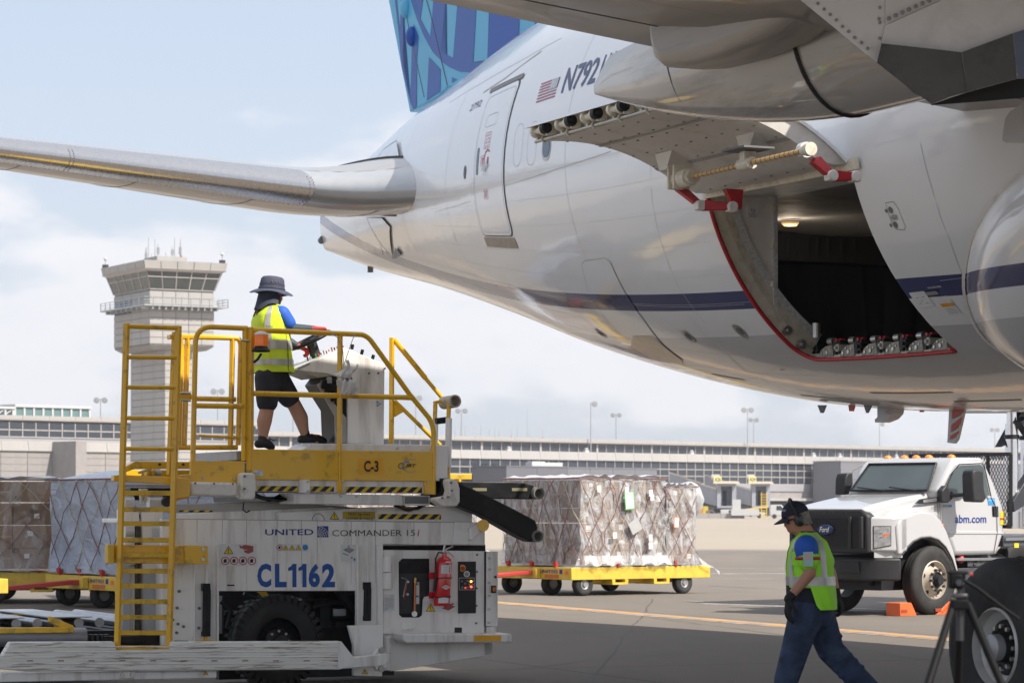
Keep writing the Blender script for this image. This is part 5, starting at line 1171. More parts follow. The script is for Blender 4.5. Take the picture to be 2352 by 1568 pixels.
# ---- chassis
side = pp('side_plate', [(372, 1190.5), (1114, 1199.5), (1114, 1252), (880, 1249), (880, 1437), (821, 1437), (821, 1356), (502, 1356.5), (502, 1473), (372, 1488)], 0, .07, m_lw)
for x in (452, 510, 566, 636, 692, 728, 806, 862, 950, 1010): flat('weld_streak', [(x, 1192 + (x - 372) * .012), (x + 1.3, 1192 + (x - 372) * .012), (x + .8, 1340 if 510 < x < 870 else 1246), (x + .2, 1340 if 510 < x < 870 else 1246)], -.003, M('grime_line', (.38, .36, .34), .7))
flat('edge_shadow_strip', [(372, 1190), (1114, 1199), (1114, 1200.6), (372, 1191.6)], -.0035, m_gray)  # grey strip painted along the top edge as its shadow line
bp('skirt_rib', 499, 1250, 503, 1473, -.05, 0, m_lw); bp('skirt_rib', 446, 1250, 449, 1473, -.04, 0, m_lw); bp('skirt_rib', 820, 1251, 824, 1437, -.05, 0, m_lw); bp('skirt_rib', 868, 1251, 880, 1437, -.05, 0, m_lw)
bolts([(408, 1432), (411, 1357), (406, 1395), (457, 1396), (396, 1422), (405, 1452), (421, 1438), (456, 1441)], -.0, .014, m_seam)
pp('lower_rail', [(372, 1492), (640, 1492), (640, 1500), (372, 1500)], .1, .2, m_lw)
MB().box(LF.p(700, 1400, 0)[0], LF.p(1110, 1400, 0)[0], .08, 3.3, 1.28, 1.46).build('chassis', m_gray, ld); MB().box(LF.p(376, 1400, 0)[0], LF.p(500, 1400, 0)[0], .08, .4, .35, 1.28).build('frame_leg', m_lw, ld)
bp('bay_liner', 503, 1250, 905, 1560, 1.0, 1.1, m_pan, bev=0)
for i, (x0, y0, x1, y1) in enumerate([(510, 1368, 516, 1455), (518, 1402, 560, 1412), (700, 1360, 712, 1470), (735, 1375, 760, 1440), (762, 1395, 815, 1420), (770, 1425, 800, 1440), (600, 1358, 640, 1362), (790, 1365, 818, 1392)]): bp('frame_member', x0, y0, x1, y1, .45 + .05 * i, .6 + .05 * i, m_pan)
pp('frame_brace', [(775, 1358), (790, 1358), (818, 1400), (818, 1418)], .25, .35, m_lb)
for k, pts in enumerate([[(560, 1362), (590, 1375), (640, 1368), (700, 1385)], [(640, 1366), (680, 1378), (720, 1376)], [(505, 1380), (530, 1400), (520, 1440)], [(720, 1392), (760, 1384), (800, 1378)]]): tp('hose', pts, .35 + .04 * k, .018, m_ink)
flat('yellow_strap', [(590, 1358), (612, 1358), (622, 1372), (606, 1372)], .34, m_ly); bp('placard', 766, 1397, 795, 1414, .33, .34, m_gray)
tp('fitting', [(668, 1370), (692, 1377)], .3, .014, m_steel)
wc = LF.P3(649, 1474, .1); wt_ = tyre('wheel_tyre', (wc[0], .33, .415), .415, .30, .21, m_tyre, ld, 'y', 56, 2)
lug = MB()
for i in range(36):
    a_ = 2 * math.pi * i / 36; c0 = Vector((wc[0] + .395 * math.cos(a_), .33, .415 + .395 * math.sin(a_)))
    for sy in (-1, 1):
        t_ = Vector((-math.sin(a_), 0, math.cos(a_))); r_ = Vector((math.cos(a_), 0, math.sin(a_)))
        p = c0 + Vector((0, sy * .10, 0)) + t_ * (.018 * sy); w_ = t_ * .018; h_ = r_ * .032; y_ = Vector((0, .055, 0))
        lug.add([p - w_ - h_ - y_, p + w_ - h_ - y_, p + w_ - h_ + y_, p - w_ - h_ + y_, p - w_ + h_ - y_, p + w_ + h_ - y_, p + w_ + h_ + y_, p - w_ + h_ + y_], [(0, 3, 2, 1), (4, 5, 6, 7), (0, 1, 5, 4), (1, 2, 6, 5), (2, 3, 7, 6), (3, 0, 4, 7)])
lug.build('tread_lugs', m_tyre, wt_, kind='stuff')
MB().lathe([(.215, .0 + .20), (.205, .19), (.195, .24), (.17, .27), (.13, .28), (.12, .22), (.07, .20), (.001, .20)], (wc[0], 0, .415), 'y', 40).build('rim', m_lb, wt_, smooth=40)
MB().cyl((wc[0], .19, .415), (wc[0], .11, .415), .06, n=20).build('hub', m_pan, wt_)
bl = MB()
for i in range(8): a_ = i * math.pi / 4; bl.cyl((wc[0] + .095 * math.cos(a_), .22, .415 + .095 * math.sin(a_)), (wc[0] + .095 * math.cos(a_), .19, .415 + .095 * math.sin(a_)), .012, n=6)
bl.build('wheel_nuts', m_steel, wt_)
w2 = tyre('wheel_tyre', (wc[0], 2.9, .415), .415, .30, .21, m_tyre, ld, 'y', 40, 2)
# lettering and signs on the side plate
for ch, a_, b_ in (('C', 591.2, 623), ('L', 631.5, 658.5), ('6', 709, 735), ('2', 739.5, 769.6)): tx('lettering', ch, a_, 1293.4, b_, 1348, -.004, m_blue2, bold=.045)
for a_, b_ in ((662, 681), (685.5, 704)): flat('lettering', [(b_ - 8.6, 1294), (b_, 1294), (b_, 1347.6), (b_ - 9.4, 1347.6), (b_ - 9.4, 1308), (a_, 1310.5), (a_, 1303), (a_ + 6.5, 1299.5)], -.004, m_blue2)
tx('lettering', 'UNITED', 609, 1214.5, 720, 1228.5, -.004, m_blue, bold=.012)
lg = flat('logo', [(729.3, 1207.5), (754.2, 1207.5), (754.2, 1233), (729.3, 1233)], -.004, m_blue)
for k, r_ in enumerate((24, 20, 16, 12, 8)): ringflat('logo_line', 731 - k * .6, 1232 + k * .5, r_, .9, -.007, m_lblw, lg, 0, 88, 12)
for k in range(5): a_ = math.radians(12 + k * 17); tp('logo_line', [(731 + 3 * math.cos(a_), 1232 - 3 * math.sin(a_)), (731 + 14 * math.cos(a_ + .08), 1232 - 14 * math.sin(a_ + .08)), (731 + 24 * math.cos(a_), 1232 - 24 * math.sin(a_))], -.007, .0016, m_lblw, par=lg, n=4)
tx('lettering', 'COMMANDER 15', 763.4, 1216, 953, 1230.7, -.004, m_ink, bold=-.006); tx('lettering', 'i', 958.8, 1215.5, 963.6, 1230.7, -.004, m_lblred, bold=.02, shear=.2)
def sign(x0, y0, x1, y1, d=-.004): return flat('label_plate', [(x0, y0), (x1, y0), (x1, y1), (x0, y1)], d, m_lblw)
def tri(x, y, s, par, d=-.006):
    flat('warning_triangle', [(x, y - s), (x + s * 1.08, y + s * .8), (x - s * 1.08, y + s * .8)], d, m_ink, par=par); flat('warning_triangle', [(x, y - s * .78), (x + s * .86, y + s * .68), (x - s * .86, y + s * .68)], d - .001, m_lbly, par=par)
    flat('warning_mark', [(x - s * .10, y - s * .4), (x + s * .10, y - s * .4), (x + s * .06, y + s * .25), (x - s * .06, y + s * .25)], d - .002, m_ink, par=par); flat('warning_mark', circ(x, y + s * .45, s * .11, 8), d - .002, m_ink, par=par)
def prohib(x, y, r, par, d=-.006): ringflat('prohibition_ring', x, y, r, r * .2, d - .001, m_lblred, par); flat('pictogram', [(x - r * .4, y + r * .45), (x - r * .45, y - .1 * r), (x - .1 * r, y - r * .5), (x + .35 * r, y - .35 * r), (x + .3 * r, y + .45 * r)], d, m_ink, par=par); 
s1 = sign(506.6, 1248.3, 589.6, 1273.9); tri(525, 1263, 10.5, s1)
for q in ([(552, 1255), (562, 1250), (575, 1252), (583, 1254), (580, 1262), (560, 1261)], [(560, 1263), (582, 1260), (582, 1266), (570, 1271), (562, 1268)], [(549, 1251), (553, 1252), (556, 1257), (552, 1259)]): flat('pictogram', q, -.006, M('label_darkred', (.35, .08, .07), .5), par=s1)
s2 = sign(506.6, 1275, 589.6, 1299.5)
for k in range(4): prohib(517.5 + k * 20.3, 1287, 9.6, s2)
s3 = sign(633, 1247.6, 707.5, 1265.3); prohib(642, 1256.5, 6.8, s3)
for k in range(3): tri(656 + k * 14.9, 1257, 6.6, s3)
flat('mandatory_disc', circ(701, 1256.5, 6.6), -.006, m_lblb, par=s3)
s4 = sign(783, 1250.4, 819, 1287.6)
for q in ([(787, 1262), (800, 1256), (815, 1262), (803, 1270)], [(787, 1268), (800, 1273), (800, 1276), (787, 1271)]): flat('pictogram', q, -.006, m_gray, par=s4)
flat('mandatory_disc', circ(801, 1254, 2), -.006, m_lblb, par=s4); flat('mandatory_disc', circ(815, 1284, 3), -.006, m_lblb, par=s4); prohib(808, 1280, 2.6, s4)
flat('slot', [(522, 1341.5), (538, 1341.5), (539, 1343), (538, 1345), (522, 1345), (521, 1343)], -.003, m_ink)
# hydraulic struts on the side
for (x, y0, y1, d) in ((475, 1345, 1473, -.05), (844, 1342, 1437, .0)):
    tp('strut_rod', [(x + 1, y0 - 50), (x, y0 + 10)], d, .016, m_lw); tp('strut', [(x - 3.5, y0 + 8), (x - 5, y1 - 20)], d, .022, m_lb); tp('strut', [(x + 4, y0 + 8), (x + 3, y1 - 20)], d, .022, m_lb)
    bp('strut_clevis', x - 9, y0 - 6, x + 9, y0 + 12, d - .02, d + .04, m_lb); bp('strut_clevis', x - 9, y1 - 24, x + 9, y1 - 12, d - .02, d + .04, m_lb)
bp('strut_bracket', 471, 1458, 477, 1473, -.05, 0, m_ly); bp('bracket_plate', 451, 1469, 496, 1474, -.06, 0, m_ly)
flat('foot_recess', [(398, 1474), (400, 1470), (432, 1470), (435, 1474)], -.003, m_ink)
# ---- engine box at the right end
eb = pp('engine_box', [(880, 1262), (1113, 1265), (1113, 1472), (1132, 1476), (1132, 1502), (897, 1541), (880, 1490)], -.02, .5, m_lw)
pp('engine_box_top', [(880, 1262), (900, 1250), (1115, 1250), (1115, 1265)], .3, 1.8, m_lb, bev=0)
MB().box(LF.p(905, 1400, 0)[0], LF.p(1130, 1400, 0)[0], .52, 3.2, .45, 1.2).build('rear_frame', m_lw, ld)
pp('end_door', [(1118, 1265), (1144, 1266), (1143.5, 1438), (1117, 1437)], -.04, .3, m_lw); bp('door_seal', 1112.5, 1266, 1117.5, 1437, -.025, .1, m_ink, bev=0)
bolts([(1124, 1281), (1124, 1307), (1123, 1337), (1123, 1367), (1122.5, 1398), (1122, 1429)], -.04, .013, m_steel); bolts([(1137, 1324)], -.04, .012, m_ink)
bolts([(1095, 1273), (1094.5, 1312), (1094, 1350), (1093.5, 1390), (1093, 1430)], -.02, .009, m_seam)
bp('side_lamp', 1130.6, 1344, 1140, 1361, -.075, -.04, m_lb); bp('lamp_lens', 1132, 1347, 1138.6, 1358, -.085, -.074, M('amber_lens', (.55, .16, .02), .2))
pp('fuel_bay', [(924, 1282), (986, 1282), (986, 1367), (974, 1370), (971, 1376), (969, 1412), (962, 1417), (924, 1417), (917, 1411), (916, 1290)], -.024, -.019, m_lb, bev=0)
pp('fuel_tank', [(918, 1316), (984, 1316), (984, 1366), (966, 1372), (964, 1408), (920, 1408)], -.028, -.024, M('tank_black', (.02, .02, .022), .4), bev=0)
tp('sight_tube', [(953.5, 1330), (952, 1408)], -.04, .011, M('copper', (.5, .18, .08), .35, .8)); tp('sight_tube_cap', [(953.5, 1326), (953.5, 1338)], -.04, .014, M('brass', (.55, .38, .12), .35, .9)); MB().cyl(LF.P3(952, 1409, -.04), LF.P3(952, 1409, -.06), .026, n=20).build('gauge', m_steel, ld)
s5 = sign(955, 1336, 963, 1386, -.03); tx('label_text', 'MAX', 955.6, 1337, 962.4, 1343, -.032, m_ink, s5, bold=.02); tx('label_text', 'MIN', 955.6, 1366, 962.4, 1371, -.032, m_ink, s5, bold=.02)
tp('cable', [(922, 1326), (934, 1330), (930, 1350), (926, 1370)], -.035, .006, m_gray, n=6); tp('cable', [(936, 1334), (932, 1356), (928, 1376)], -.035, .005, m_lblred, n=6); bolts([(936, 1335), (935, 1364)], -.03, .012, m_lblw)
cp = bp('control_panel', 1052.6, 1288.6, 1093.2, 1408, -.03, -.019, m_ink, bev=0)
cpd = -.03; MB().cyl(LF.P3(1062, 1304, cpd), LF.P3(1062, 1304, cpd - .008), .032, n=24).build('stop_plate', m_lbly, cp); MB().cyl(LF.P3(1063, 1304.5, cpd), LF.P3(1063, 1304.5, cpd - .045), .022, n=20).build('stop_button', m_lblred, cp)
MB().cyl(LF.P3(1072, 1317.5, cpd), LF.P3(1072, 1317.5, cpd - .015), .028, n=24).build('gauge', m_steel, cp); MB().cyl(LF.P3(1072, 1317.5, cpd - .015), LF.P3(1072, 1317.5, cpd - .017), .022, n=24).build('gauge_face', M('gauge_face', (.25, .26, .26), .4), cp); MB().cyl(LF.P3(1083, 1303, cpd), LF.P3(1083, 1303, cpd - .01), .024, n=20).build('gauge', m_lb, cp)
ringflat('panel_outline', 1072.5, 1340, 1, .1, cpd - .001, m_lblw, cp)
for (xa, ya, xb, yb) in ((1054.5, 1326, 1090, 1326.8), (1054.5, 1353, 1090, 1353.8), (1054.5, 1326, 1055.1, 1353.8), (1089.4, 1326, 1090, 1353.8)): flat('panel_outline', [(xa, ya), (xb, ya), (xb, yb), (xa, yb)], cpd - .001, m_lblw, par=cp)
for (x, y) in ((1061, 1334), (1068.5, 1339), (1062, 1348), (1068, 1349), (1074, 1333), (1078, 1341), (1086, 1333), (1086, 1341), (1074, 1348), (1086, 1348)): ringflat('switch_mark', x, y, 2.0, .5, cpd - .001, m_lblw, cp, n=10)
for (x, y, c, e) in ((1082, 1334.6, (1, .35, .05), 4), (1082, 1346.6, (1, .05, .03), 4), (1069, 1349, (.7, .06, .02), .6)): MB().cyl(LF.P3(x, y, cpd), LF.P3(x, y, cpd - .01), .010, n=12).build('indicator_lamp', M('lamp_%d%d' % (x, y), c, .3, emit=e), cp)
flat('warning_plate', [(972, 1381), (1050, 1381), (1050, 1405), (972, 1405)], -.024, m_lblw); tri(989, 1395, 10.5, ld, -.027)
for q in ([(1015, 1396), (1035, 1388), (1046, 1392), (1030, 1401)], [(1018, 1390), (1042, 1384), (1043, 1387), (1020, 1394)]): flat('pictogram', q, -.027, M('label_darkred', (.35, .08, .07), .5))
s6 = sign(881.5, 1364, 906.5, 1402, -.024)
for k in range(9): flat('label_lines', [(884, 1372 + k * 2.8), (904, 1372 + k * 2.8), (904, 1373 + k * 2.8), (884, 1373 + k * 2.8)], -.026, m_gray, par=s6)
ringflat('label_mark', 887, 1397.5, 3, .8, -.026, m_lblb, s6); ringflat('label_mark', 900, 1368, 2.2, .8, -.026, m_gray, s6)
for (y0, y1, x0, x1) in ((1275, 1313, 879, 900), (1315, 1352, 879, 900), (1461, 1500, 881, 898), (1500, 1538, 879, 897)): MB().cyl(LF.P3((x0 + x1) / 2, y1, -.08), LF.P3((x0 + x1) / 2, y0, -.08), (x1 - x0) / 2 / 254, n=20).build('hinge_barrel', m_lw, ld, smooth=40, bev=.006)
tp('latch_lever', [(933, 1443), (950, 1440), (952, 1431)], -.06, .012, m_lw); bp('latch_box', 924, 1427, 950, 1447, -.05, -.02, m_lw); flat('slot', [(1044, 1440), (1061, 1440), (1061, 1453), (1044, 1454)], -.023, m_ink); bp('hinge_stub', 880, 1442, 900, 1455, -.06, -.02, m_lw)
stp = pp('step', [(927, 1455), (1173, 1454), (1176, 1458), (1176, 1474), (934, 1476), (926, 1470)], -.30, -.02, m_lw, bev=.012); flat('step_label', [(1089, 1458.5), (1151, 1458), (1151, 1471), (1089, 1471.5)], -.304, m_org, par=stp); pp('step_bracket', [(1118, 1438), (1140, 1438), (1140, 1455), (1118, 1455)], -.02, .1, m_lw)
pp('corner_plate', [(1113, 1476), (1132, 1476), (1132, 1502), (1113, 1506)], -.02, .1, m_lw, bev=0)
# fender plate and the worn guard rail in front
pp('fender_plate', [(801, 1436), (880, 1435), (879.5, 1516), (878, 1552), (813, 1551), (813, 1480)], -.36, -.30, m_lw); tri(838, 1541, 7, ld, -.365)
GD = -.62
gpts = [(24, 1473.5), (264, 1472.6), (267, 1492), (392, 1490.5), (393, 1472.6), (784, 1471.5), (812, 1508), (812, 1524), (777, 1537), (776, 1537), (60, 1541), (0, 1536), (-30, 1530), (-30, 1506), (5, 1505)]
guard = pp('guard_rail', gpts, GD, GD + .10, m_lws, bev=.012)
for k in range(11): x = 69 + k * 70.6; flat('weld_notch', [(x - 7, 1515.6), (x + 7, 1515.2), (x + 7, 1517.4), (x - 7, 1517.6)], GD - .004, M('rust_brown', (.16, .05, .02), .8))
for k, y in enumerate((1484, 1496, 1508, 1523)): tp('guard_ridge', [(28, y + 1), (775, y - .8)], GD - .002, .006, m_lws, n=5)
flat('guard_fold', [(776, 1472), (784, 1472), (812, 1508), (812, 1524), (777, 1537)], GD - .005, m_lw)
pp('guard_arm', [(778, 1512), (886, 1500), (892, 1506), (893, 1518), (884, 1528), (778, 1536)], GD + .02, GD + .14, m_lw, bev=.01); bolts([(875.5, 1493), (874.5, 1535)], GD - .0, .03, m_steel, l=.03)
pp('guard_arm_lug', [(862, 1500), (872, 1487), (882, 1490), (892, 1508), (888, 1532), (868, 1541), (860, 1528)], GD + .03, GD + .10, m_lw)
pp('under_rail', [(0, 1545), (230, 1541), (498, 1539), (498, 1556), (450, 1557.5), (0, 1566)], GD + .08, GD + .3, m_lw, bev=.01); pp('under_bracket', [(273, 1541), (309, 1541), (309, 1557), (273, 1557)], GD + .05, GD + .09, m_lw); bolts([(280, 1548), (303, 1548)], GD + .05, .022, m_steel); tri(472, 1544, 6, ld, GD + .07)
# ---- scissor arms, hoses and beams between chassis and platform
pp('scissor_arm', [(395, 1158), (640, 1150), (900, 1172), (900, 1192), (640, 1178), (395, 1176)], .35, .45, M('arm_grey', (.42, .41, .40), .35, .3, dirt=(.2, .19, .18), dscale=3)); pp('scissor_arm', [(400, 1180), (760, 1164), (1060, 1186), (1060, 1200), (400, 1196)], .20, .28, m_lw)
pp('lift_beam', [(640, 1176), (860, 1164), (1040, 1162), (1085, 1170), (1085, 1203), (640, 1200)], .10, .18, m_lw); ringflat('pivot_ring', 731, 1193, 15, 2.5, .096, m_gray)
pl7 = flat('load_plate', [(748, 1170.5), (865.5, 1170.5), (865.5, 1191), (748, 1191)], .095, m_lblw); tri(768, 1184, 10, pl7, .092); flat('load_plate_yellow', [(787, 1174), (862, 1174), (862, 1191), (787, 1191)], .093, M('dull_yellow', (.45, .32, .02), .5), par=pl7); tx('label_text', '7050 kg max.', 799, 1177, 852, 1184.5, .091, m_ink, pl7, bold=.008); tx('label_text', '(15500 lb max.)', 796, 1187, 856, 1194, .091, m_ink, pl7, bold=.008)
def hazard(x0, x1, y0, y1, d, par=ld, step=24, w=15, y2=None):
    o = flat('hazard_strip', [(x0, y0), (x1, y0 + (x1 - x0) * .006), (x1, y1 + (x1 - x0) * .006), (x0, y1)], d, m_lbly, par=par); h = y1 - y0; x = x0 - 4
    while x < x1:
        q = [(x, y1), (x + w - 2, y1), (x + w + h * .95, y0), (x + h * .95 + 2, y0)]; q = [(min(max(a, x0), x1), b + (min(max(a, x0), x1) - x0) * .006) for a, b in q]
        if q[2][0] - q[3][0] > .6 or q[1][0] - q[0][0] > .6: flat('hazard_stripe', q, d - .002, m_ink, par=o)
        x += step
hazard(868, 1013, 1179.5, 1191.5, .094); hazard(410, 488, 1171, 1175, .19)
for k in range(7): tp('hose', [(575 + k * 2, 1128 + k * 2), (600 + k * 3, 1140 + k * 1.5), (640, 1150 - k * 2), (676, 1143 - k)], .0 + .03 * k, .012, m_ink if k != 3 else M('green_cable', (.02, .12, .05), .5), n=6)
for k in range(5): tp('hose', [(905 + k * 5, 1160), (930 + k * 3, 1170 + k), (960, 1168 - k), (985, 1155 - k * 2), (1002, 1160)], .0 + .03 * k, .011, m_ink if k != 2 else m_lbly, n=6)
tp('hose', [(560, 1152), (558, 1170), (566, 1176), (574, 1172)], .0, .007, m_ink, n=6)
bp('cross_beam', 640, 1140, 1060, 1152, .5, 2.4, m_lb, bev=0)
# ---- operator platform: deck, yellow side panels, white sill, hazard strips
PD = -.30
fz_ = LF.p(700, 1031, PD)[1]; xl, xr_ = LF.p(437, 1050, PD)[0], LF.p(1028, 1050, PD)[0]
MB().box(xl + .45, xr_ - .02, PD + .06, .95, fz_ - .10, fz_ - .02).build('platform_deck', m_gray, ld)
yp = pp('side_panel', [(576, 1031), (777, 1034), (777, 1103), (576, 1100.5)], PD, PD + .03, m_ly, bev=.004); yp2 = pp('side_panel', [(784, 1034), (993, 1037), (993, 1104.5), (784, 1103)], PD, PD + .03, m_ly, bev=.004)
pp('side_panel', [(438, 1057.5), (562, 1058.5), (562, 1110), (438, 1108)], PD, PD + .04, m_ly, bev=.004); bolts([(466, 1098), (536, 1099), (479, 1060)], PD, .011)
pp('deck_riser', [(716, 1018), (1000, 1021), (1029, 1022), (1029, 1100), (1000, 1104), (1000, 1038), (692, 1034)], PD + .06, PD + .5, m_lw); pp('deck_end', [(1000, 1022), (1029, 1023), (1028, 1103), (1000, 1104)], PD + .03, PD + .06, m_lw); bolts([(912, 1029)], PD + .05, .013)
sill = pp('sill_beam', [(588, 1100), (997, 1104.5), (997, 1133.5), (588, 1128)], PD + .04, PD + .12, m_lw)
hazard(590.4, 687.5, 1115.2, 1127.3, PD + .037); hazard(713, 767, 1116, 1128, PD + .037); hazard(793.6, 969.4, 1117, 1130, PD + .037)
pp('sill_post', [(688, 1100), (712, 1100), (712, 1131), (688, 1131)], PD + .0, PD + .05, m_lw); bolts([(706, 1106), (706, 1127)], PD, .011); pp('sill_post', [(778, 1101), (788, 1101), (788, 1132), (778, 1132)], PD - .01, PD + .04, m_ly); bolts([(786, 1104), (786, 1127)], PD - .01, .012); pp('sill_post', [(976, 1103), (996, 1103), (996, 1135), (976, 1135)], PD, PD + .04, m_ly); bolts([(981, 1108), (981, 1129)], PD, .011)
pp('slide_beam', [(676, 1133), (925, 1136.5), (926, 1160), (740, 1157), (676, 1157)], PD + .1, PD + .5, m_lw); pp('slide_channel', [(927, 1137), (988, 1137), (988, 1158), (984, 1161), (927, 1160)], PD + .1, PD + .2, m_lw); flat('channel_shade_patch', [(930, 1140), (984, 1140), (984, 1156), (930, 1156)], PD + .095, M('shadow_grey', (.2, .2, .2), .5)); bolts([(782, 1140), (818, 1140)], PD + .1, .010)  # flat grey patch stands in for the channel's shaded inside
MB().box(xl + .6, xr_, PD + .14, 1.0, LF.p(700, 1130, 0)[1], fz_ - .12).build('deck_frame', m_lb, ld)
# numbers
lc = flat('label_plate', [(823.7, 1052), (881.5, 1052.5), (881.5, 1087.6), (823.7, 1087.2)], PD - .003, m_org, par=yp2); tx('lettering', 'C-3', 836, 1057.6, 869.5, 1083.2, PD - .006, m_ink, lc, bold=.03)
tx('lettering', 'JBT', 930, 1065, 956.5, 1074.2, PD - .004, m_ink, yp2, bold=.035, shear=.25); ringflat('logo_ring', 922, 1069.5, 7, 1.6, PD - .004, m_ink, yp2); ringflat('logo_ring', 934, 1070, 11, 1.8, PD - .005, m_lblb, yp2, 40, 250); ringflat('logo_ring', 943, 1069, 16, 1.2, PD - .004, M('label_greyblue', (.25, .35, .45), .5), yp2, 60, 320)
s7 = flat('label_plate', [(583, 1078.5), (604, 1078.5), (604, 1092.5), (583, 1092.5)], PD - .003, m_lblw, par=yp); tx('label_text', 'UA-1162', 583.5, 1084, 596, 1087, PD - .005, m_ink, s7, bold=.01); tx('label_text', 'DULLES', 592, 1079.6, 602, 1081.8, PD - .005, m_ink, s7); tx('label_text', '30/25', 586, 1089, 595, 1091.2, PD - .005, m_ink, s7)
# foam bumpers
pp('foam_bumper', [(438, 1106), (543, 1108), (546, 1113), (545, 1138), (541, 1141), (440, 1137), (437, 1132)], PD - .12, PD, m_foam, bev=.03); bolts([(448, 1109), (491, 1110), (534, 1111)], PD - .125, .009, m_seam)
pp('foam_bumper', [(560, 1085), (583, 1086), (587, 1091), (587, 1141), (582, 1147), (560, 1147), (555, 1141), (555, 1090)], PD - .14, PD - .0, m_foam, bev=.03); bolts([(561, 1093), (561, 1122)], PD - .145, .010, m_seam)
fbr = pp('foam_bumper', [(1032, 1099), (1042, 1099), (1053, 1108), (1057, 1122), (1057, 1152), (1050, 1162), (1016, 1163), (1001, 1150), (1001, 1143), (1031, 1138), (1034, 1125), (1030, 1108)], PD - .15, PD + .0, m_foam, bev=.02); bolts([(1035, 1108), (1037, 1126), (1028, 1141), (1015, 1143)], PD - .155, .010, m_seam)
pp('bumper_bracket', [(1012, 1098), (1034, 1098), (1034, 1160), (1018, 1160)], PD + .0, PD + .1, m_lb)
# ---- railings: every tube its own piece
def rail(pts, d=PD + .02, r=.024, name='rail_tube', mat=m_ly): return tp(name, pts, d, r, mat)
def post(pts, d=PD + .02, r=.021, name='rail_post', mat=m_ly): return tp(name, pts, d, r, mat, sq=True)
def curve(p0, pc, p1, n=6): return [((1 - k) ** 2 * p0[0] + 2 * k * (1 - k) * pc[0] + k * k * p1[0], (1 - k) ** 2 * p0[1] + 2 * k * (1 - k) * pc[1] + k * k * p1[1]) for k in [i / n for i in range(n + 1)]]
rail([(580, 757.5)] + curve((826, 768), (842, 768.5), (854, 785)) + [(942, 907), (984, 958)] + curve((984, 958), (996, 976), (996, 1000)) + [(995, 1135)])
rail([(580, 903), (950, 913)]); post([(781, 767), (779, 1131)]); rail([(443, 1058), (449, 785)] + curve((449, 785), (452, 752), (484, 750.5)) + [(568, 754)])
rail([(447, 931), (556, 933)]); post([(563, 752), (560, 1058)]); post([(575, 751), (573, 1100)], r=.025); post([(580, 757), (578, 1100)], r=.014)
BD = .55
rail([(410, 1028), (417, 800)] + [(418, 773), (540, 776)] + curve((540, 776), (553, 776), (553, 796)) + [(547, 1022)], BD - .25); rail([(409, 1027), (545, 1027)], BD - .25); post([(534, 779), (529, 1027)], BD - .25); post([(431, 775), (423, 1022)], BD - .25); rail([(447, 915), (541, 917)], BD - .25)
rail([(455, 1000), (549, 1005)], BD - .3, .012); rail([(553, 1062)] + curve((547, 1050), (541, 1052), (539, 1066)), BD - .3, .012)
post([(900, 775), (899, 1020)], BD); rail([(905, 780), (977, 868)], BD, .026); rail([(975, 866), (1020, 919)], BD, .020); rail([(906, 920), (1011, 1022)], BD, .020); pp('gusset', [(906, 920), (930, 944), (906, 958)], BD - .01, BD + .01, m_ly)
post([(1000, 927), (999, 965)], .30, .018); post([(1032, 916), (1030, 960)], .05, .018); post([(1031, 960), (1029, 1073)], .05, .026, 'white_post', m_lw); post([(1001, 965), (999, 1030)], .30, .022, 'white_post', m_lw); post([(1029, 1073), (1028, 1100)], .05, .02); post([(996, 925), (1033, 917)], .15, .016); tp('grip_sleeve', [(1001, 967), (1027, 964)], .17, .030, m_lb); bolts([(1019, 921)], .0, .014)
cyl0 = LF.P3(1020, 925, .25); cyl1 = LF.P3(1046, 921, .0); dv = (Vector(cyl1) - Vector(cyl0)); tb_ = MB(); tb_.cyl(cyl0, cyl1, .060, n=24, caps=False); tb_.cyl(cyl0, cyl1, .046, n=24, caps=False); tb_.build('document_tube', M('tube_tan', (.42, .36, .28), .6), ld, smooth=40)
rg = MB(); d_ = dv.normalized(); a_ = Vector((0, 0, 1)).cross(d_).normalized(); b_ = d_.cross(a_); rg.grid([[Vector(cyl1) + a_ * (r_ * math.cos(2 * math.pi * i / 24)) + b_ * (r_ * math.sin(2 * math.pi * i / 24)) for i in range(25)] for r_ in (.046, .060)]); rg.build('tube_rim', M('tube_tan', (.42, .36, .28), .6), ld)
# cables hanging from the rail, bag tied to the post
for pts in ([(764, 768), (775, 775), (787, 800), (789, 830), (790, 850)], [(813, 772), (806, 790), (796, 820), (791, 836)]): tp('lanyard', pts, PD - .02, .0035, m_gray, n=5)
bolts([(764, 768), (813, 771)], PD - .02, .012)
# beacon on the gate post
bc = LF.P3(600, 782, PD - .06)
MB().lathe([(.075, -.10), (.082, -.09), (.06, -.06), (.055, -.05)], (bc[0], bc[1], bc[2]), 'z', 24).build('beacon_base', m_lb, ld, smooth=40)
bcn = MB().lathe([(.055, -.05), (.062, -.045), (.064, .0), (.058, .055), (.03, .065), (.001, .067)], (bc[0], bc[1], bc[2]), 'z', 28).build('beacon', M('amber_glass', (.85, .20, .01), .15, emit=.12, coat=.5), ld, smooth=50, label='orange beacon lamp on the gate post')
rb = MB()
for k in range(5): rb.tube([(bc[0] + .065 * math.cos(2 * math.pi * i / 20), bc[1] + .065 * math.sin(2 * math.pi * i / 20), bc[2] - .035 + k * .02) for i in range(20)], .003, 4, True)
rb.build('beacon_rib', M('amber_dark', (.6, .1, .0), .3), bcn); MB().lathe([(.066, .05), (.058, .07), (.02, .082), (.001, .083)], (bc[0], bc[1], bc[2]), 'z', 14).build('beacon_cap', M('frosted_cap', (.75, .7, .65), .5), bcn)
tp('beacon_cable', [(600, 812), (592, 825), (583, 832)], PD - .04, .012, m_ink)
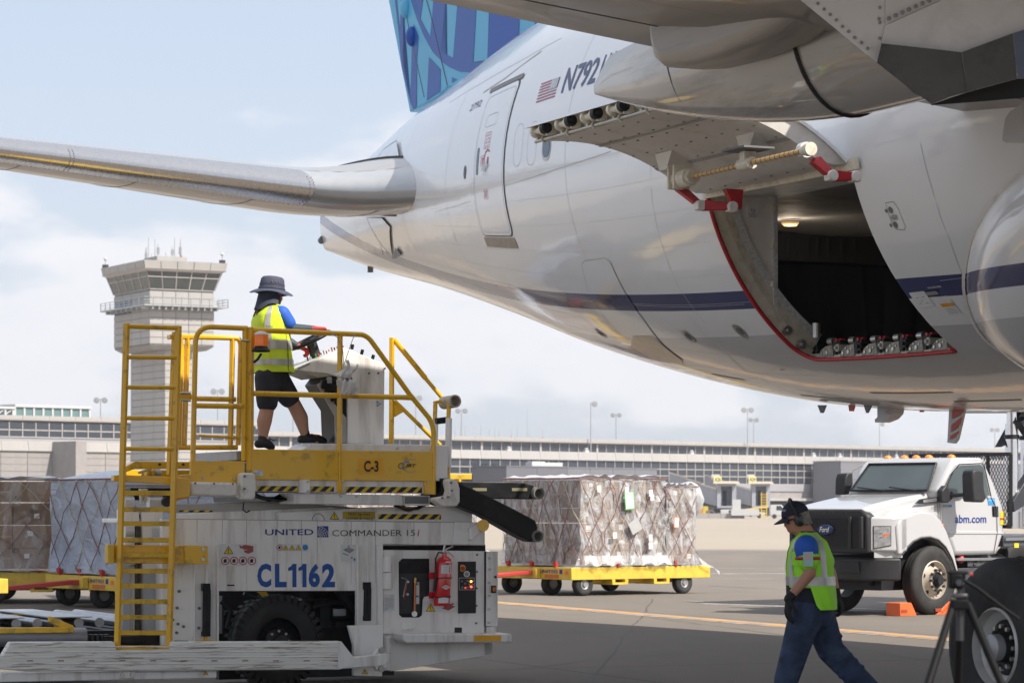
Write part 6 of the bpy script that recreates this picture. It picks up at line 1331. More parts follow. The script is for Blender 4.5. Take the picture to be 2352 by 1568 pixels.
# ---- control console
CO = .05
cn = pp('console', [(682, 850), (686, 843), (790, 798), (884, 836), (882, 1021), (798, 1018), (799, 902), (782, 864), (770, 864), (752, 858)], CO, CO + .48, m_lw, bev=.008, label='white control console with steering wheel')
flat('console_edge', [(682, 850), (686, 844), (712, 832), (711, 838)], CO - .004, m_gray, par=cn); pp('console_tray', [(683, 850), (730, 868), (772, 862), (712, 838)], CO + .02, CO + .46, M('tray_metal', (.48, .44, .36), .35, .6), par=cn)
pp('console_leg', [(752, 858), (735, 882), (772, 940), (775, 1015), (797, 1018), (797, 905), (776, 862)], CO + .03, CO + .44, m_lb, par=cn); pp('leg_panel', [(729, 882), (738, 878), (775, 935), (797, 960), (797, 1018), (771, 1017), (770, 955)], CO - .0, CO + .03, M('panel_tan', (.38, .36, .33), .4, .5), par=cn)
for (x0, y0, x1, y1) in ((740, 872, 760, 892), (748, 884, 775, 900), (762, 900, 778, 922)): bp('relay_block', x0, y0, x1, y1, CO - .03, CO + .02, m_lb, par=cn)
bp('relay_block', 752, 866, 763, 880, CO - .04, CO + .0, m_gray, par=cn)
flat('logo_mark', [(865, 920), (865, 934), (877, 927)], CO - .004, m_lblb, par=cn); tx('lettering', 'iOPS', 861, 924.5, 874, 930, CO - .006, m_lblw, cn, bold=.02); bolts([(847, 857), (868, 857), (883, 846)], CO, .008, m_ink, par=cn)
for (x, y, dx, dy) in ((808, 796, 2, -11), (830, 808, 3, -11), (855, 820, 3, -11)): tp('knob', [(x, y + 6), (x + dx, y + dy + 6)], CO + .06, .016, m_lb, par=cn); 
tp('stop_button', [(785, 800), (785, 793)], CO + .1, .018, m_lblred, par=cn)
for i in range(13):
    k = i / 12; x, y = lerp(708, 782, k), lerp(829, 800, k); tp('toggle_switch', [(x, y), (x - 2.5, y - (7 if i % 3 else 10))], CO + .04 + .1 * (i % 3), .007, [m_lb, m_steel, m_lblred, M('switch_green', (.02, .3, .08), .4), m_lblred][i % 5], par=cn, n=6)
# steering wheel and column
sc0 = Vector(LF.P3(713, 781, CO + .22)); nrm = Vector((-.50, 0, 1)).normalized(); a_ = Vector((1, 0, .50)).normalized(); b_ = Vector((0, 1, 0)); R_ = .19
swh = MB(); swh.tube([sc0 + a_ * (R_ * math.cos(2 * math.pi * i / 36)) + b_ * (R_ * math.sin(2 * math.pi * i / 36)) for i in range(36)], .017, 8, True)
for k in range(3): an = 2 * math.pi * k / 3 + .6; swh.tube([sc0, sc0 + a_ * (R_ * math.cos(an)) + b_ * (R_ * math.sin(an))], .012, 8)
swh.build('steering_wheel', m_lb, cn, smooth=60)
MB().cyl(sc0 - Vector((-.05, 0, .14)), sc0, .05, n=16).cyl(sc0 - Vector((-.09, 0, .22)), sc0 - Vector((-.05, 0, .14)), .04, n=16).build('steering_column', m_pan, cn, smooth=40)
# ---- ladder
LD = -.55
def lx_(y): return lerp(291, 269, (y - 742) / 748), lerp(410, 388, (y - 742) / 748)
LA = tp('ladder_rail', [(291, 742), (lx_(1490)[0], 1490)], LD, .024, m_ly, sq=True); tp('ladder_rail', [(410, 748), (lx_(1490)[1], 1489)], LD, .024, m_ly, sq=True)
rail([(291, 749), (409, 753)], LD, .022); tp('ladder_stay', [(400, 762), (387, 1090)], LD + .5, .018, m_ly, sq=True); tp('ladder_stay', [(398, 768), (412, 756)], LD + .25, .016, m_ly, sq=True)
for y in (820, 889, 959.5, 1030): a_, b_ = lx_(y); rail([(a_, y), (b_, y + 1)], LD, .019, 'ladder_rung')
for y in (1132.7, 1170.3, 1202.8, 1240.4, 1274.6, 1311.5, 1345.7, 1381.6, 1417.4, 1453, 1487.5):
    a_, b_ = lx_(y); rg = pp('ladder_rung', [(a_ + 5, y - 5), (b_ - 5, y - 4.6), (b_ - 5, y + 5), (a_ + 5, y + 4.6)], LD - .0, LD + .07, m_ly2, bev=.003)
    tb_ = MB(); n_ = 24
    for i in range(n_): q = LF.P3(lerp(a_ + 7, b_ - 7, (i + .5) / n_), y - 5.4, LD + .01); tb_.box(q[0] - .005, q[0] + .005, q[1] - .01, q[1] + .01, q[2] - .004, q[2] + .004)
    tb_.build('anti_slip_teeth', m_ly2, rg)
pp('ladder_crossbeam', [(262, 1091), (275, 1090), (387, 1094), (437, 1099), (437, 1140), (400, 1146), (400, 1112), (262, 1104)], LD + .08, LD + .18, m_ly); pp('ladder_bracket', [(400, 1092), (440, 1088), (440, 1108), (436, 1143), (404, 1150)], LD + .18, PD + .0, m_ly)
pp('mount_beam', [(250, 1250), (390, 1252), (478, 1253), (478, 1295), (390, 1294), (250, 1292)], LD + .08, LD + .16, m_ly); pp('mount_end', [(248, 1250), (262, 1250), (262, 1294), (248, 1293)], LD - .02, LD + .08, m_ly2); pp('mount_plate', [(424, 1252), (478, 1253), (478, 1295), (424, 1294)], LD + .05, .0, m_ly, bev=.004); bolts([(466, 1260), (465, 1284)], LD + .05, .018)
for (x0, y0, x1, y1, dd) in ((412, 903, 432, 919, LD + .2), (425, 905, 441, 917, LD + .35)): bp('hinge_clamp', x0, y0, x1, y1, dd, dd + .08, m_ly)
tp('clamp_pin', [(415, 902), (438, 903)], LD + .2, .010, m_steel); tp('clamp_pin', [(415, 919), (438, 920)], LD + .2, .010, m_steel); bp('rail_clip', 391, 768, 398, 778, LD + .4, LD + .5, m_ly); tp('gate_pin', [(553, 781), (572, 783)], PD, .010, m_steel)
# ---- the main lifting deck behind the ladder, lowered, seen end on
pp('guide_rail', [(289, 1071), (310, 1059), (438, 1060), (438, 1076), (310, 1076), (289, 1084)], .5, .62, m_ly, bev=.004); bolts([(366, 1066), (420, 1066)], .5, .012, m_ink)
bp('guide_block', 290, 1079, 438, 1098, 1.0, 1.1, m_ly); 
for x in (347, 360): 
    c0 = Vector(LF.P3(x, 1086, .9)); MB().cyl(c0, c0 + Vector((0, .5, 0)), .05, n=18).build('roller_end', m_gray, ld, smooth=40)
pp('stop_lever', [(318, 1083), (345, 1073), (350, 1078), (322, 1088)], .7, .75, M('lever_cream', (.6, .52, .35), .5)); bp('stop_block', 338, 1078, 345, 1092, .8, .9, m_ly2); bp('stop_block', 351, 1078, 357, 1092, .8, .9, m_ly2)
bp('deck_edge', 282, 1112, 440, 1118, .3, .4, m_gray); bp('deck_drive', 300, 1120, 405, 1148, .6, .9, m_lb)
for x0, x1 in ((284, 306), (340, 372)):
    a_ = LF.P3(x0, 1153, .35); b_ = LF.P3(x1, 1153, .35); MB().cyl(a_, b_, .055, n=24).build('deck_roller', M('roller_white', (.62, .63, .65), .35, .3), ld, smooth=40)
for x0, x1, y in ((284, 304, 1218), (345, 372, 1219)):
    a_ = LF.P3(x0, y, .3); b_ = LF.P3(x1, y, .3); MB().cyl(a_, b_, .075, n=24).build('deck_roller', M('roller_white', (.62, .63, .65), .35, .3), ld, smooth=40)
c0 = LF.P3(381, 1152, .30); MB().cyl(c0, (c0[0], c0[1] - .05, c0[2]), .045, n=20).build('bearing', m_pan, ld)
for x in (326, 336): pp('guide_fork', [(x - 4, 1122), (x + 4, 1122), (x + 3, 1148), (x - 1, 1158)], .2, .26, M('lever_cream', (.6, .52, .35), .5))
for (x0, x1, m_) in ((286, 304, m_lw), (304, 320, m_lw), (326, 374, m_lw)): bp('mast_column', x0, 1170, x1, 1480, .25, .5, m_)
bp('lift_chain', 313, 1205, 322, 1480, .2, .26, M('chain_dark', (.06, .055, .05), .5, .5, var=.5, scale=30)); bp('column_shadow_strip', 321, 1180, 325, 1480, .3, .5, m_ink, bev=0)  # black strip fills the column gap in place of its shade
pp('column_foot', [(281, 1280), (326, 1280), (326, 1290), (300, 1300), (300, 1478), (281, 1478)], .22, .3, M('column_bluegrey', (.40, .42, .46), .4)); pp('column_foot', [(328, 1310), (371, 1310), (371, 1478), (328, 1478)], .24, .3, M('column_bluegrey', (.40, .42, .46), .4))
bp('lower_beam', 276, 1456, 375, 1482, .1, .3, m_lb); bp('mast_top', 270, 1190, 372, 1200, .3, .8, m_lw)
# ---- lowered bridge deck with rollers at far left, beyond the guard
dz = LF.p(150, 1405, 1.2)[1]
xa = LF.p(-40, 1420, .4)[0]; xb = LF.p(330, 1420, .4)[0]
MB().box(xa - 1.0, xb, .25, 2.9, .28, .54).build('bridge_frame', m_lb, ld)
for i in range(13):
    x = xa - .8 + i * .19
    rl_ = MB().cyl((x, .55, .60), (x, 2.7, .60), .045, n=12).build('bridge_roller', M('roller_steel', (.38, .38, .40), .35, .8, var=.2, scale=10, dirt=(.2, .2, .2)), ld, smooth=40)
gp = MB()
for i in range(3): gp.box(xa - .6 + i * .62, xa - .22 + i * .62, .5, 2.6, .648, .658)
gp.build('tread_plate', M('tread_metal', (.45, .46, .48), .4, .8, var=.3, scale=40, bump=.004, bscale=60), ld)
tp('bridge_tube', [(-20, 1462), (195, 1462)], .1, .085, M('tube_grey', (.22, .22, .24), .4, .3), n=20); pp('bridge_guide', [(0, 1441), (160, 1439), (160, 1452), (0, 1454)], .0, .06, m_ly2); pp('bridge_guide', [(115, 1414), (170, 1436), (170, 1452), (160, 1450), (115, 1428)], .02, .1, m_ly2); pp('bridge_guide', [(-10, 1411), (67, 1411), (67, 1422), (-10, 1422)], 1.6, 1.68, m_ly2)
for k in range(5): bp('bridge_latch', 197 + k * 12, 1456, 205 + k * 12, 1478, .05, .15, m_pan)
bp('bridge_end', 240, 1459, 330, 1477, .0, .1, m_lb)
# ---- front guide arms reaching right
pp('yellow_stop', [(1034, 1088), (1084, 1088), (1084, 1101), (1034, 1101)], 2.2, 2.35, m_ly2); bp('yellow_stop_post', 1054, 1100, 1060, 1108, 2.2, 2.3, m_ly)
armA = pp('guide_arm', [(1058, 1106), (1186, 1105.5), (1226, 1114), (1226, 1146), (1080, 1144)], 2.0, 2.2, m_lb, bev=.01)
for x0, x1 in ((1086, 1118), (1176, 1211)): flat('arm_plate', [(x0, 1120), (x1, 1120), (x1, 1127), (x0, 1127)], 1.995, M('brass_plate', (.35, .32, .2), .4, .6), par=armA)
def rolltube(x, y, dd, r=.055, l=.14):
    c_ = Vector(LF.P3(x, y, dd)); m_ = M('roller_rubber_grey', (.20, .19, .17), .6); o = MB().cyl(c_ + Vector((-.02, .2, 0)), c_, r, n=24, caps=False).cyl(c_ + Vector((-.02, .2, 0)), c_, r * .72, n=24, caps=False); o.grid([[c_ + Vector((r_ * math.cos(2 * math.pi * i / 24), 0, r_ * math.sin(2 * math.pi * i / 24))) for i in range(25)] for r_ in (r, r * .72)]); o.build('arm_roller', m_, ld, smooth=40)
rolltube(1238, 1132, 1.95, .062)
pp('guide_arm', [(1056, 1109), (1090, 1124), (1180, 1168), (1230, 1195), (1236, 1212), (1222, 1244), (1196, 1232), (1108, 1182), (1042, 1156), (1058, 1140)], -.10, .10, m_lb, bev=.01); rolltube(1236, 1231, -.12, .056)
pp('arm_bracket', [(1000, 1110), (1050, 1104), (1050, 1160), (1002, 1140)], .12, .5, m_lb); pp('nose_plate', [(1078, 1213), (1105, 1196), (1114, 1206), (1085, 1241), (1078, 1238)], -.05, .0, m_lw); MB().cyl(LF.P3(1110, 1206, -.09), LF.P3(1110, 1206, -.055), .055, n=24).build('nose_roller', m_ly, ld, smooth=40); bolts([(1106, 1207), (1060, 1211)], -.05, .02, m_lw)
pp('nose_housing', [(1045, 1197), (1114, 1200), (1112, 1252), (1040, 1250)], -.02, .0, m_lw, bev=.01); bp('cross_nose', 1085, 1205, 1112, 1245, .1, 2.2, m_lb, bev=0)
# ---- things carried by the loader
fe = empty('fire_extinguisher', (LF.O + LF.ex * LF.p(1016, 1391, -.12)[0] + LF.ey * -.12).to_tuple()[:2] + (LF.p(1016, 1391, -.12)[1],), LF.a, 'red fire extinguisher strapped upright to the white engine box of the loader', 'fire extinguisher')
def fl(x, y): a = LF.p(x, y, -.12); b = LF.p(1016, 1391, -.12); return (a[0] - b[0], a[1] - b[1])
m_fe = M('extinguisher_red', (.68, .015, .02), .25, coat=.6)
r_ = (fl(1033, 1300)[0] - fl(998.5, 1300)[0]) / 2; top = fl(1016, 1290)[1]; c_x = fl(1016, 1300)[0] + .004; lean = .03
prof = [(.001, 0), (r_ * .9, .004), (r_, .02), (r_, top - .01), (r_ * .85, top + .025), (r_ * .45, top + .05), (r_ * .3, top + .055), (r_ * .3, top + .09), (.001, top + .09)]
bd_ = MB().lathe(prof, (0, 0, 0), 'z', 32); bd_.v = [(x + c_x + lean * (z / .45 - .5), y, z) for x, y, z in bd_.v]; body = bd_.build('cylinder', m_fe, fe, smooth=40)
MB().tube([(c_x + .01, 0, top + .09), (c_x + .03, -.02, top + .12), (c_x + .09, -.03, top + .145)], .008, 8).tube([(c_x + .01, 0, top + .08), (c_x + .05, -.02, top + .09), (c_x + .10, -.03, top + .05)], .007, 8).tube([(c_x, 0, top + .07), (c_x + .02, 0, top + .155)], .011, 8).build('valve_handle', m_steel, fe, smooth=40)
MB().tube([(c_x, -.0, top + .085), (c_x - .05, -.02, top + .09), (c_x - .085, -.03, top + .03), (c_x - .085, -.03, top - .15)], .008, 8).tube([(c_x - .085, -.03, top - .15), (c_x - .10, -.03, top - .27)], .014, 8).build('hose', m_ink, fe, smooth=40)
for z_ in (.26, .085): MB().tube([(c_x + lean * (z_ / .45 - .5) + (r_ + .005) * math.cos(2 * math.pi * i / 28), (r_ + .005) * math.sin(2 * math.pi * i / 28), z_ + .004 * math.sin(i)) for i in range(28)], .005, 6, True).build('strap', m_ink, fe)
for z_ in (.28, .10): MB().box(c_x - r_ - .03, c_x + r_ + .03, .07, .085, z_ - .03, z_ + .03).build('bracket', m_fe, fe)
def wraplab(z0, z1, a0, a1, mat, nm='label_sheet', off=.0012): return MB().grid([[(c_x + lean * (z_ / .45 - .5) + (r_ + off) * math.sin(lerp(a0, a1, i / 10)), -(r_ + off) * math.cos(lerp(a0, a1, i / 10)), z_) for i in range(11)] for z_ in (z0, z1)]).build(nm, mat, body, smooth=60)
wraplab(.30, .385, -.7, .8, m_lblw); wraplab(.378, .386, -.65, .75, m_ink, off=.002); wraplab(.40, .412, -.2, .5, m_lblw); wraplab(.03, .085, -.8, .6, m_lblw)
for k in range(4): wraplab(.31 + k * .016, .312 + k * .016, -.5, .1, m_ink, 'label_lines', .002); wraplab(.31 + k * .016, .320 + k * .016, .3, .55, m_lblred, 'label_marks', .002)
text('label_text', 'INSTRUCTIONS', c_x - r_ * .55, c_x + r_ * .65, .3785, .3855, -r_ - .004, m_lblw, body)
cz_ = .175; MB().add([(c_x - .045, -r_ - .002, cz_), (c_x, -r_ - .002, cz_ - .022), (c_x + .045, -r_ - .002, cz_), (c_x, -r_ - .002, cz_ + .022)], [(0, 1, 2, 3)]).build('label_diamond', m_lblw, body); text('label_text', 'AMEREX', c_x - .028, c_x + .028, cz_ - .005, cz_ + .005, -r_ - .004, m_ink, body)
bg = empty('plastic_bag', (LF.O + LF.ex * LF.p(794, 900, PD - .05)[0] + LF.ey * (PD - .05)).to_tuple()[:2] + (LF.p(794, 900, PD - .05)[1],), LF.a, 'white plastic bag tied with black straps to the platform post', 'bag')
mb = MB(); rows = []
for i in range(19):
    z_ = i / 18 * .30; k = i / 18; w_ = .075 * math.sin(math.pi * min(1, k * 1.15 + .12)) ** .5 * (1 if k < .6 else (1 - (k - .6) * 1.5)) + .012; w_ *= (.55 if .42 < k < .52 else 1)
    rows.append([(w_ * math.cos(2 * math.pi * j / 28) * (1 + .18 * math.sin(j * 5.1 + i)) + .02 * math.sin(i * .5), w_ * .7 * math.sin(2 * math.pi * j / 28) * (1 + .18 * math.cos(j * 4.3 + i)) - .02, z_ - .02 + .012 * math.sin(j * 1.7)) for j in range(28)] + [None])
    rows[-1][-1] = rows[-1][0]
mb.grid(rows); mb.build('bag', M('white_film', (.80, .78, .75), .3, var=.05, trans=.25), bg, smooth=80)
for z_ in (.115, .13): MB().tube([(.05 * math.cos(2 * math.pi * i / 20), .045 * math.sin(2 * math.pi * i / 20) - .02, z_ - i * .001) for i in range(20)], .005, 6, True).build('strap', m_ink, bg)
mb = MB(); rows = [[(.04 + .06 * k + .01 * math.sin(j * 2 + k * 5), -.03 + .02 * math.sin(j), .17 + .05 * k + (j - 3) * .012 * k) for j in range(7)] for k in (0, .3, .6, 1.0)]; mb.grid(rows).build('bag_ear', M('white_film', (.80, .78, .75), .3, trans=.25), bg, smooth=80)
# ================================================================ cargo dollies and their loads
m_dy = M('dolly_yellow', (.70, .47, .06), .45, var=.08, scale=4, dirt=(.25, .17, .06), dscale=5, damt=.5); m_rdt = M('tongue_red', (.42, .035, .03), .5, var=.1); m_card = M('carton_brown', (.27, .175, .11), .7, var=.1, scale=2.5); m_card2 = M('carton_dark', (.20, .13, .085), .7, var=.1, scale=2.5); m_strap = M('net_strap', (.20, .09, .085), .7, var=.3, scale=4); m_strap2 = M('net_strap_pale', (.42, .38, .30), .7, var=.2)
def film_mat(name, col, a0, a1, rough, bmp=.05, sc=3.0, st=(1, 1, .45)):
    m = bpy.data.materials.new(name); m.use_nodes = True; t = m.node_tree; L = t.links.new; N = t.nodes.new; b = t.nodes['Principled BSDF']
    tc = N('ShaderNodeTexCoord'); mp = N('ShaderNodeMapping'); mp.inputs['Scale'].default_value = st; mp.inputs['Rotation'].default_value = (.3, .2, 0); L(tc.outputs['Object'], mp.inputs[0])
    n = N('ShaderNodeTexNoise'); n.inputs['Scale'].default_value = sc; n.inputs['Detail'].default_value = 8; n.inputs['Roughness'].default_value = .65; n.inputs['Distortion'].default_value = 1.2; L(mp.outputs[0], n.inputs['Vector'])
    r = N('ShaderNodeMapRange'); r.inputs[1].default_value = .42; r.inputs[2].default_value = .68; r.inputs[3].default_value = a0; r.inputs[4].default_value = a1; L(n.outputs[0], r.inputs[0]); L(r.outputs[0], b.inputs['Alpha'])
    b.inputs['Base Color'].default_value = (*col, 1); b.inputs['Roughness'].default_value = rough; b.inputs['Specular IOR Level'].default_value = 1.0
    bp_ = N('ShaderNodeBump'); bp_.inputs['Distance'].default_value = bmp; L(n.outputs[0], bp_.inputs['Height']); L(bp_.outputs[0], b.inputs['Normal']); return m
m_film = film_mat('clear_film', (.66, .67, .70), .22, .88, .10, .09, 5.5); m_filmw = film_mat('white_film_wrap', (.42, .48, .60), .78, .96, .2, .06, 2.2, (1, 1, 2.2))
def dolly(corner, rot, label, writing=True):
    fr = Frame(corner, rot); r = empty('cargo_dolly', fr.O, fr.a, label, 'cargo dolly', 'yellow cargo dollies in a train'); L_, W_, z1 = 3.35, 2.5, .55
    def b(n, *a, m=m_dy, bev=.01, par=r): return MB().box(*a).build(n, m, par, bev=bev)
    b('side_beam', 0, L_, 0, .06, .30, .53); b('side_beam', 0, L_, W_ - .06, W_, .30, .53); eb_ = b('end_beam', 0, .06, .061, W_ - .061, .30, .53); b('end_beam', L_ - .06, L_, .061, W_ - .061, .30, .53)
    b('deck', .07, L_ - .07, .07, W_ - .07, .42, .50)
    for i in range(4): b('deck_plate', .08 + i * .85, .62 + i * .85, .0, .5, .531, .548, m=M('plate_pale', (.55, .55, .52), .4, .4))
    for x in (.95, 1.95): MB().prism([(x, .20), (x + .38, .20), (x + .38, .30), (x + .31, .30), (x + .31, .24), (x + .07, .24), (x + .07, .30), (x, .30)], -.02, W_ * .4).build('fork_pocket', m_dy, r, bev=.005)
    b('axle_box', .55, 2.9, .3, .4, .22, .30)
    for x in (.35, 2.75):
        for y, s_ in ((.02, 1), (W_ - .24, 1)):
            t_ = tyre('wheel', (x, y + .1, .21), .21, .16, .10, m_tyre, r, 'y', 28, 1); MB().lathe([(.10, -.05), (.09, -.075), (.05, -.06), (.04, -.09), (.001, -.09)], (x, y + .1, .21), 'y', 20).build('rim', m_gray, t_, smooth=40)
        if x < 1 and s_ > 0: t_ = tyre('wheel', (x - .1, .95, .21), .21, .16, .10, m_tyre, r, 'y', 24, 1); MB().lathe([(.10, -.05), (.09, -.075), (.05, -.06), (.001, -.06)], (x - .1, .95, .21), 'y', 20).build('rim', m_gray, t_, smooth=40)
    for y in (.5, 1.25, 2.0): MB().box(-.02, .05, y - .03, y + .03, .53, .62).box(-.03, .0, y - .05, y + .05, .58, .64).build('pallet_stop', m_rdt, r)
    for x in (1.1, 2.5): MB().box(x - .03, x + .03, -.02, .04, .53, .63).box(x - .05, x + .05, -.03, .0, .60, .64).build('pallet_stop', m_rdt, r)
    MB().add([(-.02, 1.05, .40), (-.02, 1.35, .40), (-1.45, 1.28, .30), (-1.45, 1.12, .30), (-.02, 1.05, .47), (-.02, 1.35, .47), (-1.45, 1.28, .37), (-1.45, 1.12, .37)], [(0, 1, 2, 3), (7, 6, 5, 4), (0, 4, 5, 1), (1, 5, 6, 2), (2, 6, 7, 3), (3, 7, 4, 0)]).build('tongue', m_rdt, r, bev=.01)
    b('tongue_mount', -.12, -.01, .95, 1.45, .32, .50)
    # lettering on the end beam faces the tongue side
    def endtext(s, y1, y0, z0, z1_, m):   # reads from the far side to the near one
        vs, fs = text_bm(s, .02); v = [(-.006, lerp(y1, y0, a), lerp(z0, z1_, c)) for a, c in vs]; MB().add(v, fs).build('lettering', m, eb_)
    if writing:
        endtext('UNITED', 1.0 - .02, .42, .42, .48, m_blue); MB().box(-.008, -.002, .28, .36, .41, .49).build('logo', m_blue, eb_); MB().box(-.008, -.002, .10, .19, .40, .47).build('reflector', M('reflector_orange', (.8, .16, .03), .4), eb_)
        MB().box(-.008, -.002, .38, .82, .325, .395).build('brake_plate', M('plate_orange', (.55, .16, .04), .5), eb_); endtext('SET BRAKE', .80, .40, .335, .385, m_ink)
    return fr, r
def cartons(fr, name, label, group, x0, x1, y0, y1, z0, rows, nx, ny, hz, wrap, netn=(5, 4), top_drop=0, seed=1, film=None, sag=True, capfilm=True):
    rnd = random.Random(seed); r = empty(name, fr.O, fr.a, label, 'cargo load', group)
    me = {}
    def unit(w, d, h):
        k = (round(w, 3), round(d, 3), round(h, 3))
        if k not in me: me[k] = MB().box(-w / 2, w / 2, -d / 2, d / 2, 0, h)
        return me[k]
    MB().box(x0 - .05, x1 + .05, y0 - .05, y1 + .05, z0 - .03, z0).build('pallet', M('pallet_metal', (.55, .55, .56), .35, .7), r)
    z = z0; lab = MB(); tape = MB()
    mesh_cache = {}
    for k in range(rows):
        h = hz * rnd.uniform(.92, 1.08); off = rnd.uniform(-.02, .02)
        def put(cx, cy, w, d, m):
            key = (round(w, 2), round(d, 2), round(h, 2), m.name)
            if key not in mesh_cache: mesh_cache[key] = MB().box(-w / 2 + .008, w / 2 - .008, -d / 2 + .008, d / 2 - .008, .004, h - .004).mesh('carton', m)
            o = bpy.data.objects.new('carton', mesh_cache[key]); COL.objects.link(o); o.parent = r; o.location = (cx + rnd.uniform(-.012, .012), cy + rnd.uniform(-.012, .012), z); o.rotation_euler = (0, 0, rnd.uniform(-.012, .012)); return o
        wx = (x1 - x0) / nx; wy = (y1 - y0) / ny
        for i in range(nx):
            o = put(x0 + (i + .5) * wx, y0 + wy / 2, wx, wy, m_card if rnd.random() < .7 else m_card2)
            if rnd.random() < .6:
                lx, lz = rnd.uniform(-.3, .1) * wx, rnd.uniform(.3, .55) * h; w_ = rnd.uniform(.08, .14); MB().add([(lx, -wy / 2 - .006 + .008, lz), (lx + w_, -wy / 2 - .006 + .008, lz), (lx + w_, -wy / 2 + .002, lz + w_ * .9), (lx, -wy / 2 + .002, lz + w_ * .9)], [(0, 1, 2, 3)]).build('carton_label', m_lblw, o)
            if rnd.random() < .5: MB().add([(-wx / 2 + .02, -wy / 2 + .001, h * .47), (wx / 2 - .02, -wy / 2 + .001, h * .47), (wx / 2 - .02, -wy / 2 + .001, h * .53), (-wx / 2 + .02, -wy / 2 + .001, h * .53)], [(0, 1, 2, 3)]).build('carton_tape', M('tape_tan', (.42, .30, .18), .3), o)
        for j in range(1, ny): put(x0 + wx / 2, y0 + (j + .5) * wy, wx, wy, m_card if rnd.random() < .5 else m_card2)
        if k == rows - 1: MB().box(x0 + wx, x1, y0 + wy, y1, z + h - .05, z + h).build('carton_tops', m_card, r)
        z += h
    zt = z
    # film sheet round the stack, loose and creased
    e = .035; A_, B_ = [], []
    path = [(x0 - e, y1 + e)] + [(x0 - e, lerp(y1 + e, y0 - e, i / 16)) for i in range(1, 17)] + [(lerp(x0 - e, x1 + e, i / 22), y0 - e) for i in range(1, 23)] + [(x1 + e, lerp(y0 - e, y1 + e, i / 8)) for i in range(1, 9)]
    nz = 16; rows_ = []
    for j in range(nz + 1):
        zz = lerp(z0 - .02, zt + .03, j / nz); row = []
        for i, (x, y) in enumerate(path):
            a = rnd.uniform(-1, 1) * .012 + .018 * math.sin(i * .9 + j * .7) + (.05 * (1 - j / 4) * (1 + math.sin(i * 1.7)) if j < 4 and sag else 0)
            cx, cy = (x0 + x1) / 2, (y0 + y1) / 2; d = Vector((x - cx, y - cy)); nrm_ = Vector((-1, 0)) if i <= 16 else (Vector((0, -1)) if i <= 38 else Vector((1, 0))); row.append((x + nrm_.x * a, y + nrm_.y * a, zz + rnd.uniform(-.01, .01)))
        rows_.append(row)
    MB().grid(rows_).build('film_wrap', film or m_film, r, smooth=80)
    if capfilm:
        rows_ = [[(lerp(x0 - e, x1 + e, i / 14), lerp(y0 - e, y1 + e, j / 10), zt + .035 + .05 * abs(math.sin(i * 1.9 + j)) * (1 if 0 < i < 14 else 0) + .03 * rnd.random()) for i in range(15)] for j in range(11)]
        MB().grid(rows_).build('film_top', M('film_top_white', (.66, .67, .70), .3, bump=.02, bscale=6, alpha=.85), r, smooth=80)
    # cargo net: crossed straps over the long side and the end
    def strap(pts, m): MB().tube(pts, .0075, 4).build('net_strap', m, r)
    nx_, ny_ = netn; H_ = zt - z0; ee = e + .03
    for (ln, fn) in ((x1 - x0, lambda u, z_: (lerp(x0 - ee, x1 + ee, u), y0 - ee - .015 * math.sin(u * 20), z_)), (y1 - y0, lambda u, z_: (x0 - ee - .015 * math.sin(u * 17), lerp(y0 - ee, y1 + ee, u), z_))):
        n = nx_ if ln == x1 - x0 else ny_; st = 1 / n
        for i in range(-2, n + 1):
            for sg in (1, -1):
                pts = []
                for k in range(9):
                    u = (i + (k / 8) * 2.2 * 1.0) * st if sg > 0 else (i + 2.2 - (k / 8) * 2.2) * st
                    if -.001 <= u <= 1.001: pts.append(fn(min(1, max(0, u + rnd.uniform(-.022, .022))), z0 + H_ * min(1, max(0, (k + rnd.uniform(-.25, .25)) / 8))))
                if len(pts) > 1: strap(pts, m_strap if (i + sg) % 3 else m_strap2)
    MB().tube([(x0 - ee, y1, zt + .03), (x0 - ee, y0 - ee, zt + .03), (x1 + ee, y0 - ee, zt + .03), (x1 + ee, y1, zt + .03)], .014, 5).build('net_edge_rope', m_strap, r)
    return r, zt, rnd
D1, dol1 = dolly((1.10, 52.7), 36, 'yellow cargo dolly under the big netted load right of the loader')
z0 = .585
ldA, ztA, rn = cartons(D1, 'pallet_load', 'large film-wrapped stack of brown cartons under a red net, between loader and walking man', 'netted pallet loads on dollies', .25, 2.22, .05, 2.45, z0, 6, 5, 6, .265, True, (6, 6), seed=3)
ldB, ztB, rn = cartons(D1, 'pallet_load', 'lower film-wrapped carton stack at the right end of the dolly, with a loose film bulge', 'netted pallet loads on dollies', 2.30, 2.98, .05, 2.0, z0, 5, 2, 4, .285, True, (2, 5), seed=8)
# loose film bulge, skirt and document pouches
def pouch(fr, par, x, y, w, h, mat, rim=None, rot=.2, d=-.06):
    q = fr.p(x, y, d); c, s_ = math.cos(rot), math.sin(rot)
    def qd(w, h, dd, m, nm='document_pouch'): MB().add([(q[0] + a * c - b * s_, d + dd, q[1] + a * s_ + b * c) for a, b in ((-w, -h), (w, -h), (w, h), (-w, h))], [(0, 1, 2, 3)]).build(nm, m, par)
    if rim: qd(w + .015, h + .015, 0, rim, 'pouch_rim')
    qd(w, h, -.004, mat)
m_green = M('pouch_green', (.10, .42, .06), .4)
pouch(D1, ldA, 1446, 1149, .10, .155, M('pouch_pale', (.5, .62, .56), .3), m_green, .1); pouch(D1, ldA, 1459, 1208, .13, .12, M('pouch_grey', (.42, .42, .42), .3), None, .5); pouch(D1, ldB, 1554, 1199, .05, .09, m_lblw, M('pouch_orange', (.7, .15, .03), .4), -.05)
for (x, y) in ((1376, 1122), (1440, 1125), (1495, 1132), (1498, 1142), (1494, 1234), (1494, 1253), (1412, 1229)): pouch(D1, ldA, x, y, .045, .06, m_lblw, None, .03)
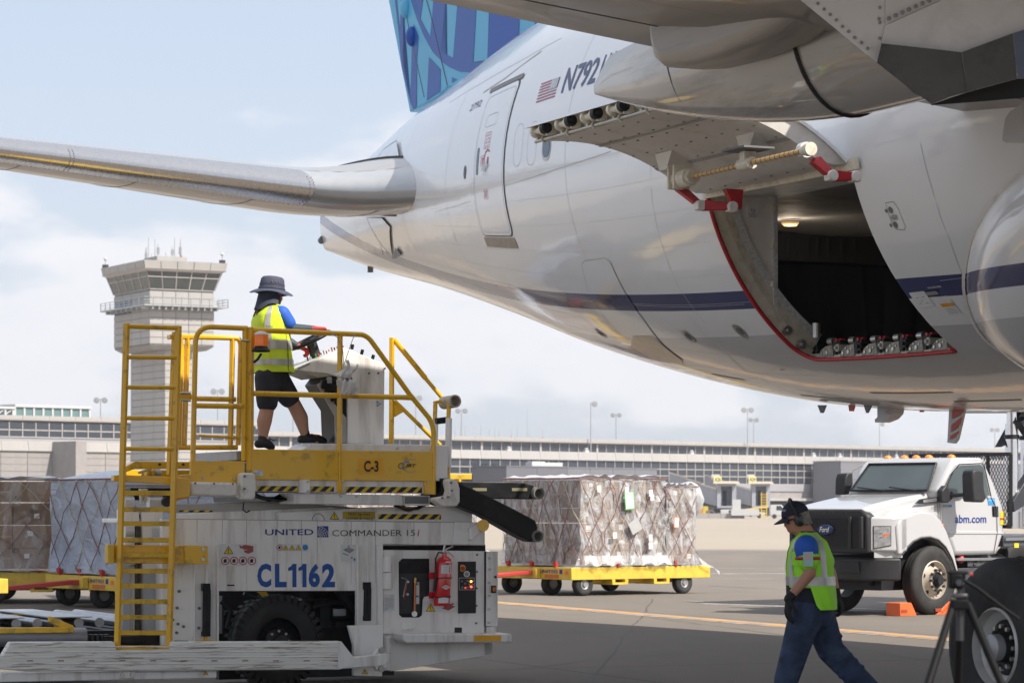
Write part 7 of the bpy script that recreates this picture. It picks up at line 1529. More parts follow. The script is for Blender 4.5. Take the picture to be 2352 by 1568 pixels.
tx_ = lambda s, x, y, w, h, par: (lambda q: text('lettering', s, q[0], q[0] + w, q[1], q[1] + h, -.045, m_ink, par))(D1.p(x, y, -.045))
tx_('R5', 1532, 1200, .13, .09, ldB); tx_('R6', 1526, 1166, .13, .09, ldB)
def blob(fr, name, par, c, rx, ry, rz, mat, seed=0, n=16):
    rnd = random.Random(seed); mb = MB(); rows = []
    for j in range(n + 1):
        a = math.pi * j / n; rows.append([(c[0] + rx * math.sin(a) * math.cos(2 * math.pi * i / 24) * (1 + .10 * math.sin(3 * i + j)) , c[1] + ry * math.sin(a) * math.sin(2 * math.pi * i / 24) * (1 + .1 * math.cos(2 * i + j)), c[2] + rz * math.cos(a)) for i in range(24)]); rows[-1].append(rows[-1][0])
    return mb.grid(rows).build(name, mat, par, smooth=80)
q = D1.p(1590, 1150, .4); blob(D1, 'loose_film', ldB, (q[0] - .05, .45, q[1] + .02), .22, .35, .36, film_mat('bulge_film', (.80, .80, .80), .35, .85, .15), 3)
rows = [[(lerp(.25, 2.3, i / 40), -.06 - .05 * k - .02 * math.sin(i * 1.3), z0 + .16 - .17 * k + .03 * math.sin(i * .9) * k) for i in range(41)] for k in (0, .35, .7, 1.0)]; MB().grid(rows).build('film_skirt', film_mat('skirt_film', (.75, .75, .75), .1, .7, .18), ldA, smooth=80)
rows = [[(3.0 + .12 * i + .02 * math.sin(i * 5), -.06 - .01 * i, z0 + .12 - .07 * i + .05 * math.sin(i * 2 + k * 2) * k - .05 * k) for i in range(5)] for k in (0, .5, 1.0)]; MB().grid(rows).build('film_tail', film_mat('tail_film', (.85, .85, .85), .35, .9, .18), ldB, smooth=80)
# middle dolly, mostly hidden by the loader
ex1 = D1.ex; mid_c = (1.10 - 5.15 * ex1.x, 52.7 - 5.15 * ex1.y)
D2, dol2 = dolly(mid_c, 36, 'yellow cargo dolly mostly hidden behind the white engine box of the loader')
ldM, zt_, rn = cartons(D2, 'pallet_load', 'film-wrapped carton load mostly hidden by the nose of the loader', 'netted pallet loads on dollies', .25, 3.05, .05, 2.45, z0, 5, 5, 5, .29, True, (6, 5), seed=11)
fb = empty('film_bundle', (*(D2.O + D2.ex * 3.1 + D2.ey * -.12).to_tuple()[:2], .25), D2.a, 'crumpled clear film hanging beside the end door of the loader', 'plastic film'); blob(D2, 'film', fb, (.05, 0, .30), .17, .15, .32, film_mat('bundle_film', (.85, .85, .85), .55, .95, .2), 5)
# left dollies
c2 = (-6.34, 45.6); D3, dol3 = dolly(c2, 36, 'yellow cargo dolly under the blue-white wrapped load left of the ladder')
ldC, ztC, rn = cartons(D3, 'pallet_load', 'blue-white film-wrapped load with a domed top, just left of the yellow ladder', 'netted pallet loads on dollies', .12, 3.0, .0, 2.45, z0, 5, 4, 4, .295, True, (6, 5), seed=5, film=m_filmw, capfilm=False)
rows = [[(lerp(.08, 3.04, i / 16), lerp(-.04, 2.49, j / 16), ztC + .02 + .20 * (math.sin(math.pi * i / 16) * math.sin(math.pi * j / 16)) ** .5 + .012 * math.sin(i * 2 + j * 3)) for i in range(17)] for j in range(17)]; MB().grid(rows).build('film_dome', M('film_dome', (.60, .66, .76), .3, bump=.02, bscale=5), ldC, smooth=80)
c4 = (-6.34 - 5.25 * ex1.x, 45.6 - 5.25 * ex1.y); D4, dol4 = dolly(c4, 36, 'yellow cargo dolly whose end shows at the left edge of the picture')
D5 = Frame(((-60 - CX) / F * 48.5, 48.5), 6); f5, dol5 = dolly((D5.O.x, D5.O.y), 6, 'yellow cargo dolly under the netted brown cartons at the far left', False)
q5 = D5.p(128, 1200, 0)[0]
ldD, ztD, rn = cartons(D5, 'pallet_load', 'netted brown cartons half under clear film at the far left edge', 'netted pallet loads on dollies', q5 - 2.9, q5, .0, 2.3, .60, 4, 4, 3, .37, True, (5, 4), seed=21, film=film_mat('thin_film', (.7, .7, .72), .03, .55, .2))
for s, x, y in (('R7', 69, 1180), ('R8', 35, 1149), ('R7', 28, 1270)):
    q = D5.p(x, y, -.045); text('lettering', s, q[0], q[0] + .12, q[1], q[1] + .08, -.045, m_ink, ldD)
# ================================================================ lift truck at the right
TK = Frame(((2130 - CX) / F * 43.4, 43.4), 42)
tk = empty('lift_truck', TK.O, TK.a, 'white lift truck with abm.com on its door, parked behind the walking man', 'truck')
m_tw = M('truck_white', (.45, .45, .46), .2, var=.02, scale=2, coat=.7); m_tp = M('truck_plastic', (.022, .022, .024), .55, var=.15, scale=8); m_tg = M('truck_glass', (.055, .075, .08), .05, coat=.5, var=.2, scale=1.5); m_chr = M('chrome', (.75, .76, .78), .12, 1.0)
def z4(x, y): return (1722.7 + .4143 * x, 918.75 + .4143 * y)
def tpp(name, pts, d0, d1, mat, bev=.012, par=None, seg=3): return MB().prism([TK.p(*z4(x, y), d0) for x, y in pts], d0, d1).build(name, mat, par or tk, bev=bev, seg=seg)
def tflat(name, pts, d, mat, par=None): return flat(name, [z4(*p) for p in pts], d, mat, fr=TK, par=par or tk)
def TP(x, y, d): return Vector(TK.P3(*z4(x, y), d))
Wd = 2.05
# cab: greenhouse and lower body
cab = tpp('cab', [(1052, 560), (1040, 507), (1118, 352), (1135, 332), (1290, 332), (1318, 372), (1350, 440), (1408, 590), (1412, 735), (1372, 855), (1135, 860), (1100, 760), (1056, 690)], .10, Wd - .10, m_tw, bev=.07)
tpp('cab_roof', [(1100, 352), (1130, 318), (1280, 318), (1305, 345), (1290, 350)], .28, Wd - .28, m_tw, bev=.04)
# windscreen
a, b = TP(1036, 508, .22), TP(1112, 356, .30); c_, d_ = TP(1036, 508, .22), TP(1112, 356, .30)
wv = []
for off in (-.006, .02):
    for (px, py, dd) in ((1034, 506, .24), (1110, 356, .34), (1110, 356, Wd - .34), (1034, 506, Wd - .24)):
        q = TK.p(*z4(px, py), .10); wv.append((q[0] - .025 + off, dd, q[1] + .02))
wsf = MB().add(wv, [(0, 1, 2, 3), (7, 6, 5, 4), (0, 4, 5, 1), (1, 5, 6, 2), (2, 6, 7, 3), (3, 7, 4, 0)]).build('windscreen', m_tg, tk)
fr_pts = [Vector(wv[i]) + Vector((-.008, 0, .004)) for i in (0, 1, 2, 3)]; MB().tube(fr_pts, .018, 6, True).build('windscreen_seal', m_ink, tk)
for k0, k1 in ((.12, .48), (.52, .9)):
    p0 = fr_pts[0].lerp(fr_pts[3], k0) + Vector((-.02, 0, -.01)); p1 = fr_pts[0].lerp(fr_pts[3], k1) + Vector((-.02, 0, .05)); MB().tube([p0, p1], .011, 6).build('wiper', m_ink, tk)
# seats and steering wheel seen through? the glass is dark: a pale cue of headrest inside is left to reflections
tflat('side_window', [(1092, 478), (1128, 400), (1162, 362), (1278, 356), (1296, 372), (1330, 528), (1190, 528), (1175, 540), (1110, 545)], .055, m_tg)
wl = [TP(x, y, .05) for x, y in ((1088, 545), (1088, 478), (1125, 398), (1160, 356), (1282, 350), (1300, 370), (1336, 532))]; MB().tube(wl, .010, 5).build('window_seal', m_ink, tk)
# hood and fenders
hd_ = tpp('hood', [(655, 690), (648, 640), (628, 602), (700, 575), (850, 538), (1040, 505), (1056, 560), (1056, 690)], .30, Wd - .30, m_tw, bev=.09, seg=4)
tpp('hood_side', [(745, 720), (735, 668), (800, 608), (1046, 545), (1056, 690)], .12, .36, m_tw, bev=.07, seg=4)
tpp('hood_side', [(760, 720), (750, 655), (800, 600), (1046, 545), (1056, 690)], Wd - .36, Wd - .12, m_tw, bev=.07)
arch = [(845, 855), (868, 822), (905, 785), (950, 764), (1000, 760), (1045, 775), (1085, 815), (1120, 880), (1142, 950)]
fend = [(822, 855), (815, 700), (830, 665), (870, 640), (920, 622), (960, 615), (1010, 622), (1058, 662), (1090, 720), (1130, 830), (1158, 950)] + arch[::-1]
for (d0, d1) in ((-.04, .24), (Wd - .24, Wd + .04)): tpp('fender', fend, d0, d1, m_tw, bev=.03)
tpp('wheel_arch_liner', [(830, 860), (880, 775), (1000, 735), (1090, 790), (1140, 930), (1140, 960), (840, 960)], .25, Wd - .25, m_ink, bev=0)
tp('arch_lip', [z4(x, y) for x, y in arch], -.03, .012, m_ink, fr=TK, par=tk)
# front end: the nose sweeps back from the grille to the fenders
bx0 = TK.p(*z4(838, 900), -.04)[0]; gx = bx0 - .47; yc = 1.02
def zat(y4, lx, ly):   # height of a picture row at a spot of the truck
    W_ = TK.O + TK.ex * lx + TK.ey * ly; return (HY - (918.75 + .4143 * y4)) / F * W_.y + HC
zt_, zb_ = zat(604, gx, .2), zat(848, gx, .2); zn = zat(645, gx + .1, .2)
for sg in (1, -1):
    def Y(v): return v if sg > 0 else 2 * yc - v
    q = [(gx + .06, Y(.24)), (bx0 - .16, Y(.02)), (bx0 + .02, Y(-.04)), (bx0 + .16, Y(-.04)), (bx0 + .16, Y(.5)), (gx + .06, Y(.5))]
    MB().prism(q, zb_ + .02, zn, 'z').build('nose_side', m_tw, tk, bev=.035, seg=3)
    # the lamp lies on the swept face
    A_, B_ = Vector((gx + .06, Y(.24), 0)), Vector((bx0 - .16, Y(.02), 0)); dv_ = (B_ - A_); nv = Vector((dv_.y, -dv_.x, 0)).normalized() * (1 if sg > 0 else -1)
    if nv.x > 0: nv = -nv
    z0_, z1_ = zat(820, gx + .2, .1), zat(700, gx + .2, .1)
    def lampq(k0, k1, za, zb2, off, mat, nm, par): 
        o = MB(); P = [A_ + dv_ * k0 + nv * off, A_ + dv_ * k1 + nv * off]; o.add([(P[0].x, P[0].y, za), (P[1].x, P[1].y, za + (.05 if nm != 'lamp_bulb' else 0)), (P[1].x, P[1].y, zb2), (P[0].x, P[0].y, zb2)] + [(p_.x - nv.x * .012, p_.y - nv.y * .012, z_) for p_, z_ in ((P[0], za), (P[1], za + .05), (P[1], zb2), (P[0], zb2))], [(0, 1, 2, 3), (7, 6, 5, 4), (0, 4, 5, 1), (1, 5, 6, 2), (2, 6, 7, 3), (3, 7, 4, 0)]); return o.build(nm, mat, par)
    hb_ = lampq(.18, 1.0, z0_ - .01, z1_ + .01, .008, m_ink, 'headlamp', tk); lampq(.21, .97, z0_, z1_, .014, M('lamp_lens', (.62, .64, .66), .08, .8, var=.5, scale=14), 'lamp_lens', hb_); lampq(.62, .97, lerp(z0_, z1_, .52), lerp(z0_, z1_, .66), .018, M('turn_orange', (.8, .14, .02), .2), 'turn_lens', hb_)
    for k_ in (.42, .60): lampq(k_ - .01, k_ + .01, z0_ + .01, z1_ - .01, .018, m_chr, 'lamp_divider', hb_)
    for f_ in (.33, .5, .7): lampq(.23, .6, lerp(z0_, z1_, f_), lerp(z0_, z1_, f_) + .01, .018, m_chr, 'lamp_divider', hb_)
hh = .80
MB().prism([(yc - hh, zb_), (yc - hh, zt_ - .10), (yc - hh + .14, zt_ + .0), (yc + hh - .14, zt_ + .0), (yc + hh, zt_ - .10), (yc + hh, zb_)], gx, gx + .18, 'x').build('grille_surround', m_tp, tk, bev=.03)
gr = MB().box(gx - .02, gx, yc - hh + .10, yc + hh - .10, zb_ + .09, zt_ - .13).build('grille', m_ink, tk)
gb = MB()
for i in range(15): z_ = lerp(zb_ + .10, zt_ - .14, i / 14); gb.box(gx - .03, gx - .02, yc - hh + .10, yc + hh - .10, z_ - .005, z_ + .005)
for i in range(34): y_ = lerp(yc - hh + .11, yc + hh - .11, i / 33); gb.box(gx - .029, gx - .021, y_ - .003, y_ + .003, zb_ + .10, zt_ - .14)
gb.build('grille_bars', m_tp, gr, kind='stuff')
for y_ in (yc - hh + .10, yc - .48, yc + .48, yc + hh - .10): MB().box(gx - .05, gx, y_ - .028, y_ + .028, zb_ + .07, zt_ - .11).build('grille_post', m_tp, tk, bev=.01)
zm_ = (zb_ + zt_) / 2 + .02
em = MB().lathe([(.001, -.02), (.12, -.018), (.135, 0)], (gx - .05, yc, zm_), 'x', 28); em.v = [(x, (y - yc) * 1.25 + yc, (z - zm_) * .62 + zm_) for x, y, z in em.v]; emo = em.build('badge', M('badge_blue', (.012, .03, .12), .25), tk, smooth=40)
v, f = text_bm('Ford', .01, .3); MB().add([(gx - .075, yc + .10 - a * .20, zm_ - .035 + c * .08) for a, c in v], f).build('badge_text', m_chr, emo)
v, f = text_bm('SUPER DUTY', .0); MB().add([(gx - .004, yc + .42 - a * .84, zt_ - .075 + c * .04) for a, c in v], f).build('lettering', M('emboss_dark', (.06, .06, .065), .4), tk)
zc0, zc1 = zat(1000, bx0 - .3, .3), zat(874, bx0 - .3, .3)
plan = [(bx0, -.05), (bx0 - .30, .16), (bx0 - .42, .45), (bx0 - .45, yc), (bx0 - .42, 2 * yc - .45), (bx0 - .30, 2 * yc - .16), (bx0, 2 * yc + .05), (bx0 + .02, 2 * yc - .1), (bx0 - .2, yc), (bx0 + .02, .1)]
bmp = MB().prism(plan, zc0, zc1, 'z').build('bumper', m_tp, tk, bev=.03)
for y0_, y1_ in ((.42, .78), (1.26, 1.62)): MB().box(bx0 - .45, bx0 - .43, y0_, y1_, zc0 + .12, zc1 - .06).build('bumper_slot', m_ink, bmp)
MB().prism([(bx0 - .34, .2), (bx0 - .02, .02), (bx0 + .1, .02), (bx0 + .1, .4)], zc1 + .005, zb_ + .02, 'z').build('nose_skirt', m_tw, tk)
MB().box(bx0 - .1, bx0 + 5.0, .5, .62, .45, .7).box(bx0 - .1, bx0 + 5.0, Wd - .62, Wd - .5, .45, .7).box(bx0 + .0, bx0 + .9, .35, Wd - .35, .38, .55).build('chassis_rails', m_ink, tk)
# near front wheel
def twheel(x, y, R=.53, near=True):
    s_ = 1 if near else -1; t_ = tyre('wheel', (x, y, R), R, .27, .30, m_tyre, tk, 'y', 48, 3)
    if near:
        MB().lathe([(.305, -.11), (.285, -.125), (.27, -.07), (.24, -.05), (.19, -.09), (.16, -.16), (.13, -.17), (.13, -.15)], (x, y, R), 'y', 44).build('rim', M('rim_cream', (.45, .39, .32), .45, var=.1, dirt=(.25, .2, .16), dscale=8, damt=.6), t_, smooth=35)
        MB().lathe([(.13, -.15), (.10, -.15), (.08, -.20), (.07, -.24), (.001, -.24)], (x, y, R), 'y', 24).build('hub', m_ink, t_, smooth=40)
        bl = MB(); hl = MB()
        for i in range(10): a_ = i * math.pi / 5; c0 = Vector((x + .16 * math.cos(a_), y - .155, R + .16 * math.sin(a_))); bl.cyl(c0, c0 + Vector((0, -.05, 0)), .022, n=6)
        bl.build('wheel_nuts', M('nut_dark', (.08, .075, .07), .4, .6), t_)
        for i in range(5): a_ = i * 2 * math.pi / 5 + .3; c0 = Vector((x + .225 * math.cos(a_), y - .073, R + .225 * math.sin(a_))); hl.cyl(c0, c0 + Vector((0, -.012, 0)), .03, n=14)
        hl.build('rim_holes', m_ink, t_)
        def curved(txt, a0, a1, r0, r1):
            v, f = text_bm(txt, .01); MB().add([(x + lerp(r0, r1, b_) * math.cos(lerp(a0, a1, a_)), y - .145, R + lerp(r0, r1, b_) * math.sin(lerp(a0, a1, a_))) for a_, b_ in v], f).build('sidewall_text', M('tyre_letter', (.05, .05, .05), .5), t_)
        curved('ENDURANCE', 1.25, .05, .385, .445); curved('COOPER', 4.6, 5.6, .445, .385)
    return t_
wx = TK.p(*z4(992, 1000), .12)[0]; twheel(wx, .12); twheel(wx, Wd - .12, near=False)
for yy in (.14, Wd - .14): twheel(wx + 4.4, yy, near=(yy < 1))
# door: seams, handle, lettering, mirror
tp('door_seam', [z4(*p) for p in ((1047, 540), (1056, 620), (1056, 700), (1050, 765))], .07, .007, m_seam, fr=TK, par=tk); tp('door_seam', [z4(*p) for p in ((1336, 535), (1368, 600), (1372, 735), (1352, 852))], .088, .006, m_seam, fr=TK, par=tk)
tpp('body_crease', [(1105, 722), (1412, 728), (1412, 742), (1105, 742)], .088, .12, m_tw, bev=.01)
for i, (x, y, s_) in enumerate(()): pass
v0 = TK.p(*z4(1139, 680), .088); v1 = TK.p(*z4(1312, 634), .088)
o_ = text('lettering', 'abm.com', v0[0], v1[0], v0[1], v1[1], .094, m_blue, tk, bold=.012)
tflat('door_handle_pocket', [(1342, 586), (1376, 588), (1378, 646), (1345, 645)], .094, m_ink); tp('door_handle', [z4(1352, 594), z4(1353, 634)], .085, .012, m_tp, fr=TK, par=tk)
tflat('safety_sticker', [(1317, 542), (1356, 542), (1362, 580), (1322, 581)], .094, m_lblb); q0, q1 = TK.p(*z4(1321, 560), .09), TK.p(*z4(1355, 547), .09); text('label_text', 'Safety First', q0[0], q1[0], q0[1], q1[1], .09, m_lblw, tk); tflat('warning_sticker', [(1388, 615), (1411, 615), (1411, 690), (1388, 690)], .094, m_lbly); tflat('warning_sticker_band', [(1388, 652), (1411, 652), (1411, 662), (1388, 662)], .092, m_lblred)
q0, q1 = TK.p(*z4(1003, 604), .09), TK.p(*z4(1026, 588), .09); text('badge_text', 'V10', q0[0], q1[0], q0[1], q1[1], .085, m_ink, tk, shear=.2)
q0, q1 = TK.p(*z4(1056, 592), .09), TK.p(*z4(1096, 580), .09); text('badge_text', 'BARTOW FORD', q0[0], q1[0], q0[1], q1[1], .05, m_ink, tk); tflat('blue_sticker', [(1102, 578), (1120, 578), (1120, 592), (1102, 592)], .05, m_lblb)
vt = tpp('side_vent', [(918, 572), (945, 548), (1042, 534), (1042, 564), (960, 573)], .075, .1, m_ink, bev=.004); tflat('vent_grille', [(960, 552), (1038, 540), (1038, 560), (962, 567)], .072, M('vent_silver', (.5, .5, .5), .2, .8, var=.5, scale=40), par=vt); tflat('side_marker', [(1067, 684), (1076, 684), (1076, 692), (1067, 692)], .05, M('marker_orange', (.8, .2, .02), .3))
tpp('mirror', [(1240, 388), (1262, 383), (1296, 392), (1302, 500), (1314, 540), (1298, 566), (1240, 562), (1234, 420)], -.40, -.18, m_tp, bev=.03); tp('mirror_arm', [z4(1115, 528), z4(1240, 520)], [-.02, -.3], .03, m_tp, fr=TK, par=tk); tpp('mirror_base', [(1066, 500), (1090, 470), (1112, 500), (1128, 505), (1128, 545), (1100, 568), (1066, 566)], -.02, .09, m_tp, bev=.02)
fq0 = [TK.p(*z4(x, y), Wd + .25) for x, y in ((526, 405), (558, 402), (560, 500), (550, 520), (514, 524), (516, 440))]; MB().prism(fq0, Wd + .2, Wd + .42).build('mirror', m_tp, tk, bev=.02); tp('aerial', [z4(557, 455), z4(570, 390), z4(665, 342)], Wd + .2, .006, m_ink, fr=TK, par=tk, n=5)
for (x, y) in ((815, 326), (887, 319), (938, 316), (992, 316), (1087, 318)):
    # marker lamps sit along the front edge of the roof
    k = (1095 - x) / (1095 - 815); pa = TP(1128, 326, .34); dd = lerp(.36, Wd - .36, k); c0 = Vector((pa.x + .02, dd, TK.p(*z4(1128, 318), .28)[1]))
    MB().sphere(c0, .07, 6, (1.1, 1, .8)).build('marker_lamp', M('marker_amber', (.80, .24, .02), .25, coat=.5), tk, smooth=60)
# step, tank and running board
tpp('running_board', [(1150, 876), (1418, 872), (1418, 886), (1150, 890)], .05, .35, M('step_alloy', (.3, .3, .31), .4, .7, var=.3, scale=40), bev=.005); tp('fuel_tank', [z4(1160, 912), z4(1380, 908)], .42, .17, M('tank_alloy', (.35, .35, .36), .35, .8, var=.3, scale=20), fr=TK, par=tk, n=24); tpp('step_panel', [(1155, 930), (1420, 925), (1420, 1030), (1155, 1035)], .12, .2, M('step_dark', (.09, .09, .10), .45, .5), bev=.005)
MB().sphere(TP(1166, 880, .2), .07, 6).build('filler_cap', m_rdt, tk, smooth=60); tp('step_bracket', [z4(1240, 915), z4(1258, 886)], .1, .02, m_ink, fr=TK, par=tk)
# bed, mesh guard, scissor lift
tpp('bed_frame', [(1405, 750), (1900, 742), (1900, 800), (1405, 812)], .1, Wd, M('bed_grey', (.07, .075, .085), .4), bev=.01); tpp('bed_rail', [(1420, 762), (1900, 752), (1900, 766), (1420, 778)], .06, .1, M('bed_edge', (.25, .26, .28), .3, .5), bev=0); tflat('caution_sticker', [(1466, 792), (1490, 792), (1490, 816), (1466, 816)], .06, m_lbly)
gx0 = TK.p(*z4(1445, 500), .0)[0]; zg1 = TK.p(*z4(1445, 298), 0)[1]; zg0 = TK.p(*z4(1445, 700), 0)[1]
fm = MB()
for a_, b_ in (((gx0, .0, zg1), (gx0, Wd, zg1)), ((gx0, 0, zg0), (gx0, Wd, zg0)), ((gx0, 0, zg0), (gx0, 0, zg1)), ((gx0, .45, zg0), (gx0, .45, zg1)), ((gx0, Wd, zg0), (gx0, Wd, zg1))): fm.sqtube([a_, b_], .03)
fm.build('guard_frame', m_ink, tk); ms = MB(); nn = 34
for i in range(-20, nn):
    for sg in (1, -1):
        y0_, z0_ = i * .06, zg0; y1_, z1_ = i * .06 + (zg1 - zg0) * .55, zg1
        if sg < 0: z0_, z1_ = zg1, zg0
        pts = []
        for k in range(2): pass
        # clip the wire to the frame
        def at_y(y): return z0_ + (y - y0_) / (y1_ - y0_) * (z1_ - z0_)
        ya, yb = max(y0_, 0), min(y1_, Wd)
        if yb > ya: ms.tube([(gx0, ya, at_y(ya)), (gx0, yb, at_y(yb))], .006, 3)
ms.build('guard_mesh', m_ink, tk, kind='stuff')
for (x, d, w) in ((1450, .25, .10), (1535, .5, .10)):
    b0 = Vector(TK.P3(*z4(x, 300), d + .6)); MB().cyl((b0.x, b0.y, 1.3), (b0.x, b0.y, 3.0), w * 1.05, n=24).build('lift_cylinder', m_chr, tk, smooth=40); MB().cyl((b0.x, b0.y, 2.75), (b0.x, b0.y, 2.82), w * 1.25, n=24).build('cylinder_collar', m_ink, tk); MB().cyl((b0.x, b0.y, 2.8), (b0.x, b0.y, 5.5), w * .8, n=24).build('lift_rod', m_chr, tk, smooth=40)
for pts, d in (([(1395, 260), (1440, 240), (1620, -40), (1560, -40)], .9), ([(1460, 560), (1520, 460), (1700, 200), (1750, 260), (1560, 560), (1465, 620)], .7), ([(1500, 120), (1540, 90), (1700, 330), (1660, 360)], .6)): tpp('scissor_arm', pts, d, d + .15, M('arm_dark', (.035, .037, .045), .35), bev=.01)
tpp('box_underframe', [(1490, 0), (1540, -10), (1900, -10), (1900, 60), (1560, 60)], .4, Wd - .2, M('arm_dark', (.035, .037, .045), .35))
MB().box(gx0 + .8, gx0 + 5.5, .0, Wd + .1, 4.9, 5.1).build('lifted_floor', m_gray, tk)
# wheel chocks
for (x0, x1, l_) in ((828, 943, 'orange wheel chock left of the front tyre of the truck'), (1030, 1118, 'orange wheel chock right of the front tyre of the truck')):
    a_ = TK.p(*z4((x0 + x1) / 2, 1193), -.02); W_ = TK.O + TK.ex * a_[0] + TK.ey * .0; ck = empty('wheel_chock', (W_.x, W_.y, 0), TK.a + (0 if x0 < 900 else 0), l_, 'wheel chock', 'orange wheel chocks')
    m_or = M('chock_orange', (.75, .13, .03), .5, var=.1)
    pr = [(-.22, 0), (.17, 0), (.04, .20), (-.22, .20)] if x0 < 900 else [(-.17, 0), (.2, 0), (.2, .20), (.12, .20)]
    MB().prism(pr, -.02, .26).build('block', m_or, ck, bev=.008); MB().box(-.20, -.06, -.026, -.02, .05, .10).build('slot', M('chock_dark', (.3, .05, .02), .6), ck)
    if x0 > 900:
        hs = MB(); [hs.box(-.12 + i * .045 + .08, -.10 + i * .045 + .08, -.027, -.02, .03 + i * .03, .05 + i * .03) for i in range(5)]; hs.build('grip_holes', M('chock_dark', (.3, .05, .02), .6), ck)
# ================================================================ camera tripod standing near the viewer
TR = Frame(((2205 - CX) / F * 9.6, 9.6), 0); tr = empty('tripod', TR.O, 0, 'black camera tripod standing close to the viewer in front of the gear wheel', 'tripod')
m_tr = M('tripod_black', (.008, .008, .009), .6, spec=.12); m_trg = M('tripod_grey', (.05, .05, .055), .4, .3)
bp('head', 2182, 1316, 2214, 1352, -.03, .03, m_tr, fr=TR, par=tr, bev=.008); bp('head_plate', 2180, 1311, 2226, 1319, -.03, .03, m_tr, fr=TR, par=tr); tp('pan_axis', [(2190, 1324), (2216, 1322)], 0, .012, m_tr, fr=TR, par=tr); MB().cyl(TR.P3(2203, 1337, -.03), TR.P3(2203, 1337, -.042), .011, n=20).build('logo_disc', m_trg, tr); MB().cyl(TR.P3(2228, 1318, -.01), TR.P3(2234, 1318, -.01), .006, n=12).build('red_knob', m_rdt, tr)
tp('pan_handle', [(2214, 1332), (2245, 1350), (2300, 1392), (2340, 1420)], -.02, .006, m_tr, fr=TR, par=tr); bp('collar', 2188, 1362, 2224, 1374, -.025, .025, m_trg, fr=TR, par=tr); bp('shoulder', 2186, 1376, 2226, 1400, -.028, .028, m_tr, fr=TR, par=tr); tp('centre_column', [(2206, 1350), (2205, 1470)], .0, .013, m_trg, fr=TR, par=tr)
for (p0, p1, d1, m_) in (((2190, 1385), (2110, 1640), -.25, m_tr), ((2206, 1390), (2196, 1680), .3, m_trg), ((2222, 1385), (2330, 1640), -.1, m_tr)):
    a_ = Vector(TR.P3(*p0, 0)); b_ = Vector(TR.P3(*p1, d1)); k = a_.z / (a_.z - b_.z); e_ = a_ + (b_ - a_) * k; m_mid = a_ + (e_ - a_) * .5
    lg_ = MB().cyl(a_, m_mid, .014, n=12).build('leg', m_tr, tr, smooth=60); MB().cyl(m_mid, e_, .010, n=12).build('lower_leg', m_, lg_, smooth=60); MB().cyl(m_mid + (a_ - m_mid) * .06, m_mid, .018, n=12).build('leg_lock', m_tr, lg_)
# ================================================================ people
def fuse(name, mb, mat, parent, vox=.012, smooth_it=3, fac=.5):
    me = bpy.data.meshes.new(name); me.from_pydata(mb.v, [], mb.f); o = bpy.data.objects.new(name, me); COL.objects.link(o)
    r = o.modifiers.new('r', 'REMESH'); r.mode = 'VOXEL'; r.voxel_size = vox
    s_ = o.modifiers.new('s', 'SMOOTH'); s_.iterations = smooth_it; s_.factor = fac
    dg = bpy.context.evaluated_depsgraph_get(); dg.update(); nm = bpy.data.meshes.new_from_object(o.evaluated_get(dg)); bpy.data.objects.remove(o)
    nm.materials.clear(); nm.materials.append(mat); nm.polygons.foreach_set('use_smooth', [True] * len(nm.polygons)); nm.name = name
    q = bpy.data.objects.new(name, nm); COL.objects.link(q); q.parent = parent; return q
def limb(mb, pts, rs, n=14):
    # tapered chain with rounded joints
    P = [Vector(p) for p in pts]; Q, R_ = [], []
    for i in range(len(P) - 1):
        for k in range(4): t_ = k / 4; Q.append(P[i].lerp(P[i + 1], t_)); R_.append(lerp(rs[i], rs[i + 1], t_))
    Q.append(P[-1]); R_.append(rs[-1]); mb.tube(Q, 0, n, rs=R_)
    for p, r in zip(P, rs): mb.sphere(p, r * .99, 8)
    return mb
def loft(secs, n=28, p=1.0, cap=True):
    # secs: (x centre, y centre, z, half x, half y)
    mb = MB(); rows = [[(cx + a * math.cos(2 * math.pi * i / n), cy + b * math.sin(2 * math.pi * i / n), z) for i in range(n)] for cx, cy, z, a, b in secs]
    for r in rows: r.append(r[0])
    mb.grid([r for r in rows])
    if cap:
        mb.add(rows[0][:-1], [tuple(range(n - 1, -1, -1))]); mb.add(rows[-1][:-1], [tuple(range(n))])
    return mb
def hand_mesh(mb, wrist, fwd, nrm_, size=1.0, curl=.6, thumb_side=1, spread=.0):
    # fwd: towards the fingers, nrm_: palm side direction; five separate fingers, thumb leaving the side of the palm
    f = Vector(fwd).normalized(); n = Vector(nrm_); n = (n - f * n.dot(f)).normalized(); s_ = f.cross(n) * thumb_side; w = Vector(wrist); S_ = size
    for k in (-1, 0, 1): limb(mb, [w + s_ * (.012 * k * S_), w + f * .085 * S_ + s_ * (.026 * k * S_)], [.019 * S_, .015 * S_], 10)
    for i, (o_, l_) in enumerate(((.033, .068), (.011, .078), (-.011, .073), (-.033, .058))):
        b = w + f * .088 * S_ + s_ * o_ * S_; d = (f + s_ * o_ * spread * 8).normalized(); pts = [b]; a = 0
        for sg in (.45, .32, .23):
            a += curl * (1.0 if sg > .4 else 1.1); dd = d * math.cos(a) + n * math.sin(a); pts.append(pts[-1] + dd * l_ * sg * S_ * 1.05)
        limb(mb, pts, [.0105 * S_, .010 * S_, .009 * S_, .0078 * S_], 8)
    b = w + f * .025 * S_ + s_ * .026 * S_; d1 = (f * .6 + s_ * .75 + n * .25).normalized(); d2 = (f * .85 + s_ * .15 + n * .6).normalized()
    limb(mb, [b, b + d1 * .035 * S_, b + d1 * .035 * S_ + d2 * .032 * S_, b + d1 * .035 * S_ + d2 * .032 * S_ + (d2 + n * .3).normalized() * .024 * S_], [.015 * S_, .012 * S_, .0105 * S_, .009 * S_], 8)
    return mb
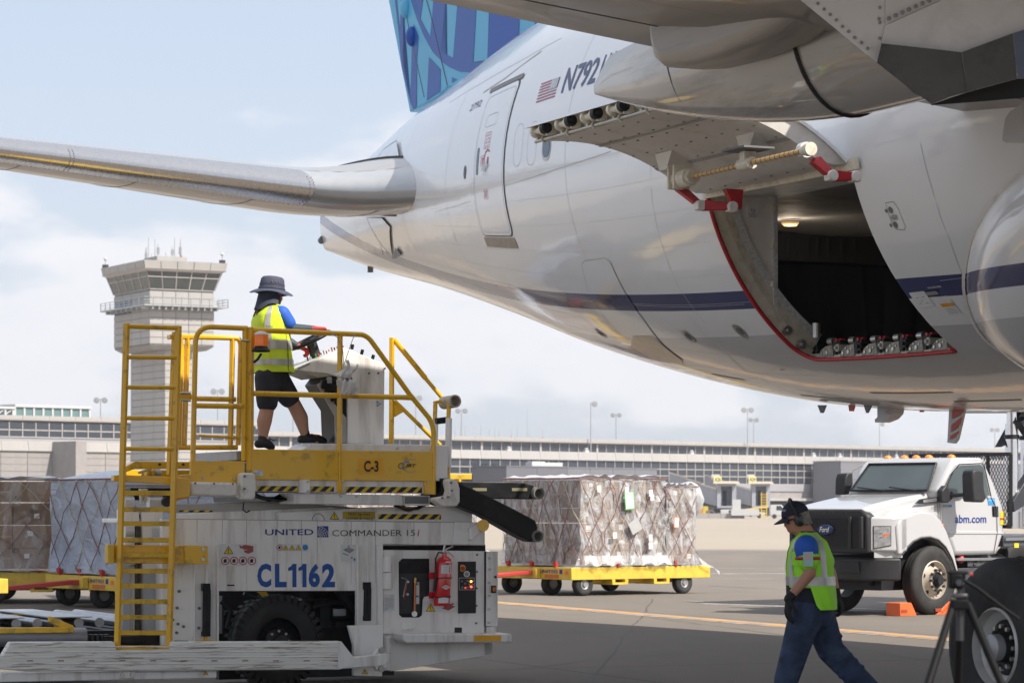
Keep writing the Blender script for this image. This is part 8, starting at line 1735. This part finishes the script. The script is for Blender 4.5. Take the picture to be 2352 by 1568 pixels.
def head_mesh(mb, c, fx, tilt, sc=1.0):
    # c: centre of the skull; fx: facing along x (+1/-1); tilt: nod in radians, down positive
    prof = [(-.125, .030, .060, .045), (-.112, .060, .066, .052), (-.100, .080, .068, .060), (-.085, .090, .070, .066), (-.070, .090, .074, .069), (-.058, .088, .078, .071), (-.045, .089, .083, .073), (-.030, .089, .090, .075), (-.012, .088, .096, .077), (.008, .088, .100, .078), (.030, .090, .102, .079), (.055, .088, .102, .078), (.080, .078, .095, .072), (.100, .060, .078, .058), (.115, .030, .045, .032), (.120, .004, .006, .004)]
    nose = {-.058: .004, -.045: .012, -.030: .024, -.012: .018, .008: .008}; lips = {-.085: .004, -.070: .007, -.058: .004}
    rows = []; n = 32
    for z, fr, bk, wd in prof:
        row = []
        for i in range(n):
            a = 2 * math.pi * i / n; ca, sa = math.cos(a), math.sin(a); r = (fr if ca > 0 else bk) * ca; y = wd * sa; aa = min(a, 2 * math.pi - a)
            r += nose.get(z, 0) * math.exp(-(aa / .22) ** 2) + lips.get(z, 0) * math.exp(-(aa / .45) ** 2) - (.006 * math.exp(-((aa - .42) / .18) ** 2) if -.005 < z < .02 else 0)
            x = r; X = (x * math.cos(tilt) + z * math.sin(tilt)) ; Z = (-x * math.sin(tilt) + z * math.cos(tilt)); row.append((c[0] + fx * X * sc, c[1] + y * sc, c[2] + Z * sc))
        row.append(row[0]); rows.append(row)
    if fx < 0: rows = [r[::-1] for r in rows]
    mb.grid(rows); mb.add(rows[0][:-1], [tuple(range(n))])
    for sy in (-1, 1):
        x, z = -.006, -.012; X = x * math.cos(tilt) + z * math.sin(tilt); Z = -x * math.sin(tilt) + z * math.cos(tilt); mb.sphere((c[0] + fx * X * sc, c[1] + sy * .080 * sc, c[2] + Z * sc), .03 * sc, 8, (.62, .35, 1.05))
    return mb
def hp(c, fx, tilt, x, y, z, sc=1.0): return Vector((c[0] + fx * (x * math.cos(tilt) + z * math.sin(tilt)) * sc, c[1] + y * sc, c[2] + (-x * math.sin(tilt) + z * math.cos(tilt)) * sc))
m_skin = M('skin_tan', (.50, .27, .18), .5, var=.06, scale=12, bump=.001, bscale=60); m_skin2 = M('skin_ruddy', (.46, .22, .14), .5, var=.08, scale=12, bump=.001, bscale=60)
m_hv1 = M('vest_yellow', (.66, .84, .03), .65, var=.05, scale=9, bump=.004, bscale=12); m_hv2 = M('vest_lime', (.36, .85, .03), .65, var=.05, scale=9, bump=.004, bscale=12); m_refl = M('reflective_tape', (.50, .50, .47), .35, .3, var=.08, scale=20); m_nv = M('cloth_navy', (.018, .022, .040), .8, var=.2, scale=8, bump=.004, bscale=14); m_sh = M('shorts_charcoal', (.025, .028, .040), .8, var=.25, scale=10, bump=.006, bscale=14); m_jean = M('denim', (.028, .046, .095), .85, var=.45, scale=7, bump=.022, bscale=8, dirt=(.09, .13, .2), dscale=5, damt=.5); m_bl = M('shirt_blue', (.015, .10, .48), .7, var=.1, scale=8, bump=.004, bscale=12); m_slv = M('sleeve_dark', (.025, .045, .06), .6, bump=.003, bscale=20); m_hair = M('hair_brown', (.10, .05, .025), .5, var=.4, scale=20, streak=(1, 1, .15), bump=.004, bscale=40); m_hairg = M('hair_grey', (.22, .20, .17), .6, var=.4, scale=30, bump=.004, bscale=40); m_glr = M('glove_red', (.45, .03, .025), .7); m_glb = M('glove_black', (.014, .014, .015), .8, bump=.003, bscale=40)
# ---- the woman at the controls
dW = .16; foot = LF.p(600, 1029, dW); base_z = foot[1]
wo_o = LF.O + LF.ex * LF.p(622, 1000, dW)[0] + LF.ey * dW; fpx = LF.p(622, 1000, dW)[0]
wom = empty('person', (wo_o.x, wo_o.y, base_z), LF.a, 'person in navy sun hat, yellow vest and dark shorts standing at the loader controls', 'person')
def wl_(x, y, d=dW): q = LF.p(x, y, d); return Vector((q[0] - fpx, d - dW, q[1] - base_z))
hc = wl_(627, 676); tl = .18
body = MB(); head_mesh(body, hc, 1, tl, .93)
limb(body, [wl_(624, 700), wl_(622, 722), wl_(620, 770), wl_(620, 820), wl_(622, 862)], [.052, .085, .12, .12, .13])
for sy, sx, ex, hx in ((-.13, (636, 724), (658, 757), (712, 757)), (.17, (640, 726), (668, 778), (692, 792))):
    S0 = wl_(*sx); S0.y = sy; E0 = wl_(*ex); E0.y = sy - .02; H0 = wl_(*hx); H0.y = sy * .75; limb(body, [Vector((S0.x - .03, S0.y * .6, S0.z + .01)), S0, E0, H0], [.05, .048, .040, .026])
    if sy < 0: Hn, En, Sn = H0, E0, S0
    else: Hf, Ef, Sf = H0, E0, S0
L1 = [wl_(607, 868), wl_(604, 940), wl_(597, 968), wl_(592, 1012)]; L2 = [wl_(640, 866), wl_(686, 930), wl_(702, 958), wl_(714, 1000)]
for k, p in enumerate(L1): p.y = -.10 - .01 * k
for k, p in enumerate(L2): p.y = .09 + .02 * k
limb(body, L1, [.098, .066, .070, .038]); limb(body, L2, [.098, .066, .070, .038])
limb(body, [L1[3], wl_(603, 1024) + Vector((.02, -.13, .0))], [.038, .03]); limb(body, [L2[3], wl_(740, 1011) + Vector((0, .14, 0))], [.038, .028])
bw = fuse('body', body, m_skin, wom, .0125, 3)
# clothes
VS = [(wl_(626, 856), .190, .215), (wl_(625, 835), .182, .215), (wl_(624, 800), .170, .205), (wl_(621, 765), .165, .205), (wl_(618, 740), .152, .205), (wl_(619, 722), .132, .200), (wl_(622, 709), .100, .165), (wl_(625, 700), .068, .095), (wl_(626, 697), .058, .068)]
def vest_pt(VS, k, a, off=0, rip=.0):
    i = min(int(k), len(VS) - 2); t_ = k - i; c = VS[i][0].lerp(VS[i + 1][0], t_); A, B = lerp(VS[i][1], VS[i + 1][1], t_) + off, lerp(VS[i][2], VS[i + 1][2], t_) + off
    w = 1 + rip * (.035 * math.sin(a * 7 + k * 1.3) + .02 * math.sin(a * 13 + k * 2)) * max(0, 1 - k / 6)
    ca, sa = math.cos(a), math.sin(a); ex_ = .82
    return Vector((c.x + A * w * math.copysign(abs(ca) ** ex_, ca), c.y + B * w * math.copysign(abs(sa) ** ex_, sa), c.z))
def vest(VS, name, mat, par, rip=1.0, n=56): 
    K = len(VS) - 1; rows = [[vest_pt(VS, K * j / 24, 2 * math.pi * i / n, 0, rip) for i in range(n + 1)] for j in range(25)]; return MB().grid(rows).build(name, mat, par, smooth=80)
def band(VS, k0, k1, mat, par, rip=1.0, a0=0, a1=2 * math.pi, off=.005, n=48, name='reflective_band', k0b=None, k1b=None):
    k0b = k0 if k0b is None else k0b; k1b = k1 if k1b is None else k1b
    rows = []
    for j in range(5):
        rows.append([vest_pt(VS, lerp(lerp(k0, k1, j / 4), lerp(k0b, k1b, j / 4), i / n), lerp(a0, a1, i / n), off, rip) for i in range(n + 1)])
    return MB().grid(rows).build(name, mat, par, smooth=80)
vw = vest(VS, 'vest', m_hv1, wom); band(VS, .75, 1.25, m_refl, vw); band(VS, 1.9, 2.5, m_refl, vw)
def vstrip(VS, k0, k1, ac, w, mat, par, rip=1.0, name='reflective_band', off=.005):
    rows = [[vest_pt(VS, lerp(k0, k1, j / 14), ac + w * (i / 4 - .5), off, rip) for i in range(5)] for j in range(15)]; return MB().grid(rows).build(name, mat, par, smooth=80)
vstrip(VS, 2.5, 7.4, -2.05, .34, m_refl, vw); vstrip(VS, 0, 6.6, -1.18, .035, m_nv, vw, name='side_binding', off=.006); vstrip(VS, 0, .06, -1, 6.2, m_nv, vw, name='hem')
tp_ = wl_(604, 753); text('lettering', 'Ramp', tp_.x - .05, tp_.x + .02, tp_.z - .012, tp_.z + .012, VS[4][0].y - .215, m_ink, vw)
sl = MB(); limb(sl, [Vector((Sn.x - .03, Sn.y * .8, Sn.z + .01)), Sn, Sn.lerp(En, .62)], [.075, .080, .072]); limb(sl, [Vector((Sf.x - .03, Sf.y * .8, Sf.z + .01)), Sf, Sf.lerp(Ef, .5)], [.07, .075, .07]); fuse('shirt_sleeves', sl, m_bl, wom, .012, 2)
sv = MB(); limb(sv, [Sn.lerp(En, .5), En, Hn], [.053, .050, .034]); limb(sv, [Sf.lerp(Ef, .4), Ef, Hf], [.053, .048, .034]); fuse('arm_sleeves', sv, m_slv, wom, .011, 2)
for nm, H_, E_, cu, lbl in (('glove', Hn, En, .75, None), ('glove', Hf, Ef, .8, None)):
    g_ = MB(); limb(g_, [H_ - (H_ - E_).normalized() * .03, H_ + (H_ - E_).normalized() * .02], [.036, .03]); hand_mesh(g_, H_ + Vector((.01, 0, .006 if H_ is Hn else 0)), (H_ - E_) + Vector((.02, .02, 0)), (0, 0, -1), 1.05, cu, 1 if H_ is Hn else -1); fuse(nm, g_, m_glr, wom, .0055, 2)
so_ = MB(); H1, H2 = L1[0], L2[0]
k1 = L1[0].lerp(L1[1], .78); k2 = L2[0].lerp(L2[1], .70)
limb(so_, [wl_(622, 846), wl_(622, 864)], [.130, .150]); limb(so_, [H1 + Vector((0, .01, 0)), k1], [.122, .100]); limb(so_, [H2 - Vector((0, .01, 0)), k2], [.122, .100]); fuse('shorts', so_, m_sh, wom, .014, 3)
for L_, sgn, tip in ((L1, -1, wl_(608, 1027) + Vector((.02, -.13, 0))), (L2, 1, wl_(757, 1012) + Vector((0, .15, 0)))):
    sk = MB(); limb(sk, [L_[3] + Vector((0, 0, .03)), L_[3] - Vector((0, 0, .02))], [.043, .043]); fuse('sock', sk, m_ink, wom, .01, 2)
    sh_ = MB(); heel = L_[3] + Vector((-.04, 0, -.03)); tz_ = (tip.z if sgn > 0 else .02); limb(sh_, [heel, L_[3] + Vector((.03, 0, -.02)), Vector((lerp(L_[3].x, tip.x, .7), lerp(L_[3].y, tip.y, .7), tip.z + .02)), tip], [.040, .045, .042, .034]); o_ = fuse('shoe', sh_, M('shoe_black', (.012, .012, .014), .5), wom, .011, 2)
    lc_ = MB(); lc_.tube([L_[3] + Vector((.05, -.03, .02)), L_[3] + Vector((.09, -.04, .0)), L_[3] + Vector((.12, -.03, .01))], .006, 5); lc_.build('lace', m_rdt if sgn > 0 else m_ink, o_)
hr_ = MB()
for k in range(16):
    a_ = math.pi * (.55 + .9 * k / 15); b0 = hc + Vector((math.cos(a_) * .075, math.sin(a_) * .075 * (1 if k % 2 else -1), -.03)); hr_.tube([b0, b0 + Vector((-.015, -.004, -.06)), wl_(600, 712) + Vector((.006 * (k - 8) * .8, (-.03 if k % 2 else .03), .01)), wl_(597 - (k % 3) * 3, 722 + (k % 4) * 2) + Vector((.005 * (k - 8), (-.04 if k % 2 else .02), 0))], .016, 6, rs=[.02, .019, .016, .006])
for k in range(4): b0 = hp(hc, 1, tl, .045 - .012 * k, -.074, .0, .93); hr_.tube([b0, b0 + Vector((-.004, -.004, -.06)), b0 + Vector((-.02, .0, -.11))], .01, 5, rs=[.011, .010, .004])
hr_.build('hair', m_hair, wom, smooth=80)
# sun hat with a wide sagging brim and neck flap
hat = MB(); Ht = hc + Vector((-.012, 0, .045)); rows = []; T2 = .10
def hat_pt(r, z, a, dx=0): x, y = r * 1.10 * math.cos(a), r * .92 * math.sin(a); return Ht + Vector(((x * math.cos(T2) + z * math.sin(T2)) + dx, y, -x * math.sin(T2) * -1 * .0 + z * math.cos(T2) - x * math.sin(T2) * .8))
prof_h = [(.001, .118), (.05, .120), (.083, .112), (.098, .092), (.104, .05), (.110, .008), (.112, -.002), (.140, -.012), (.165, -.026), (.182, -.038), (.184, -.043), (.165, -.032), (.112, -.008)]
for r, z in prof_h: rows.append([hat_pt(r, z + (.012 * math.sin(3 * a_ + 1) * max(0, (r - .11) / .07)), a_) for a_ in [2 * math.pi * i / 40 for i in range(41)]])
m_hat = M('hat_navy', (.05, .058, .095), .8, var=.15, scale=10, bump=.003, bscale=20); ho = hat.grid(rows).build('sun_hat', m_hat, wom, smooth=60); MB().tube([hat_pt(.112, .006, 2 * math.pi * i / 36) for i in range(36)], .005, 5, True).tube([hat_pt(.106, .044, 2 * math.pi * i / 36) for i in range(36)], .003, 5, True).build('hat_band', m_hat, ho)
ey = MB(); [ey.sphere(hat_pt(.105, .065, a_), .006, 4) for a_ in (-1.9, -1.6, -1.3)]; ey.build('eyelets', M('brass', (.55, .38, .12), .35, .9), ho)
rows = []
for j in range(9):
    k = j / 8; rows.append([Ht + Vector(((.115 + .03 * k) * math.cos(a_) - .018 * k, (.098 + .035 * k) * math.sin(a_), -.01 - .125 * k + .012 * math.sin(a_ * 5 + j * .6) * k + .05 * k * math.cos(a_))) for a_ in [lerp(1.30, 2 * math.pi - 1.30, i / 30) for i in range(31)]])
MB().grid(rows).build('neck_flap', m_hat, ho, smooth=80)
for sy in (-1, 1): MB().sphere(hp(hc, 1, tl, .076, sy * .030, .004, .93), .012, 8).build('eye', M('eye_dark', (.05, .04, .035), .2), wom, smooth=80)
# ---- the walking man
YM = 21.8; MF = Frame(((1865 - CX) / F * YM, YM), 0)
man = empty('person', (MF.O.x, MF.O.y, 0), 0, 'person in black cap, ear defenders, lime vest and jeans walking left across the apron', 'person')
def ml(x, y, d=0): q = MF.p(x, y, d); return Vector((q[0], d, q[1]))
hc2 = ml(1829, 1189); t2 = .30
mbd = MB(); head_mesh(mbd, hc2, -1, t2, 1.0)
limb(mbd, [ml(1846, 1207), ml(1853, 1238), ml(1858, 1280), ml(1860, 1330), ml(1864, 1385)], [.052, .088, .13, .135, .14])
A1 = [ml(1852, 1246, -.17), ml(1852, 1256, -.215), ml(1860, 1316, -.24), ml(1815, 1370, -.25)]; A2 = [ml(1868, 1246, .16), ml(1880, 1262, .20), ml(1908, 1318, .20), ml(1920, 1362, .16)]
limb(mbd, A1, [.06, .062, .050, .033]); limb(mbd, A2, [.06, .060, .048, .033])
G1 = [ml(1853, 1402, -.09), ml(1824, 1500, -.11), ml(1806, 1560, -.11), ml(1797, 1628, -.12)]; G2 = [ml(1876, 1402, .09), ml(1908, 1492, .10), ml(1962, 1548, .10), ml(2018, 1604, .10)]
limb(mbd, G1, [.10, .066, .062, .04]); limb(mbd, G2, [.10, .066, .062, .04]); limb(mbd, [G1[3], ml(1760, 1646, -.12)], [.04, .03]); limb(mbd, [G2[3], ml(2000, 1648, .10)], [.04, .03])
bm_ = fuse('body', mbd, m_skin2, man, .0125, 3)
jn = MB(); limb(jn, [ml(1865, 1378), ml(1866, 1402)], [.160, .165]); limb(jn, [G1[0], G1[1], G1[2], G1[3] - Vector((0, 0, .0))], [.135, .108, .096, .088]); limb(jn, [G2[0], G2[1], G2[2], G2[3]], [.135, .108, .094, .086])
for k in range(5): p = G1[0].lerp(G1[1], .55 + k * .16); limb(jn, [p + Vector((-.07, -.05, .03)), p + Vector((.07, -.06, -.02))], [.030, .028], 8)
for k in range(5): p = G2[1].lerp(G2[2], k * .25); limb(jn, [p + Vector((-.06, -.06, -.05)), p + Vector((.05, -.06, .06))], [.030, .026], 8)
for k in range(3): p = G2[0].lerp(G2[1], .2 + .3 * k); limb(jn, [p + Vector((-.08, -.06, .01)), p + Vector((.08, -.07, .05))], [.030, .028], 8)
jo = fuse('jeans', jn, m_jean, man, .014, 2); bp('pocket_flap', 1893, 1428, 1912, 1446, -.135, -.12, m_jean, fr=MF, par=jo) if False else None
for tip, an, y_ in ((ml(1752, 1646, -.13), G1[3], -.12), (ml(1996, 1650, .10), G2[3], .10)):
    bt = MB(); limb(bt, [an + Vector((.03, 0, -.05)), an.lerp(tip, .5) + Vector((0, 0, .0)), tip], [.048, .048, .036]); fuse('boot', bt, M('boot_dark', (.02, .018, .016), .5), man, .012, 2)
TS = [(ml(1862, 1398), .158, .19), (ml(1858, 1380), .165, .20), (ml(1856, 1350), .170, .205), (ml(1857, 1310), .165, .205), (ml(1858, 1270), .150, .21), (ml(1855, 1240), .115, .19), (ml(1854, 1227), .072, .10), (ml(1851, 1219), .060, .072)]
ts_ = vest(TS, 't_shirt', m_nv, man, .8); stt = MB(); MB().tube([vest_pt(TS, .25, 2 * math.pi * i / 48, .002, .8) for i in range(48)], .003, 4, True).build('hem_stitch', M('stitch_teal', (.1, .3, .3), .6), ts_)
VM = [(ml(1866, 1398), .188, .235), (ml(1864, 1370), .185, .235), (ml(1861, 1340), .182, .232), (ml(1859, 1300), .178, .235), (ml(1859, 1265), .163, .242), (ml(1858, 1242), .135, .225), (ml(1856, 1230), .090, .14), (ml(1855, 1222), .072, .088)]
# the vest hangs open in front: its lower front edge rises towards the chest
nV = 60; rows = []
for j in range(27):
    row = []
    for i in range(nV + 1):
        a_ = math.pi + lerp(-math.pi * .985, math.pi * .985, i / nV) + math.pi; aa = abs(((a_ % (2 * math.pi)) - math.pi))   # 0 at the front (-x)
        kmin = 1.75 * max(0, min(1, (1.62 - aa) / .12)); row.append(vest_pt(VM, lerp(kmin, 7, j / 26), a_, 0, 1.0))
    rows.append(row)
vm = MB().grid(rows).build('vest', m_hv2, man, smooth=80)
band(VM, 1.9, 2.45, m_refl, vm); vstrip(VM, 2.4, 6.7, -1.15, .30, m_refl, vm); vstrip(VM, 2.4, 5.6, math.pi + .55, .28, m_refl, vm)
vstrip(VM, 3.1, 4.3, math.pi + .85, .42, m_hv2, vm, name='pocket', off=.012); vq = vest_pt(VM, 4.15, math.pi + .9, .016); text('lettering', 'UNITED', vq.x - .035, vq.x + .05, vq.z - .012, vq.z + .012, vq.y - .02, m_ink, vm, rot=-.05)
slm = MB(); limb(slm, [A1[0] + Vector((0, .03, .0)), A1[1], A1[1].lerp(A1[2], .55)], [.085, .092, .082]); limb(slm, [A2[0], A2[1], A2[1].lerp(A2[2], .5)], [.08, .085, .08]); s1_ = fuse('sleeve_lime', slm, m_hv2, man, .012, 2)
pts = [A1[1].lerp(A1[2], -.02), A1[1].lerp(A1[2], .20)]; bs = MB(); limb(bs, pts, [.094, .092]); fuse('sleeve_blue_panel', bs, m_bl, man, .012, 2)
ab_ = A1[1].lerp(A1[2], .42); MB().tube([ab_ + Vector((.088 * math.cos(2 * math.pi * i / 24), .088 * math.sin(2 * math.pi * i / 24), .0)) for i in range(24)], .012, 6, True).build('armband', m_rdt, man, smooth=60)
cdm = MB().box(ab_.x - .045, ab_.x + .03, ab_.y - .102, ab_.y - .098, ab_.z - .06, ab_.z + .05).build('id_card', M('card_teal', (.35, .55, .50), .3), man); MB().box(ab_.x - .03, ab_.x + .012, ab_.y - .104, ab_.y - .102, ab_.z - .01, ab_.z + .035).build('card_photo', M('card_pink', (.6, .42, .40), .4), cdm)
for H_, E_, tdir in ((A1[3], A1[2], -1), (A2[3], A2[2], 1)):
    g_ = MB(); d_ = (H_ - E_).normalized(); limb(g_, [H_ - d_ * .015, H_ + d_ * .02], [.040, .036]); dirf = (Vector((-.12, 0, -1)) if tdir < 0 else Vector((.45, -.05, -1))); hand_mesh(g_, H_ + d_ * .01, dirf, (1 if tdir < 0 else -.9, .3, .1), 1.18, .28 if tdir < 0 else .55, 1 if tdir < 0 else -1, .3); fuse('glove', g_, m_glb, man, .0055, 2)
# cap, ear defenders, sunglasses, hair
def H2(x, y, z): return hp(hc2, -1, t2, x, y, z)
cap = MB(); rows = []
for j in range(9):
    e_ = j / 8 * math.pi / 2; rr, zz = math.cos(e_), math.sin(e_); rows.append([H2(.004 + (.103 if math.cos(a_) > 0 else .112) * rr * math.cos(a_), .088 * rr * math.sin(a_), .030 + .105 * zz) for a_ in [2 * math.pi * i / 32 for i in range(33)]])
cap.grid(rows); co = cap.build('cap', m_nv, man, smooth=70)
rows = []
for j in range(6):
    k = j / 5; rows.append([H2(.095 + k * (.085 * math.cos(a_ * 1.1)) - .03 * abs(math.sin(a_)), .078 * math.sin(a_) * (1 - .1 * k), .034 - .028 * k - .012 * abs(math.sin(a_))) for a_ in [lerp(-1.25, 1.25, i / 16) for i in range(17)]])
MB().grid(rows).grid([[p - Vector((0, 0, .005)) for p in r] for r in rows[::-1]]).build('cap_peak', m_nv, co, smooth=80)
cm_ = H2(.085, -.060, .085); MB().box(cm_.x - .012, cm_.x + .018, cm_.y - .012, cm_.y - .008, cm_.z - .006, cm_.z + .010).build('cap_mark', M('mark_grey', (.3, .32, .36), .5), co)
MB().tube([H2(.0, -.098, -.01), H2(.004, -.100, .05), H2(.006, -.085, .105), H2(.006, -.045, .142), H2(.006, 0, .150), H2(.006, .045, .142), H2(.004, .085, .105), H2(.0, .100, .05), H2(.0, .098, -.01)], .014, 8).build('ear_defender_band', m_ink, man, smooth=60)
for sy in (-1, 1):
    ed = MB(); c0 = H2(-.006, sy * .085, -.018); c1 = H2(-.006, sy * .122, -.018); d_ = Vector((0, sy, 0)); prof = [(.040, 0), (.044, .008), (.044, .028), (.036, .040), (.001, .043)]
    for i in range(len(prof) - 1):
        pass
    rows = [[H2(-.006 + r_ * .86 * math.cos(a_), sy * (.084 + y_), -.018 + r_ * 1.15 * math.sin(a_)) for a_ in [2 * math.pi * i / 24 for i in range(25)]] for r_, y_ in prof]; ed.grid(rows if sy > 0 else [r[::-1] for r in rows]); ed.build('ear_defender', M('ear_black', (.02, .02, .022), .3), man, smooth=50)
MB().tube([H2(-.03, -.088, -.0), H2(.055, -.078, .004), H2(.080, -.060, -.002)], .006, 6).build('glasses_arm', m_ink, man)
for sy in (-1, 1):
    rows = [[H2(.088 - .022 * (abs(.034 + v_ * .030) / .064) ** 2, sy * (.034 + v_ * .030), -.004 + w_ * .017 - .006 * abs(v_)) for v_ in [lerp(-1, 1, i / 8) for i in range(9)]] for w_ in (-1, -.4, .4, 1)]; MB().grid(rows).build('sunglasses_lens', M('lens_black', (.01, .01, .012), .08), man, smooth=80)
hg = MB()
for k in range(150):
    a_ = random.uniform(1.95, 2 * math.pi - 1.95); z_ = random.uniform(-.07, .03); p = H2(.096 * math.cos(a_), .077 * math.sin(a_), z_); hg.sphere(p, .012, 4)
fuse('hair', hg, m_hairg, man, .006, 1)
